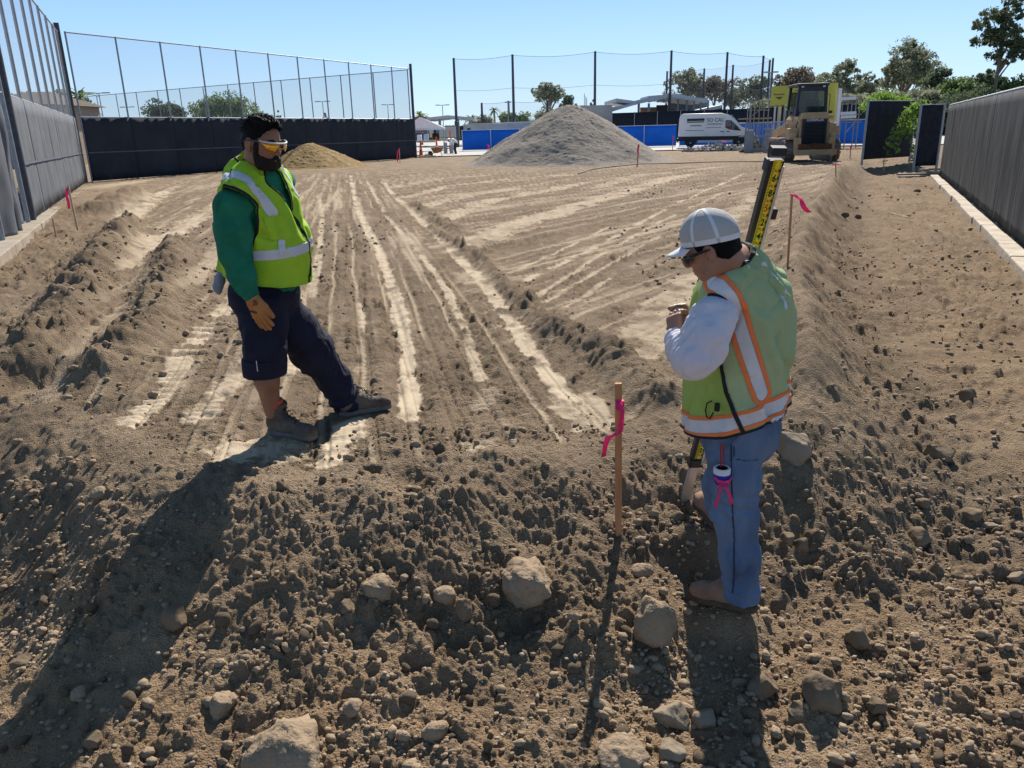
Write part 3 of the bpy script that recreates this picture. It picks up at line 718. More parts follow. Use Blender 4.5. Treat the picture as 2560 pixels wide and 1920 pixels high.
# ================================================================== PILES
def pile(name, label, cat, c, R, Hh, m, seed, tail=.25, n=150, skew=(0, 0), bs=.2, flat=.12):
    r = np.linspace(0, 1, n) ** .8 * R * 1.5; a = np.linspace(0, 2 * np.pi, n * 2, endpoint=False); A, Rr = np.meshgrid(a, r)
    x = c[0] + Rr * np.cos(A); y = c[1] + Rr * np.sin(A)
    q = Rr / R * (1 + .16 * fbm(np.cos(A) * 1.5 + seed, np.sin(A) * 1.5, 3, seed))
    s = 1 - np.sqrt(q * q + flat * flat) + flat; z = Hh * np.where(s > .12, s, .12 * np.exp((s - .12) / .12 * .9)) - Hh * .035
    z = z + (.035 * Hh * fbm(x * .9, y * .9, 4, seed) + bumps(x, y, bs, seed, .8, .2, .5) * .5 + bumps(x, y, bs * .5, seed + 1, .9, .2, .5) * .5 + fbm(x * 6, y * 6, 3, seed) * .02) * np.clip(s * 6 + .6, .15, 1)
    z = z * sst(1.5, 1.25, Rr / R) - .03
    V = np.stack([x, y, z + .0], -1).reshape(-1, 3); nr, nc = x.shape; i = np.arange(nr * nc).reshape(nr, nc); j = np.roll(i, -1, 1)
    F = np.stack([i[:-1], i[1:], j[1:], j[:-1]], -1).reshape(-1, 4)
    o = link(name, npmesh(name, V, F.copy(), True), m); tag(o, label, cat); return o
gravel_m = mat('grey_gravel', (.17, .142, .115), .95, bump=.8, bscale=30, scale=16, c2=(.38, .33, .275), spec=.1, thresh=(.36, .68), detail=9)
sand_m = mat('tan_sand_pile', (.20, .130, .055), .95, bump=1, bscale=9, scale=4, c2=(.34, .235, .11), spec=.1, detail=8)
pc = AT(1425, 400, 43.0); pile('gravel_pile', 'big cone of grey gravel standing in the middle distance', 'gravel pile', (pc[0], 43.2), 5.15, 3.05, gravel_m, 4, bs=.16)
sc_ = AT(778, 400, 47.0); pile('sand_pile', 'small cone of tan sand by the navy fence behind the left worker', 'sand pile', (sc_[0], 47.0), 2.9, 1.42, sand_m, 9, n=110, bs=.2)

# ================================================================== FAR SETTING
pave = mat('pale_concrete_yard', (.40, .38, .35), .9, c2=(.48, .46, .43), scale=.4)
def sheet(name, pts, z, m, kind='structure', label=None):
    V = [(p[0], p[1], z) for p in pts]; me = bpy.data.meshes.new(name); me.from_pydata(V, [], [tuple(range(len(V)))])
    me.update(); o = link(name, me, m); tag(o, kind=kind); return o
sheet('paved_yard', [(-5.5, 61), (22, 61.5), (30, 58), (60, 60), (60, 190), (-60, 190), (-60, 95), (-7, 66)], .07, pave)
white_p = mat('white_paint', (.72, .73, .75), .4, var=.04); black_p = mat('black_plastic', (.015, .016, .02), .5, var=.2)
cont_m = mat('container_paint', (.36, .37, .38), .6, c2=(.48, .48, .49), scale=.8, detail=7)
blue_cloth = mat('blue_windscreen', (.010, .15, .58), .7, c2=(.016, .19, .68), scale=.9, bump=.1, bscale=4, transl=.25)
def corr_container():
    a = AT(1163, 369, 86.5)[:2]; b = AT(1372, 369, 76.5)[:2]; d = (b - a) / np.linalg.norm(b - a); n = np.array([-d[1], d[0]])
    L = 12.2; Hc = 2.6; W = 2.44; e = tag(empty('storage_container'), 'long grey corrugated storage container behind the blue fence', 'container')
    mb = MB(); k = 0; p0 = None; V = []; steps = int(L / .07)
    for s in range(steps + 1):
        ph = (s % 4); off = 0 if ph in (0, 1) else .04; p = a + d * (s * L / steps) + n * off; V.append(P3(p, .12)); V.append(P3(p, Hc - .12))
    F = [(2 * i, 2 * i + 2, 2 * i + 3, 2 * i + 1) for i in range(steps)]
    mb.add(V, F); mb.build('corrugated_side', cont_m, e)
    c = a + d * L / 2 + n * (W / 2 + .03); ang = math.atan2(d[1], d[0])
    MB().box(P3(c, Hc - .04), (L, W, .07), rz=ang).build('roof', cont_m, e)
    MB().box(P3(c, .06), (L, W, .12), rz=ang).build('base_frame', cont_m, e)
    MB().box(P3(a + n * (W / 2 + .03), Hc / 2), (.06, W - .02, Hc - .2), rz=ang).build('end_door', cont_m, e)
    MB().box(P3(a + n * (W / 2 + .03) + d * L, Hc / 2), (.06, W - .02, Hc - .2), rz=ang).build('end_wall', cont_m, e)
    for k in (0, 1): MB().box(P3(a + d * L * k * .998 - n * .0, Hc / 2), (.14, .12, Hc - .17), rz=ang).build('corner_post', cont_m, e)
    MB().box(P3(a + d * .75 - n * .02, 1.85), (.5, .03, .6), rz=ang).build('vent', black_p, e)
corr_container()
def blue_fence(pxs, label):
    e = tag(empty('fence'), label, 'fence'); pts = [AT(x, y, Y)[:2] for x, y, Y in pxs]
    for (a, b) in zip(pts[:-1], pts[1:]):
        n = max(1, round(np.linalg.norm(b - a) / 3.0))
        for i in range(n):
            p = a + (b - a) * i / n; q = a + (b - a) * (i + 1) / n
            panel('screen_panel', p, q, .14, 1.88, blue_cloth, e, .03, 10, 4, i + int(abs(a[0])), .004)
            MB().tube([P3(p, 0), P3(p, 1.95)], .03, 6).build('post', white_p, e, True)
            MB().bar(P3(p, 1.9), P3(q, 1.9), .04).build('rail', white_p, e)
    return e
blue_fence([(1157, 377, 76.2), (1300, 374, 75), (1690, 368, 72)], 'bright blue screened fence from the container to the white van')
blue_fence([(1698, 368, 72), (1925, 364, 69), (2165, 360, 61)], 'bright blue screened fence behind the van and the loader')
e = tag(empty('fence'), 'black screened fence in front of the open pavilion', 'fence')
pts = [AT(x, 300, Y)[:2] for x, Y in ((1530, 96), (1760, 93), (2000, 88), (2170, 84))]
for a, b in zip(pts[:-1], pts[1:]):
    for i in range(4):
        p = a + (b - a) * i / 4; q = a + (b - a) * (i + 1) / 4; panel('screen_panel', p, q, .3, 3.45, scr2, e, .02, 6, 3, i, .01)
        MB().tube([P3(p, 0), P3(p, 3.5)], .05, 6).build('post', steel, e, True)
# ---------------- sports netting on tall poles
def netting(label, tops, Ys, base_r=.24, n_sag=14, cz=True, wires=True, rad=.17):
    e = tag(empty('sports_netting'), label, 'netting'); T = [AT(x, y, Y) for (x, y), Y in zip(tops, Ys)]
    for p in T:
        MB().tube([(p[0], p[1], 0), (p[0], p[1], 3.0), (p[0], p[1], 3.05), (p[0], p[1], p[2])], [base_r, base_r, rad, rad * .8], 8).build('pole', dark_steel, e, True)
    for a, b in zip(T[:-1], T[1:]):
        u = np.linspace(0, 1, n_sag + 1); L = np.linalg.norm(b[:2] - a[:2]); P = a[None] + (b - a)[None] * u[:, None]; P[:, 2] -= .10 + np.sin(np.pi * u) * L * .03
        W = 6; V = []; F = []
        for i in range(n_sag + 1):
            for k in range(2): V.append((P[i, 0], P[i, 1], 2.5 + (P[i, 2] - 2.5) * k))
        for i in range(n_sag): F.append((2 * i, 2 * i + 2, 2 * i + 3, 2 * i + 1))
        me = bpy.data.meshes.new('net'); me.from_pydata([tuple(map(float, v)) for v in V], [], F); me.update(); link('net_panel', me, net_far, e)
        if wires:
            MB().tube([tuple(q) for q in P], .018, 5).build('cable', dark_steel, e, True)
            Q = P.copy(); Q[:, 2] = Q[:, 2] * .62 + .3; MB().tube([tuple(q) for q in Q], .015, 5).build('cable', dark_steel, e, True)
    return e
netting('row of tall dark poles with netting across the middle of the sky', [(1134, 145), (1281, 136), (1488, 128), (1679, 126), (1819, 130), (1909, 139), (1933, 145)], [98, 100, 101, 102, 104, 106, 112])
netting('shorter netting poles seen behind the tall middle netting on the right', [(1668, 178), (1761, 171), (1833, 162), (1925, 150)], [150, 146, 140, 128], rad=.2)
netting('low netting poles behind the grey container', [(1204, 257), (1271, 252), (1368, 250), (1480, 262)], [112, 113, 114, 116], base_r=.2, wires=True)
# ---------------- pavilion
def hbox(mb, x0, x1, y0, y1, Y0, dep):
    """box spanning photo pixels x0..x1, y0..y1 at distance Y0, with real depth"""
    a = AT(x0, y1, Y0); b = AT(x1, y0, Y0); mb.box(((a[0] + b[0]) / 2, Y0 + dep / 2, (a[2] + b[2]) / 2), (abs(b[0] - a[0]), dep, abs(b[2] - a[2]))); return mb
grey_paint = mat('grey_painted_steel', (.27, .30, .34), .6, var=.15); light_conc = mat('board_concrete', (.40, .37, .33), .9, c2=(.47, .44, .40), scale=.8)
brown_wall = mat('brown_stucco', (.33, .19, .11), .9, var=.15, scale=.7); roof_m = mat('roof_panel', (.45, .47, .50), .5, var=.1, scale=.5)
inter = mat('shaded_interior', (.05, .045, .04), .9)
e = tag(empty('pavilion'), 'open grey steel pavilion with folded roof behind the black screened fence', 'building')
for x, y0 in ((1597, 252), (1622, 258), (1672, 240), (1695, 241), (1717, 243), (1735, 245), (1752, 247), (1770, 250)):
    hbox(MB(), x - 3.2, x + 3.2, y0, 318, 104 if x > 1640 else 102, .35).build('column', grey_paint, e)
hbox(MB(), 1600, 1662, 267, 320, 112, .3).build('wall', brown_wall, e, False)
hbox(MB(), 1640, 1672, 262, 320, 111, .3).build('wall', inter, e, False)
hbox(MB(), 1672, 1768, 256, 320, 113, .3).build('wall', mat('bluegrey_panel_wall', (.16, .18, .21), .8, var=.2, scale=.5), e)
for x in (1682, 1706, 1726): hbox(MB(), x - 6, x + 4, 272, 300, 112.8, .1).build('window', mat('dim_window', (.08, .09, .11), .2, spec=.6), e)
def slab(x0, y0, x1, y1, Y, dep, th, m, name='roof'):
    a = AT(x0, y0, Y); b = AT(x1, y1, Y); mb = MB()
    V = [(a[0], Y, a[2]), (b[0], Y, b[2]), (b[0], Y + dep, b[2] + .0), (a[0], Y + dep, a[2] + .0)]
    V = V + [(v[0], v[1], v[2] - th) for v in V]
    mb.add(V, [(0, 1, 2, 3), (7, 6, 5, 4), (0, 4, 5, 1), (1, 5, 6, 2), (2, 6, 7, 3), (3, 7, 4, 0)]); return mb.build(name, m, e)
slab(1541, 246, 1592, 253, 101, 12, .4, roof_m); slab(1590, 251, 1668, 235, 101.5, 12, .45, roof_m); slab(1668, 234, 1770, 247, 102, 13, .4, roof_m)
slab(1620, 240, 1668, 236, 108, 6, .3, roof_m); slab(1690, 233, 1745, 246, 112, 6, .4, roof_m); slab(1740, 275, 1806, 262, 108, 8, .4, roof_m)
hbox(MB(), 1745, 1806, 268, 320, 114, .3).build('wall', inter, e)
for x in (1628, 1650, 1664): MB().bar(AT(x - 8, 254, 106), AT(x + 10, 250, 106), .12, .25).build('ceiling_light', white_p, e)
e = tag(empty('concrete_building'), 'plain grey concrete wall building left of the pavilion', 'building')
hbox(MB(), 1453, 1531, 262, 330, 99, 6).build('wall', light_conc, e)
mb = MB(); a = AT(1531, 268, 99.5); b = AT(1590, 257, 99.5)
mb.add([(a[0], 99.5, a[2] - .5), (b[0], 99.5, b[2] - .2), (b[0], 99.5, b[2]), (a[0], 99.5, a[2]), (a[0], 106, a[2] - .5), (b[0], 106, b[2] - .2), (b[0], 106, b[2]), (a[0], 106, a[2])],
       [(0, 1, 2, 3), (7, 6, 5, 4), (0, 4, 5, 1), (1, 5, 6, 2), (2, 6, 7, 3), (3, 7, 4, 0)]); mb.build('roof', roof_m, e)
mb = MB()
for x in (1461, 1464.5, 1467): a = AT(x, 234 + (x - 1461) * 2, 104); mb.tube([(a[0], 104, 3), tuple(a)], .04, 5)
mb.build('antenna', steel, e)
# ---------------- left of centre: shade roof, stucco block, tent
e = tag(empty('shade_shelter'), 'flat roofed shade shelter between the navy fence and the grey container', 'building')
a = AT(1067, 294, 105); b = AT(1120, 288, 105); c = AT(1186, 294, 105); mb = MB()
V = [(a[0], 105, a[2]), (b[0], 105, b[2]), (c[0], 105, c[2])]; V += [(v[0], 116, v[2]) for v in V]; V += [(v[0], v[1], v[2] - .35) for v in V]
mb.add(V, [(0, 1, 4, 3), (1, 2, 5, 4), (6, 9, 10, 7), (7, 10, 11, 8), (0, 6, 7, 1), (1, 7, 8, 2), (2, 8, 11, 5), (5, 11, 10, 4), (4, 10, 9, 3), (3, 9, 6, 0)]); mb.build('roof', roof_m, e)
for x in (1070, 1100, 1146, 1178):
    hbox(MB(), x - 2, x + 2, 296, 345, 106, .25).build('column', grey_paint, e); hbox(MB(), x - 2, x + 2, 296, 340, 115, .25).build('column', grey_paint, e)
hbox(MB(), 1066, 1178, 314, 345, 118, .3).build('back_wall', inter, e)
for x, w in ((1075, 8), (1090, 5), (1104, 10), (1122, 6), (1134, 9)):
    t = hbox(MB(), x, x + w, 318, 333, 108, .8).build('covered_car', white_p if w > 6 else grey_paint, e)
e = hbox(MB(), 1034, 1066, 291, 345, 110, 8).build('stucco_building', brown_wall, None); tag(e, 'windowless brown stucco building behind the end of the navy fence', 'building')
e = tag(empty('white_wall'), 'white block wall left of the grey container', 'wall'); hbox(MB(), 1099, 1139, 316, 344, 92, .3).build('wall_face', pave, e)
e = tag(empty('canopy_tent'), 'white pop up canopy tent beside the end of the navy fence', 'tent')
tc = AT(1048, 330, 80); tw = 2.9; zt, ze = 3.3, 2.25; cx, cy_ = tc[0], 81.5
mb = MB(); mb.add([(cx - tw / 2, cy_ - tw / 2, ze), (cx + tw / 2 + .9, cy_ - tw / 2, ze), (cx + tw / 2 + .9, cy_ + tw / 2, ze), (cx - tw / 2, cy_ + tw / 2, ze), (cx, cy_, zt)], [(0, 1, 4), (1, 2, 4), (2, 3, 4), (3, 0, 4)])
V = [(cx - tw / 2, cy_ - tw / 2), (cx + tw / 2 + .9, cy_ - tw / 2), (cx + tw / 2 + .9, cy_ + tw / 2), (cx - tw / 2, cy_ + tw / 2)]
mb.build('canopy', mat('pinkish_white_canvas', (.66, .58, .60), .8, transl=.2), e)
for i, v in enumerate(V): MB().tube([(v[0], v[1], 0), (v[0], v[1], ze)], .03, 6).build('leg', steel, e)
for i in range(4):
    p, q = V[i], V[(i + 1) % 4]; MB().add([(p[0], p[1], ze), (q[0], q[1], ze), (q[0], q[1], ze - .2), (p[0], p[1], ze - .2)], [(0, 1, 2, 3)]).build('valance', white_p, e)
navy_box = mat('navy_cabinet', (.02, .04, .16), .6)
for lab, x0, x1, y0, y1, Y, m, nm in (('navy blue cabinet under the canopy tent', 1039, 1057, 332, 352, 79, navy_box, 'cabinet'), ('small white cabinet in front of the navy cabinet', 1043, 1053, 337, 350, 77, white_p, 'cabinet'),
                                  ('pale blue water cooler right of the navy cabinet', 1060, 1070, 336, 350, 78, mat('cooler_blue', (.35, .45, .60), .5), 'cooler')):
    t = hbox(MB(), x0, x1, y0, y1 + 3, Y, .6); o = t.build(nm, m, None, bevel=.04); tag(o, lab, nm)
# barriers of pale concrete and steel trestle
for k, (x0, x1, y0, y1, Y) in enumerate([(1041, 1088, 350, 357, 74), (1098, 1140, 345, 352, 76)]):
    o = hbox(MB(), x0, x1, y0, y1, Y, .4).build('concrete_barrier', white_conc, None, bevel=.05); tag(o, ['long low concrete barrier in front of the canopy tent', 'long low concrete barrier near the corner of the container'][k], 'barrier')
for k, x in enumerate((1114, 1129)):
    p = AT(x, 376, 68); o = MB().tube([(p[0], p[1], 0), (p[0], p[1], .95)], .16, 12).build('bollard', steel, None, True); tag(o, ['left of two fat grey steel bollards near the container', 'right of two fat grey steel bollards near the container'][k], 'bollard')
# orange delineators
orange = mat('safety_orange', (.85, .10, .02), .6, var=.1)
rubber = mat('black_rubber', (.02, .02, .022), .8)
for k, (x, yb, yt, Y, lab) in enumerate([(1092, 370, 342, 71, 'orange delineator post behind the wheelbarrow'), (1126, 356, 326, 80, 'orange delineator post by the end of the container'), (1053, 390, 352, 62, 'orange delineator post nearest the end of the navy fence')]):
    p = AT(x, yb, Y); h = AT(x, yt, Y)[2]; e = tag(empty('delineator', (p[0], p[1], 0)), lab, 'traffic post')
    MB().lathe((0, 0, 0), [(.22, 0), (.22, .06), (.12, .10)], 12).build('base', rubber, e, True)
    MB().lathe((0, 0, 0), [(.16, .08), (.09, .7), (.05, h - .1), (.07, h)], 12).build('post', orange, e, True)
    MB().lathe((0, 0, 0), [(.105, .55), (.10, .68)], 12).build('reflective_band', white_p, e, True)
# wheelbarrow
wb = AT(1094, 388, 61.5); e = tag(empty('wheelbarrow', (wb[0], wb[1], 0.02), .2), 'rusty orange wheelbarrow tipped beside the navy fence end', 'wheelbarrow')
rust = mat('rusty_orange_steel', (.38, .12, .04), .7, c2=(.50, .2, .08), scale=5)
mb = MB(); mb.add([(-.45, -.35, .65), (.45, -.35, .65), (.45, .35, .65), (-.45, .35, .65), (-.28, -.2, .32), (.2, -.2, .32), (.2, .2, .32), (-.28, .2, .32)], [(0, 1, 5, 4), (1, 2, 6, 5), (2, 3, 7, 6), (3, 0, 4, 7), (4, 5, 6, 7)]); o = mb.build('tray', rust, e)
o.modifiers.new('s', 'SOLIDIFY').thickness = .02
MB().lathe((-.55, 0, .2), [(.1, -.05), (.2, -.05), (.2, .05), (.1, .05)], 16, 'Y').build('wheel', rubber, e, True)
for s in (-1, 1): MB().tube([(-.6, .12 * s, .22), (.1, .22 * s, .35), (.95, .28 * s, .6)], .02, 6).build('handle', wood_grey, e); MB().tube([(.25, .2 * s, .35), (.35, .22 * s, 0)], .015, 6).build('leg', steel, e)
# ---------------- light poles
def tpole(x, yt, Y, w, lab, r=.09):
    p = AT(x, yt, Y); e = tag(empty('light_pole', (p[0], p[1], 0)), lab, 'light pole')
    MB().tube([(0, 0, 0), (0, 0, p[2])], [r, r * .7], 8).build('pole', grey_paint, e, True)
    MB().box((0, 0, p[2]), (w * .35, .12, .1)).build('arm', grey_paint, e)
    for s in (-1, 1): MB().box((s * w * .35, 0, p[2] + .03), (w * .35, .35, .14)).build('lamp_head', grey_paint, e)
for a in ((247, 233, 120, 3.0, 'twin headed light pole tallest at the far left above the navy fence'), (318, 268, 160, 2.6, 'small twin headed light pole left of the round dark tree'), (806, 254, 150, 2.6, 'twin headed light pole above the sand pile'),
          (969, 262, 170, 2.4, 'twin headed light pole just left of the thick fence end post'), (1106, 263, 150, 2.4, 'twin headed light pole above the shade shelter'), (1928, 181, 90, 1.4, 'slim light pole left of the yellow panel'), (1270, 256, 108, .8, 'small pole with floodlight among the low netting')): tpole(*a)

# ================================================================== TREES
bark = mat('pale_bark', (.16, .125, .10), .9, c2=(.26, .21, .17), bump=.4, stretch=(1, 1, .3), scale=3)
def leafmat(n, c, c2): return mat(n, c, .75, c2=c2, scale=.9, transl=.42, spec=.15, detail=3)
lm = {'dark': leafmat('dark_leaves', (.085, .115, .065), (.17, .205, .115)), 'olive': leafmat('olive_leaves', (.18, .20, .125), (.34, .35, .23)),
      'green': leafmat('green_leaves', (.13, .19, .07), (.26, .33, .13)), 'bright': leafmat('bright_leaves', (.14, .26, .04), (.32, .48, .10)), 'brown': leafmat('brownish_leaves', (.17, .145, .10), (.29, .24, .18))}
def tree(px, ytop, wpx, Y, kind, label, ybot=None, airy=.5, n=2600, leaf=.30, lean=0.0, cat='tree', name='tree', blobs=None, seed=None, group=None, trunkr=.22, hb=.35):
    seed = seed if seed is not None else int(px); r = np.random.RandomState(seed)
    top = AT(px, ytop, Y); ht = top[2]; w = wpx / FPX * Y * .95 / 2 * 1.22; x0 = float(top[0]); e = tag(empty(name, (x0, Y, 0)), label, cat, group)
    zb = ht * hb if ybot is None else AT(px, ybot, Y)[2]; n = int(n * 2.3); leaf = leaf * .9
    nb = blobs or int(16 + 18 * airy); C = []
    for i in range(nb):
        v = r.normal(size=3); v /= np.linalg.norm(v); q = r.uniform(.25, .95); t = .5 + .5 * v[2] * q
        width = w * (1 - .35 * abs(2 * t - .8) ** 2)
        C.append((v[0] * q * width + lean * t * w, v[1] * q * width, zb + (ht - zb) * (.06 + .88 * t), (w * r.uniform(.24, .46)) * (1 - .2 * airy)))
    C.append((lean * w, 0, ht - w * .25, w * .26))
    C = np.array(C); P = []; per = n // len(C)
    for cx_, cyy, cz, rad in C:
        v = r.normal(size=(per, 3)); v /= np.linalg.norm(v, axis=1)[:, None]; q = r.uniform(0, 1, per) ** .45
        # sub-clumps
        k = r.normal(size=(9, 3)); k /= np.linalg.norm(k, axis=1)[:, None]; sel = r.randint(0, 9, per)
        p = np.where((r.uniform(size=per) < .45 + .4 * airy)[:, None], k[sel] * .8 + v * q[:, None] * .33, v * q[:, None])
        P.append(np.array([cx_, cyy, cz]) + p * rad * np.array([1, 1, .78]))
    P = np.concatenate(P); m = len(P); s = leaf * r.uniform(.5, 1.2, m); u = r.normal(size=(m, 3)); u /= np.linalg.norm(u, axis=1)[:, None]
    vv = np.cross(u, r.normal(size=(m, 3))); vv /= np.linalg.norm(vv, axis=1)[:, None]
    V = np.stack([P - u * s[:, None] * .5, P + vv * s[:, None] * .32, P + u * s[:, None] * .5, P - vv * s[:, None] * .32], 1).reshape(-1, 3)
    F = np.arange(4 * m).reshape(-1, 4); link('crown', npmesh('crown', V, F, False), lm[kind], e)
    mb = MB(); mb.tube([(0, 0, -.2), (lean * w * .2, .1, zb * .6), (lean * w * .4, 0, zb + (ht - zb) * .35), (lean * w * .8, 0, zb + (ht - zb) * .8)], [trunkr, trunkr * .8, trunkr * .55, trunkr * .2], 7)
    for cx_, cyy, cz, rad in C[::2]:
        z0 = max(zb * .6, cz - abs(cx_) * 1.2 - rad * 1.2); mb.tube([(lean * w * .3 * z0 / ht, 0, z0), ((cx_) * .5, cyy * .5, (z0 + cz) / 2 + .1), (cx_, cyy, cz)], [trunkr * .42, trunkr * .25, trunkr * .1], 5)
    mb.build('trunk', bark, e, True); return e
TR = [
 (408, 259, 100, 130, 'dark', 'dark round tree above the navy fence at the left', dict(ybot=300, airy=.15, n=2600, leaf=.42)),
 (548, 243, 150, 125, 'green', 'light green willowy tree above the navy fence left of the worker\'s head', dict(ybot=310, airy=.3, n=4200, leaf=.4)),
 (200, 236, 60, 90, 'dark', 'dark tree just right of the tall left corner post', dict(ybot=300, airy=.6, n=1200, leaf=.3)),
 (60, 228, 130, 75, 'dark', 'tree seen through the left net beside the brown roof', dict(ybot=300, airy=.6, n=1600, leaf=.3)),
 (150, 220, 60, 70, 'olive', 'olive tree seen through the left net by the corner post', dict(ybot=300, airy=.7, n=1000, leaf=.3)),
 (695, 276, 14, 170, 'dark', 'tiny distant tree left of the twin headed pole over the sand pile', dict(airy=.3, n=300, leaf=.4)),
 (812, 282, 18, 170, 'dark', 'tiny distant tree right of the twin headed pole over the sand pile', dict(airy=.3, n=300, leaf=.4)),
 (1372, 205, 74, 160, 'olive', 'thin airy eucalyptus rising over the left side of the gravel pile', dict(airy=1, n=1700, leaf=.5, ybot=262, trunkr=.3)),
 (1418, 236, 38, 165, 'dark', 'dark conifer right behind the airy eucalyptus over the gravel pile', dict(airy=.3, n=1200, leaf=.45, ybot=290)),
 (1282, 284, 70, 120, 'green', 'rounded green bushy tree behind the grey container', dict(ybot=312, airy=.1, n=1800, leaf=.4)),
 (1368, 276, 70, 140, 'olive', 'low tree row piece behind the left shoulder of the gravel pile', dict(ybot=310, airy=.3, n=1500, leaf=.4)),
 (1208, 290, 50, 125, 'olive', 'yellowish shrubby tree over the left end of the container', dict(ybot=315, airy=.3, n=900, leaf=.35)),
 (1483, 248, 20, 150, 'dark', 'small dark tree at the foot of the middle netting pole', dict(airy=.3, n=500, leaf=.35)),
 (1722, 168, 96, 165, 'olive', 'airy eucalyptus behind the pavilion roof', dict(airy=.9, n=2600, leaf=.5, ybot=258, trunkr=.3)),
 (1790, 184, 100, 160, 'brown', 'dense brownish eucalyptus right of the airy one behind the pavilion', dict(airy=.6, n=3200, leaf=.5, ybot=262, trunkr=.3)),
 (1835, 215, 60, 150, 'olive', 'low tree between the pavilion and the end netting poles', dict(airy=.5, n=1500, leaf=.45, ybot=280)),
 (1888, 182, 84, 140, 'olive', 'eucalyptus behind the right end of the netting', dict(airy=.8, n=2400, leaf=.45, ybot=270)),
 (1900, 258, 90, 110, 'dark', 'dark low shrub mass left of the scaffold', dict(airy=.1, n=1800, leaf=.35, ybot=305)),
 (1990, 180, 130, 150, 'brown', 'broad brown green tree above the yellow panel', dict(airy=.4, n=4200, leaf=.5, ybot=250)),
 (2112, 144, 110, 130, 'olive', 'feathery eucalyptus right of the yellow panel', dict(airy=.8, n=3400, leaf=.45, ybot=280, lean=.15)),
 (2172, 182, 80, 125, 'olive', 'smaller feathery eucalyptus over the left edge of the gate', dict(airy=.9, n=2000, leaf=.4, ybot=270)),
 (2272, 94, 140, 115, 'olive', 'tall wide eucalyptus standing over the gate panels', dict(airy=.75, n=5200, leaf=.42, ybot=262, trunkr=.35)),
 (2215, 238, 110, 60, 'bright', 'bright green shrub over the wide gate panel', dict(airy=.2, n=1800, leaf=.2, ybot=275)),
 (2352, 165, 100, 105, 'dark', 'dark green tree right of the tall wide eucalyptus', dict(airy=.5, n=3000, leaf=.4, ybot=260)),
 (2405, 190, 120, 95, 'green', 'yellow green tree over the right fence', dict(airy=.4, n=3600, leaf=.36, ybot=270)),
 (2478, 168, 90, 100, 'dark', 'dark tree at the foot of the very tall pine', dict(airy=.4, n=3000, leaf=.4, ybot=262)),
 (2532, -60, 110, 95, 'dark', 'very tall dark pine cut by the top right corner', dict(airy=.85, n=6000, leaf=.36, ybot=195, trunkr=.28, blobs=26)),
 (2570, 190, 110, 90, 'green', 'green tree at the right edge behind the fence', dict(airy=.3, n=2600, leaf=.36, ybot=265)),
 (2330, 226, 120, 100, 'olive', 'low olive thicket behind the narrow gate panel', dict(airy=.3, n=3000, leaf=.36, ybot=275)),
 (2440, 232, 140, 90, 'dark', 'low dark thicket behind the right fence top', dict(airy=.2, n=3200, leaf=.34, ybot=275)),
]
for (x, yt, w, Y, k, lab, kw) in TR: tree(x, yt, w, Y, k, lab, **kw)
def palm(px, ytop, Y, label, s=1.0):
    p = AT(px, ytop, Y); e = tag(empty('palm_tree', (p[0], p[1], 0)), label, 'palm tree'); r = random.Random(px)
    MB().tube([(0, 0, 0), (.1, 0, p[2] * .5), (0, 0, p[2] - .6 * s)], [.25, .18, .16], 7).build('trunk', bark, e, True)
    mb = MB()
    for i in range(26):
        a = r.uniform(0, 6.28); el = r.uniform(-.7, 1.3); L = r.uniform(1.4, 2.1) * s; pr = None
        for k in range(5):
            t = k / 4; d = L * t; z = math.sin(el) * d - .32 * d * d / s; q = (math.cos(a) * math.cos(el) * d, math.sin(a) * math.cos(el) * d, p[2] - .6 * s + z); w = .22 * s * math.sin(math.pi * (t * .8 + .15))
            l = (q[0] - math.sin(a) * w, q[1] + math.cos(a) * w, q[2] - .06); rr_ = (q[0] + math.sin(a) * w, q[1] - math.cos(a) * w, q[2] - .06)
            if pr: mb.add([pr[0], l, q, pr[1], rr_, pr[2]], [(0, 1, 2, 3), (3, 2, 4, 5)])
            pr = (l, q, rr_)
    mb.build('fronds', lm['green'], e)
palm(1235, 268, 175, 'small round topped palm over the grey container', .9); palm(1308, 284, 120, 'drooping palm left of the gravel pile', .7); palm(1050, 280, 130, 'palm behind the stucco building', 1.1); palm(1178, 288, 125, 'drooping palm behind the shade shelter'); palm(196, 222, 85, 'palm at the tall left corner post', 1.3)
# distant tree belt closing the horizon
def belt(label, x0, x1, Y, h, kind, n, seed, sz=1.0):
    r = np.random.RandomState(seed); x = r.uniform(x0, x1, n); hh = h * (.55 + .6 * vn(x * .06, x * 0, seed)); z = hh * r.uniform(0, 1, n) ** .7; y = Y + r.uniform(-4, 4, n)
    P = np.stack([x, y, z], 1); u = r.normal(size=(n, 3)); u /= np.linalg.norm(u, axis=1)[:, None]; v = np.cross(u, r.normal(size=(n, 3))); v /= np.linalg.norm(v, axis=1)[:, None]; s = r.uniform(.5, 1.3, n)[:, None] * sz
    V = np.stack([P - u * s, P + v * s * .7, P + u * s, P - v * s * .7], 1).reshape(-1, 3); o = link('distant_treeline', npmesh('b', V, np.arange(4 * n).reshape(-1, 4), False), lm[kind]); tag(o, label, 'treeline', kind='stuff')
belt('hazy far off belt of trees along the horizon', -190, 190, 200, 3.6, 'olive', 26000, 1, .6)
belt('green hedge belt behind the right side trees', 30, 110, 98, 4.3, 'olive', 34000, 2, .36)
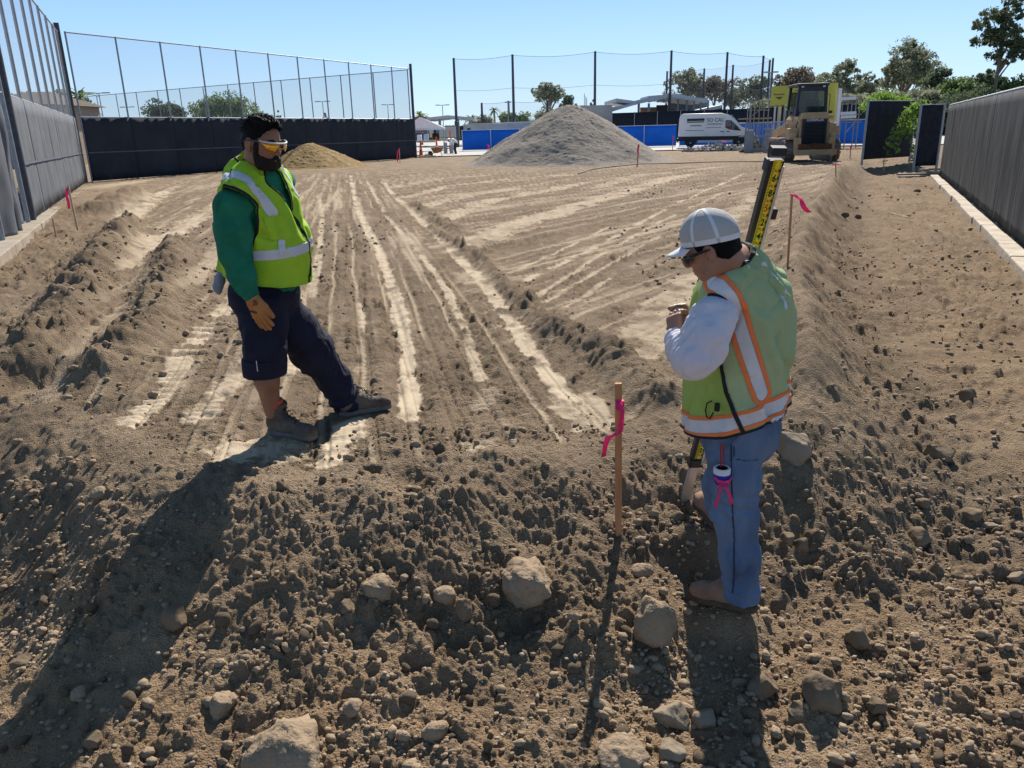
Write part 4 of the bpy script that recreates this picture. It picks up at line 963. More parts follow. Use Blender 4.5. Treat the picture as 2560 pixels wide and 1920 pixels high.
# house with brown roof beyond the left net
e = tag(empty('house'), 'beige house with brown pitched roof seen through the left net', 'house')
a = AT(-60, 300, 62); b = AT(120, 300, 62); zr = AT(60, 222, 62)[2]; ze = AT(60, 262, 62)[2]
cxh = (a[0] + b[0]) / 2; wh = b[0] - a[0]
MB().box((cxh, 66, ze / 2), (wh, 8, ze)).build('wall', mat('beige_stucco', (.42, .34, .26), .9), e)
MB().add([(cxh - wh / 2 - .5, 61.5, ze), (cxh + wh / 2 + .5, 61.5, ze), (cxh + wh / 2 - 1.6, 66, zr), (cxh - wh / 2 + 1.6, 66, zr), (cxh - wh / 2 - .5, 70.5, ze), (cxh + wh / 2 + .5, 70.5, ze)], [(0, 1, 2, 3), (5, 4, 3, 2), (1, 5, 2), (4, 0, 3), (0, 4, 5, 1)]).build('roof', mat('brown_roof_shingle', (.12, .09, .07), .9, var=.25), e)
# green vine over the gate
def vine():
    e = tag(empty('vine'), 'bright green vine drooping between the two black gate panels', 'plant'); r = np.random.RandomState(8); P = []; mb = MB()
    c = AT(2296, 280, 34.2)
    for k in range(15):
        st = c + np.array([r.uniform(-.15, .55), r.uniform(-.3, .3), r.uniform(-.05, .3)]); d = np.array([r.uniform(-1.6, .4), r.uniform(-.4, .2), r.uniform(-2.2, .2)]); pts = []
        for t in np.linspace(0, 1, 9):
            q = st + d * t * .8 + np.array([0, 0, .5 * t - .9 * t * t]); pts.append(tuple(q))
            for _ in range(8): P.append(q + r.normal(size=3) * .07)
        mb.tube(pts, .008, 4)
    P = np.array(P); m = len(P); u = r.normal(size=(m, 3)); u /= np.linalg.norm(u, axis=1)[:, None]; v = np.cross(u, r.normal(size=(m, 3))); v /= np.linalg.norm(v, axis=1)[:, None]; s = r.uniform(.05, .12, m)[:, None]
    V = np.stack([P - u * s, P + v * s * .5, P + u * s, P - v * s * .5], 1).reshape(-1, 3); link('foliage', npmesh('f', V, np.arange(4 * m).reshape(-1, 4), False), lm['bright'], e); mb.build('stem', bark, e)
vine()
# ================================================================== STAKES WITH RIBBONS
stake_wood = mat('fresh_lath_wood', (.42, .19, .085), .75, c2=(.55, .27, .13), stretch=(9, 9, .8), scale=6, bump=.15)
lath_pale = mat('pale_lath_wood', (.55, .40, .25), .8, var=.12)
pink = mat('pink_flagging', (.90, .06, .28), .5, var=.06, transl=.3)
def ribbon(pts, w, name='ribbon', parent=None, wdir=(1, 0, 0), m=None):
    V = []; wd = Vector(wdir)
    pts = [Vector(p) for p in pts]
    for i, p in enumerate(pts):
        a = .5 * math.sin(i * 1.1) + .2; d = Vector((wd.x * math.cos(a) - wd.y * math.sin(a), wd.x * math.sin(a) + wd.y * math.cos(a), wd.z))
        V.append(p - d * w / 2); V.append(p + d * w / 2)
    F = [(2 * i, 2 * i + 1, 2 * i + 3, 2 * i + 2) for i in range(len(pts) - 1)]
    me = bpy.data.meshes.new(name); me.from_pydata([tuple(v) for v in V], [], F); me.polygons.foreach_set('use_smooth', [True] * len(F)); me.update()
    o = link(name, me, m or pink, parent); o.modifiers.new('s', 'SOLIDIFY').thickness = .0008 if w < .05 else .003; return o
def stake(base, top, z, w, label, m=lath_pale, rib=None, rw=.03, name='survey_stake', thick=None, Y=None):
    b = G(base[0], base[1], z)
    for _ in range(6): b = G(base[0], base[1], gsm(b[0], b[1]))
    t = AT(top[0], top[1], b[1] + (Y or 0)); o = (0, 0, 0); e = tag(empty(name, tuple(b)), label, 'stake'); d = t - b
    dn = Vector(d).normalized(); M_ = MB().bar(tuple(-np.array(dn) * .12), tuple(d), w, thick or w * .5, up=(0, 1, 0)); M_.build('lath', m, e, bevel=.002 if w > .03 else 0)
    if rib:
        P = [AT(x, y, b[1] + (Y or 0) * .9 - (w * .6 + .004)) - b for x, y in rib]; ribbon([tuple(p) for p in P], rw, 'ribbon', e)
    return e, b, t
e, sb, st = stake((1546, 1342), (1546, 958), -.25, .030, 'orange brown wooden stake with pink ribbon on the near slope', stake_wood, None, thick=.020)
sY = sb[1] - .017
# wrapped knot, end tail down to the left, as in the photograph
MB().box(tuple(AT(1549, 1012, sb[1]) - sb), (.040, .030, .045)).build('ribbon_knot', pink, e, bevel=.004)
rp = [(1546, 1000), (1556, 1030), (1554, 1055), (1550, 1078), (1538, 1086), (1520, 1094), (1514, 1110), (1511, 1128), (1508, 1142)]
ribbon([tuple(AT(x, y, sY - .012) - sb) for x, y in rp], .028, 'ribbon', e)
stake((1969, 668), (1980, 485), .1, .022, 'wooden stake with a long pink streamer on the crest of the right bank', stake_wood, [(1980, 486), (1992, 492), (2003, 500), (2008, 515), (2014, 524), (2024, 531)], .06)
stake((195, 578), (170, 464), -.1, .04, 'leaning pale stake with pink ribbon near the left concrete ledge', lath_pale, [(168, 470), (166, 488), (171, 505), (173, 522)], .055)
stake((141, 594), (131, 545), -.15, .035, 'short pale stake without ribbon beside the left concrete ledge')
stake((393, 432), (385, 386), 0, .045, 'pale stake with a small pink ribbon in front of the navy fence at the left', lath_pale, [(385, 388), (387, 396), (386, 402)], .09)
stake((856, 399), (852, 366), 0, .045, 'left stake of the close pink flagged pair right of the sand pile', lath_pale, [(852, 369), (849, 374), (846, 379)], .09)
stake((877, 404), (872, 366), 0, .045, 'right stake of the close pink flagged pair right of the sand pile', lath_pale, [(872, 369), (870, 374), (867, 379)], .09)
stake((1000, 407), (998, 370), 0, .045, 'stake with a long hanging pink ribbon near the end of the navy fence', lath_pale, [(998, 371), (994, 382), (993, 392), (994, 404)], .08)
stake((1221, 391), (1219, 360), 0, .045, 'stake with white pink ribbon in front of the blue fence left of the gravel pile', lath_pale, [(1219, 362), (1222, 370), (1224, 374)], .15)
stake((1593, 415), (1597, 360), 0, .05, 'orange stake at the right foot of the gravel pile', mat('orange_lath', (.6, .20, .09), .8), [(1597, 362), (1594, 378), (1596, 386)], .10)
stake((1681, 377), (1683, 340), 0, .05, 'thin pinkish stake in front of the blue fence left of the van', mat('pinkish_lath', (.55, .25, .2), .8), [(1683, 340), (1683, 350)], .12)
stake((1806, 374), (1804, 350), 0, .05, 'red flagged stake in front of the van front wheel', lath_pale, [(1804, 352), (1812, 354), (1816, 357)], .13)
stake((2090, 455), (2089, 408), .1, .03, 'stake with a flat pink ribbon on the bank just in front of the loader', lath_pale, [(2080, 414), (2086, 411), (2093, 410), (2098, 413)], .12)
stake((2125, 400), (2127, 364), 0, .045, 'pink tipped stake between the loader and the wide gate panel', lath_pale, [(2127, 365), (2127, 372)], .12)
stake((2210, 428), (2209, 404), -.1, .035, 'short pale stake under the wide gate panel', lath_pale)
# hose and stick on the ground
hose_m = mat('dark_hose', (.07, .05, .035), .7)
pts = []
for x, y in [(1445, 433), (1480, 424), (1530, 417), (1600, 412), (1690, 409), (1790, 405), (1900, 402), (1960, 401), (2000, 400)]:
    p = G(x, y, .06); pts.append((p[0], p[1], gsm(p[0], p[1]) + .05))
o = MB().tube(pts, .020, 6).build('hose', hose_m, None, True); tag(o, 'thin dark hose lying across the pad in front of the gravel pile', 'hose')
p0 = G(2226, 528, -.28); p1 = G(2282, 538, -.28); o = MB().bar((p0[0], p0[1], gsm(p0[0], p0[1]) + .03), (p1[0], p1[1], gsm(p1[0], p1[1]) + .03), .03).build('lath', lath_pale, None); o.name = 'loose_lath'; tag(o, 'pale loose lath lying flat in the corridor beside the right fence', 'lath')

# ================================================================== TRACK LOADER (seen from behind)
cat_y = mat('dusty_machine_yellow', (.44, .29, .14), .7, c2=(.56, .41, .25), scale=3, bump=.1, detail=7); mach_dk = mat('machine_charcoal', (.035, .04, .055), .5, var=.3)
shoe = mat('worn_track_steel', (.20, .17, .145), .55, metal=.5, c2=(.32, .28, .24), scale=9); glass_dk = mat('cab_glass', (.03, .045, .04), .08, spec=.6, alpha=.6)
seat_m = mat('seat_black', (.02, .02, .024), .8); lettering = mat('white_lettering', (.7, .7, .7), .6, var=.02)
def loader():
    c = AT(2026, 405, 37.6); e = tag(empty('track_loader', (c[0], 37.4, .02), math.radians(-4)), 'dusty yellow tracked loader parked facing away beside the gate', 'loader')
    # local: x right, y away, z up ; rear plane at y=0
    S = 1.0
    for s in (-1, 1):
        cx = s * 1.02; w = .46; out = []
        for k in range(9): a = math.pi / 2 + math.pi * k / 8; out.append((math.cos(a) * .42 + .45, math.sin(a) * .42 + .45))
        for k in range(9): a = -math.pi / 2 + math.pi * k / 8; out.append((math.cos(a) * .40 + 2.9, math.sin(a) * .40 + .42))
        mb = MB(); V = [(cx - w / 2 + .05, y, z) for y, z in out] + [(cx + w / 2 - .05, y, z) for y, z in out]; n = len(out)
        mb.add(V, [tuple(range(n)), tuple(range(2 * n - 1, n - 1, -1))] + [(i, (i + 1) % n, (i + 1) % n + n, i + n) for i in range(n)]); mb.build('track', mach_dk, e)
        # shoes round the loop
        L = []; m_ = len(out)
        for i in range(m_):
            a = np.array(out[i]); b = np.array(out[(i + 1) % m_]); d = np.linalg.norm(b - a); k = max(1, int(round(d / .17)))
            for j in range(k): L.append((a + (b - a) * (j + .5) / k, (b - a) / d))
        sh = MB().box((0, 0, 0), (w, .155, .03)).box((0, 0, .035), (w, .03, .05)); first = None
        for q, d in L:
            if first is None:
                o = sh.build('track_shoe', shoe, e); first = o
            else:
                o = first.copy(); COL.objects.link(o); o.parent = e
            ang = math.atan2(d[1], d[0]); nrm = (-d[1], d[0]); cen = np.array([1.7, .44]); sgn = 1 if np.dot(q - cen, nrm) > 0 else -1
            o.matrix_local = Matrix.Translation((cx, q[0] + nrm[0] * .02 * sgn, q[1] + nrm[1] * .02 * sgn)) @ Matrix.Rotation(ang + (0 if sgn > 0 else math.pi), 4, 'X')
        MB().prism([(cx - .3 if s < 0 else cx - .24, .98), (cx + .24 if s < 0 else cx + .3, .98), (cx + .24 if s < 0 else cx + .3, 1.04), (cx - .3 if s < 0 else cx - .24, 1.04)], .9, 3.0).build('fender', cat_y, e)
    # body
    MB().prism([(-.62, .55), (.62, .55), (.66, 1.05), (.64, 1.85), (.5, 2.12), (-.5, 2.12), (-.64, 1.85), (-.66, 1.05)], .15, 2.6).build('engine_body', cat_y, e, bevel=.03)
    MB().box((0, .11, 1.28), (1.12, .08, 1.25)).build('radiator_frame', mach_dk, e, bevel=.02)
    MB().box((0, .06, 1.22), (.92, .03, .92)).build('radiator_grille', mat('grille_shadow', (.012, .012, .015), .8), e)
    gsl = None
    for k in range(15):
        o = MB().box((0, 0, 0), (.92, .03, .022)).build('grille_slat', mach_dk, e) if gsl is None else gsl.copy()
        if gsl is None: gsl = o
        else: COL.objects.link(o); o.parent = e
        o.location = (0, .035, .80 + k * .06)
    text('lettering', 'CATERPILLAR', .13, lettering, e, (0, .063, 1.80), Matrix.Rotation(math.pi / 2, 3, 'X'), .003, bold=.004, sx=.95)
    MB().prism([(-.64, 1.86), (.64, 1.86), (.55, 2.14), (-.55, 2.14)], .06, .35).build('hood_rear', cat_y, e, bevel=.02)
    for s in (-1, 1): MB().tube([(s * .70, .35, 1.35), (s * .76, .33, 1.5), (s * .70, .35, 1.75)], .025, 6).build('hand_rail', mach_dk, e)
    MB().box((-.86, .65, 1.22), (.42, .7, .5)).build('left_tank', cat_y, e, bevel=.04)
    MB().box((.84, .55, 1.35), (.34, .7, .62)).build('right_tank', cat_y, e, bevel=.04)
    MB().box((1.02, .75, 1.34), (.5, .45, .42)).build('lift_arm_box', cat_y, e, bevel=.03)
    # lift arms
    for s in (-1, 1):
        mb = MB(); mb.bar((s * 1.0, 1.0, 1.5), (s * .95, 3.6, 1.1), .16, .42); mb.build('lift_arm', cat_y, e, bevel=.02)
        MB().prism([(s * .95 - .17, .98), (s * .95 + .17, .98), (s * .86 + .08, 1.25), (s * .86 - .12, 1.25)], .1, .9).build('cowl', cat_y, e, bevel=.02)
    # ripper / rear bar
    MB().box((0, -.18, .62), (1.5, .16, .30)).build('rear_beam', mat('rusty_brown_beam', (.13, .06, .03), .8, var=.3), e, bevel=.02)
    MB().box((0, -.35, .40), (1.86, .22, .24)).build('ripper_bar', cat_y, e, bevel=.02)
    for s in (-1, 1): MB().prism([(s * .76 - .14, .36), (s * .76 + .14, .36), (s * .76 + .13, 1.05), (s * .76 - .13, 1.05)], -.22, .12).build('ripper_arm', cat_y, e, bevel=.02)
    for x in (-.12, .70): mb = MB().box((x, -.38, .38), (.17, .28, .30)); mb.build('shank_holder', cat_y, e, bevel=.015); MB().box((x, -.42, .10), (.07, .16, .36)).build('shank', shoe, e)
    MB().box((0, -.29, .80), (.34, .06, .05)).build('tow_pin', mach_dk, e)
    # cab
    zb, zt = 2.0, 3.34; y0, y1 = .85, 2.3
    for s in (-1, 1):
        for y in (y0, y1): MB().bar((s * .66, y, zb), (s * .60, y, zt), .12, .12).build('cab_post', mach_dk, e)
        MB().bar((s * .80, y0 - .02, 1.75), (s * .80, y0 - .02, 2.9), .025).build('grab_rail', mach_dk, e)
        MB().bar((s * .80, y0 - .02, 2.9), (s * .66, y0, 2.95), .025).build('grab_rail', mach_dk, e)
        MB().bar((s * .66, (y0 + y1) / 2, zb + .02), (s * .66, (y0 + y1) / 2, zb + .3), y1 - y0, .04, up=(1, 0, 0)).build('side_panel', mach_dk, e)
        MB().box((s * .9, y0, 2.15), (.12, .1, .12)).build('mirror', mach_dk, e)
    MB().box((0, (y0 + y1) / 2, zt + .02), (1.42, y1 - y0 + .25, .13)).build('cab_roof', mach_dk, e, bevel=.04)
    MB().box((0, y0, zt - .14), (1.26, .12, .24)).build('roof_header', mach_dk, e)
    MB().box((0, y0, zb + .06), (1.36, .12, .16)).build('sill', mach_dk, e)
    MB().box((0, y0 + .02, 2.62), (1.1, .015, .95)).build('rear_window', glass_dk, e)
    MB().box((0, y1, 2.62), (1.1, .015, .95)).build('front_window', glass_dk, e)
    MB().box((.12, 1.5, 2.42), (.46, .14, .62)).build('seat_back', seat_m, e, bevel=.05); MB().box((.42, 1.55, 2.45), (.24, .12, .56)).build('headrest', seat_m, e, bevel=.05)
    MB().tube([(-.42, 1.3, 2.1), (-.45, 1.3, 2.45), (-.36, 1.3, 2.62)], .05, 8).build('lever_console', seat_m, e)
    MB().box((.75, .5, 1.95), (.24, .5, .12)).build('battery_box', cat_y, e, bevel=.02)
    for x in (-.48, .48): MB().box((x, y0 - .06, zt - .05), (.12, .06, .09)).build('work_light', white_p, e)
loader()

# ================================================================== VAN
def van():
    a = AT(1700, 374, 66.0); L = 5.9; e = tag(empty('delivery_van', (a[0] - .05, 66.6, .1), math.radians(-13)), 'white high roof delivery van with dark lettering in front of the blue fence', 'van')
    Ws = 2.05
    prof = [(0, .62), (.02, .55), (5.75, .50), (5.92, .62), (5.93, 1.0), (5.80, 1.18), (5.05, 1.42), (4.85, 1.50), (4.25, 2.15), (3.85, 2.42), (3.3, 2.56), (.35, 2.58), (.12, 2.48), (.04, 2.2), (0, 1.2)]
    mb = MB(); n = len(prof)
    def ring(y, ins):
        cx, cz = 2.9, 1.5; return [(cx + (x - cx) * (1 - ins * .35), y, cz + (z - cz) * (1 - ins)) if z > 1.3 else (x, y, z) for x, z in prof]
    rings = [ring(-Ws / 2 + .10, .10), ring(-Ws / 2 + .02, .035), ring(-Ws / 2, 0.0) if False else None]
    R_ = [(-Ws / 2 + .13, .10), (-Ws / 2 + .05, .03), (-Ws / 2 + .09, 0), (Ws / 2 - .09, 0), (Ws / 2 - .05, .03), (Ws / 2 - .13, .10)]
    # side lean: sides narrower at the roof
    V = []
    for y, q in [(-1, 0), (1, 0)]:
        for x, z in prof:
            t = max(0, (z - 1.2) / 1.4); V.append((x, y * (Ws / 2 - .10 * t * t - (.12 if x > 5.6 else 0)), z))
    mb.add(V, [tuple(range(n)), tuple(range(2 * n - 1, n - 1, -1))] + [(i, i + n, (i + 1) % n + n, (i + 1) % n) for i in range(n)])
    o = mb.build('body', white_p, e, True); bv = o.modifiers.new('b', 'BEVEL'); bv.width = .07; bv.segments = 3; bv.limit_method = 'ANGLE'; bv.angle_limit = math.radians(50)
    yf = -Ws / 2
    def onside(name, pts, m, th=.012, off=.004):
        mb = MB(); V = []
        for x, z in pts:
            t = max(0, (z - 1.2) / 1.4); V.append((x, yf + .10 * t * t - off, z))
        V += [(v[0], v[1] + th + off, v[2]) for v in V]; k = len(pts)
        mb.add(V, [tuple(range(k)), tuple(range(2 * k - 1, k - 1, -1))] + [(i, i + k, (i + 1) % k + k, (i + 1) % k) for i in range(k)]); return mb.build(name, m, e)
    glass = mat('van_glass', (.02, .025, .03), .08, spec=.8); tint = mat('windscreen_glass', (.10, .20, .30), .08, spec=.8)
    onside('side_window', [(3.62, 1.45), (3.95, 1.30), (4.86, 1.20), (4.30, 1.80), (3.95, 2.02), (3.62, 2.02)], glass, off=.012)
    onside('window_divider', [(4.08, 1.30), (4.13, 1.30), (4.13, 1.95), (4.08, 1.97)], black_p, off=.02)
    onside('seat_glimpse', [(3.70, 1.42), (4.03, 1.32), (4.03, 1.55), (3.75, 1.60)], mat('red_seat', (.25, .03, .03), .7), off=.016)
    onside('lower_cladding', [(-.02, .50), (5.5, .48), (5.85, .62), (5.6, .80), (.0, .86)], black_p, off=.014)
    onside('rocker_strip', [(1.55, .36), (4.4, .34), (4.4, .52), (1.55, .54)], mat('silver_strip', (.45, .48, .52), .5), off=.018)
    for x in (3.4, 3.85): onside('door_handle', [(x - .12, 1.14), (x + .12, 1.14), (x + .12, 1.19), (x - .12, 1.19)], black_p, off=.03)
    onside('slide_rail', [(.55, 1.30), (2.0, 1.26), (2.0, 1.285), (.55, 1.33)], black_p, off=.02)
    for pts in ([(3.50, .86), (3.515, .86), (3.515, 2.3), (3.50, 2.3)], [(2.15, .86), (2.16, .86), (2.16, 2.3), (2.15, 2.3)]): onside('door_seam', pts, mat('seam_shadow', (.25, .27, .3), .7), off=.008)
    R90 = Matrix.Rotation(math.pi / 2, 3, 'X'); tilt = Matrix.Rotation(math.pi / 2 + .05, 3, 'X')
    onside('name_block', [(.65, 2.02), (2.0, 2.02), (2.0, 2.20), (.65, 2.20)], mat('dark_print', (.03, .035, .06), .6), off=.012)
    onside('name_block', [(.65, 1.90), (1.98, 1.90), (1.98, 1.97), (.65, 1.97)], mat('dark_print', (.03, .035, .06), .6), off=.012)
    dk = mat('print_ink', (.06, .07, .11), .6)
    text('lettering', 'SO CAL', .40, dk, e, (2.84, yf + .015, 2.04), tilt, .002, sx=.95)
    text('lettering', 'REMOVAL', .21, dk, e, (2.84, yf + .005, 1.74), tilt, .002, sx=1.15, space=1.15)
    onside('print_line', [(2.15, 1.48), (3.3, 1.47), (3.3, 1.50), (2.15, 1.51)], dk, off=.012)
    for k in range(9): onside('print_mark', [(.92 + k * .10, 1.62), (.98 + k * .10, 1.62), (.98 + k * .10, 1.70), (.92 + k * .10, 1.70)], dk, off=.012)
    for xw in (.98, 4.72):
        MB().lathe((xw, yf + .12, .36), [(.02, .0), (.2, .0), (.36, .02), (.37, .10), (.37, .24), (.1, .24)], 24, 'Y').build('tyre', rubber, e, True)
        MB().lathe((xw, yf + .10, .36), [(.02, .01), (.06, -.01), (.10, .03), (.19, .03), (.21, .0), (.21, .06)], 20, 'Y').build('rim', mat('steel_rim', (.3, .31, .33), .4, metal=.6), e, True)
        arc = [(xw + math.cos(t) * .47, .36 + math.sin(t) * .47) for t in np.linspace(0, math.pi, 12)]; onside('wheel_arch', [(arc[0][0], .3)] + arc + [(arc[-1][0], .3)], black_p, off=.022)
        MB().lathe((xw, yf + 1.75, .36), [(.02, .0), (.36, .02), (.37, .24), (.1, .24)], 16, 'Y').build('tyre', rubber, e, True)
        # dark wheel faces must stand proud of the arch
    for o in e.children:
        if o.name.startswith(('tyre', 'rim')) and min(v.co.y for v in o.data.vertices) < 0: o.location.y = -.16
    MB().add([(4.83, -.86, 1.56), (4.83, .86, 1.56), (4.02, .80, 2.38), (4.02, -.80, 2.38), (4.90, -.86, 1.53), (4.90, .86, 1.53), (4.08, .80, 2.42), (4.08, -.80, 2.42)], [(4, 5, 6, 7), (0, 3, 2, 1), (0, 1, 5, 4), (2, 3, 7, 6), (0, 4, 7, 3), (1, 2, 6, 5)]).build('windscreen', tint, e)
    for s in (-1, 1): MB().box((5.62, s * .80, 1.13), (.42, .22, .22)).build('headlight', mat('headlight_glass', (.25, .27, .3), .15), e, bevel=.04)
    MB().box((5.86, 0, .62), (.22, 1.9, .34)).build('front_bumper', black_p, e, bevel=.05)
    MB().box((5.93, 0, .98), (.06, 1.2, .28)).build('grille', black_p, e)
    MB().box((-.03, 0, .60), (.14, 1.9, .28)).build('rear_bumper', black_p, e, bevel=.03)
    MB().box((-.0, -.9, 1.35), (.05, .12, .5)).build('tail_light', mat('red_lens', (.3, .02, .02), .3), e)
    MB().box((4.45, yf - .16, 1.42), (.12, .18, .30)).build('mirror', black_p, e, bevel=.03)
van()

# ================================================================== YELLOW PANEL, FORMWORK, SCAFFOLD, CAGE
yel = mat('yellow_panel_paint', (.52, .50, .10), .7, var=.06, scale=.8)
Ys = 58.0
e = tag(empty('yellow_panel'), 'big pale yellow panel with dark emblem standing behind the loader', 'panel')
def flatpoly(pts, Y, th, name, m, parent):
    A_ = [AT(x, y, Y) for x, y in pts]; V = [tuple(p) for p in A_] + [(p[0], p[1] + th, p[2]) for p in A_]; n = len(pts)
    return MB().add(V, [tuple(range(n))[::-1], tuple(range(n, 2 * n))] + [(i, (i + 1) % n, (i + 1) % n + n, i + n) for i in range(n)]).build(name, m, parent)
flatpoly([(1926, 265), (1930, 216), (2065, 208.5), (2066, 252), (2000, 259)], Ys, .08, 'board', yel, e)
flatpoly([(2066, 252), (2065.4, 208.4), (2096, 206), (2092, 300), (2066, 300)], Ys + .005, .08, 'board', yel, e)
dkp = mat('panel_print', (.07, .075, .03), .8)
flatpoly([(1939, 243), (1957, 242), (1949, 249)], Ys - .03, .02, 'emblem', dkp, e)
flatpoly([(1943, 241), (1953, 240.4), (1948, 244)], Ys - .034, .004, 'emblem', yel, e)
for k in range(9): flatpoly([(1935 + k * 3, 237.5 - k * .12), (1937 + k * 3, 237.4 - k * .12), (1937 + k * 3, 235.4 - k * .12), (1935 + k * 3, 235.5 - k * .12)], Ys - .03, .02, 'print_mark', dkp, e)
for (x, y) in ((1988, 227), (1986, 234), (1989, 241)): flatpoly([(x, y), (x + 6, y), (x + 6, y - 1.5), (x, y - 1.5)], Ys - .03, .02, 'print_mark', dkp, e)
e = tag(empty('formwork'), 'pale grey concrete form panels under the yellow panel', 'formwork')
for k, (x0, x1, m) in enumerate([(1932, 1939, roof_m), (1941, 1954, light_conc), (1956, 1966, grey_paint), (1967, 1992, light_conc), (2066, 2090, light_conc)]):
    hbox(MB(), x0, x1, 266, 366, 59 + .1 * k, .3).build('form_panel', m, e)
flatpoly([(2092, 312), (2090, 311), (2098, 220), (2106, 221), (2098, 312)], 57.5, .3, 'leaning_beam', white_p, e)
MB().bar(AT(1968, 272, 58.7), AT(1985, 290, 58.7), .15).build('brace', roof_m, e)
pipe = mat('scaffold_pipe', (.28, .27, .26), .6, metal=.3)
def scaffold(label, xs, ys, Y, dep, slope=0.0, extra=()):
    e = tag(empty('scaffold'), label, 'scaffold')
    for x in xs:
        for d in (0, dep): a = AT(x, ys[0], Y + d); MB().tube([(a[0], Y + d, 0), tuple(a)], .035, 6).build('upright', pipe, e)
    for y in ys:
        for d in (0, dep): MB().tube([tuple(AT(xs[0] - 2, y, Y + d)), tuple(AT(xs[-1] + 2, y + slope * (xs[-1] - xs[0]), Y + d))], .03, 6).build('ledger', pipe, e)
    for a, b in extra: MB().tube([tuple(AT(*a, Y)), tuple(AT(*b, Y))], .03, 6).build('brace', pipe, e)
    return e
s1 = scaffold('pipe scaffold left of the yellow panel', [1871, 1877, 1888, 1900, 1912, 1923], [253, 275, 296, 307], 62, 1.6, 0, [((1871, 296), (1930, 253))])
a = AT(1860, 297, 62); b = AT(1930, 296, 62); MB().box(((a[0] + b[0]) / 2, 62.8, a[2]), (b[0] - a[0], 1.5, .1)).build('plank', wood_grey, s1)
s2 = scaffold('pipe scaffold between the loader and the gate panel', [2108, 2122, 2142, 2152], [242, 258, 286, 301, 306], 56, 1.8, -.01, [((2116, 330), (2146, 296)), ((2105, 262), (2152, 245))])
for y in (247, 284, 293): a = AT(2102, y, 56); b = AT(2140, y - 2, 56); MB().bar(tuple(a), tuple(b), .12, .2).build('plank', white_p, s2)
# steel cage with debris
e = tag(empty('mesh_cage'), 'grey steel mesh cage holding debris in front of the formwork', 'cage'); Yc = 52.0
x0, x1 = AT(1860, 380, Yc)[0], AT(1932, 380, Yc)[0]; zt_ = AT(1860, 309, Yc)[2]
for i, x in enumerate(np.linspace(x0, x1, 11)): MB().box((x, Yc, zt_ / 2 + .1), (.05, .05, zt_ - .1)).build('bar', pipe, e)
for z in (.12, .5, zt_ * .55, zt_): MB().box(((x0 + x1) / 2, Yc, z), (x1 - x0, .06, .06 if z > .2 else .25)).build('rail', pipe, e); MB().box(((x0 + x1) / 2, Yc + 1.4, z), (x1 - x0, .06, .06)).build('rail', pipe, e)
MB().box((x0 + .25, Yc, .75), (.55, .07, 1.2)).build('side_sheet', grey_paint, e)
for x in (x0, x1): MB().box((x, Yc + .7, zt_), (.05, 1.4, .05)).build('rail', pipe, e)
debris_m = mat('mixed_debris', (.10, .09, .07), .9, c2=(.45, .42, .36), scale=5, thresh=(.45, .6))
def heap(name, lab, cat, c, R, n, s0, s1, m, seed, hgt=.5):
    r = np.random.RandomState(seed); VS = []; FS = []; off = 0
    for j in range(n):
        V, F = rockshape(ICO1, seed * 10 + j % 9, .5, .4); q = r.uniform(0, 1) ** .6; a = r.uniform(0, 6.28); s = r.uniform(s0, s1)
        p = np.array([c[0] + R[0] * q * math.cos(a), c[1] + R[1] * q * math.sin(a), hgt * (1 - q) * r.uniform(.2, 1) + .05]); VS.append(V * s * r.uniform(.5, 1.4, 3) + p); FS.append(F + off); off += len(V)
    o = link(name, npmesh(name, np.concatenate(VS), np.concatenate(FS), False), m); tag(o, lab, cat, kind='stuff'); return o
heap('debris_heap', 'heap of mixed debris inside and beside the mesh cage', 'debris', ((x0 + x1) / 2, Yc + .8), (1.0, .6), 120, .05, .18, debris_m, 3, 1.0)
rc = AT(1810, 384, 56); heap('rubble_heap', 'low heap of broken grey rubble in front of the van', 'rubble', (rc[0], 57.5), (2.6, .8), 260, .06, .22, mat('grey_rubble', (.22, .19, .17), .9, c2=(.40, .37, .34), scale=3), 5, .42)
wc = AT(1066, 386, 60); heap('rubble_heap', 'small scatter of white rubble by the wheelbarrow', 'rubble', (wc[0], 60.3), (.8, .4), 60, .05, .12, white_conc, 6, .2)
t = MB().lathe((0, 0, 0), [(.30, 0), (.33, .9), (.36, .95), (.34, .96), (.2, 1.3), (.21, 1.35), (.38, 1.38)], 16); c = AT(1916, 380, 51.5); o = t.build('drum', grey_paint, None, True); o.location = (c[0], 51.2, .05); tag(o, 'grey drum with raised lid in front of the mesh cage', 'drum')
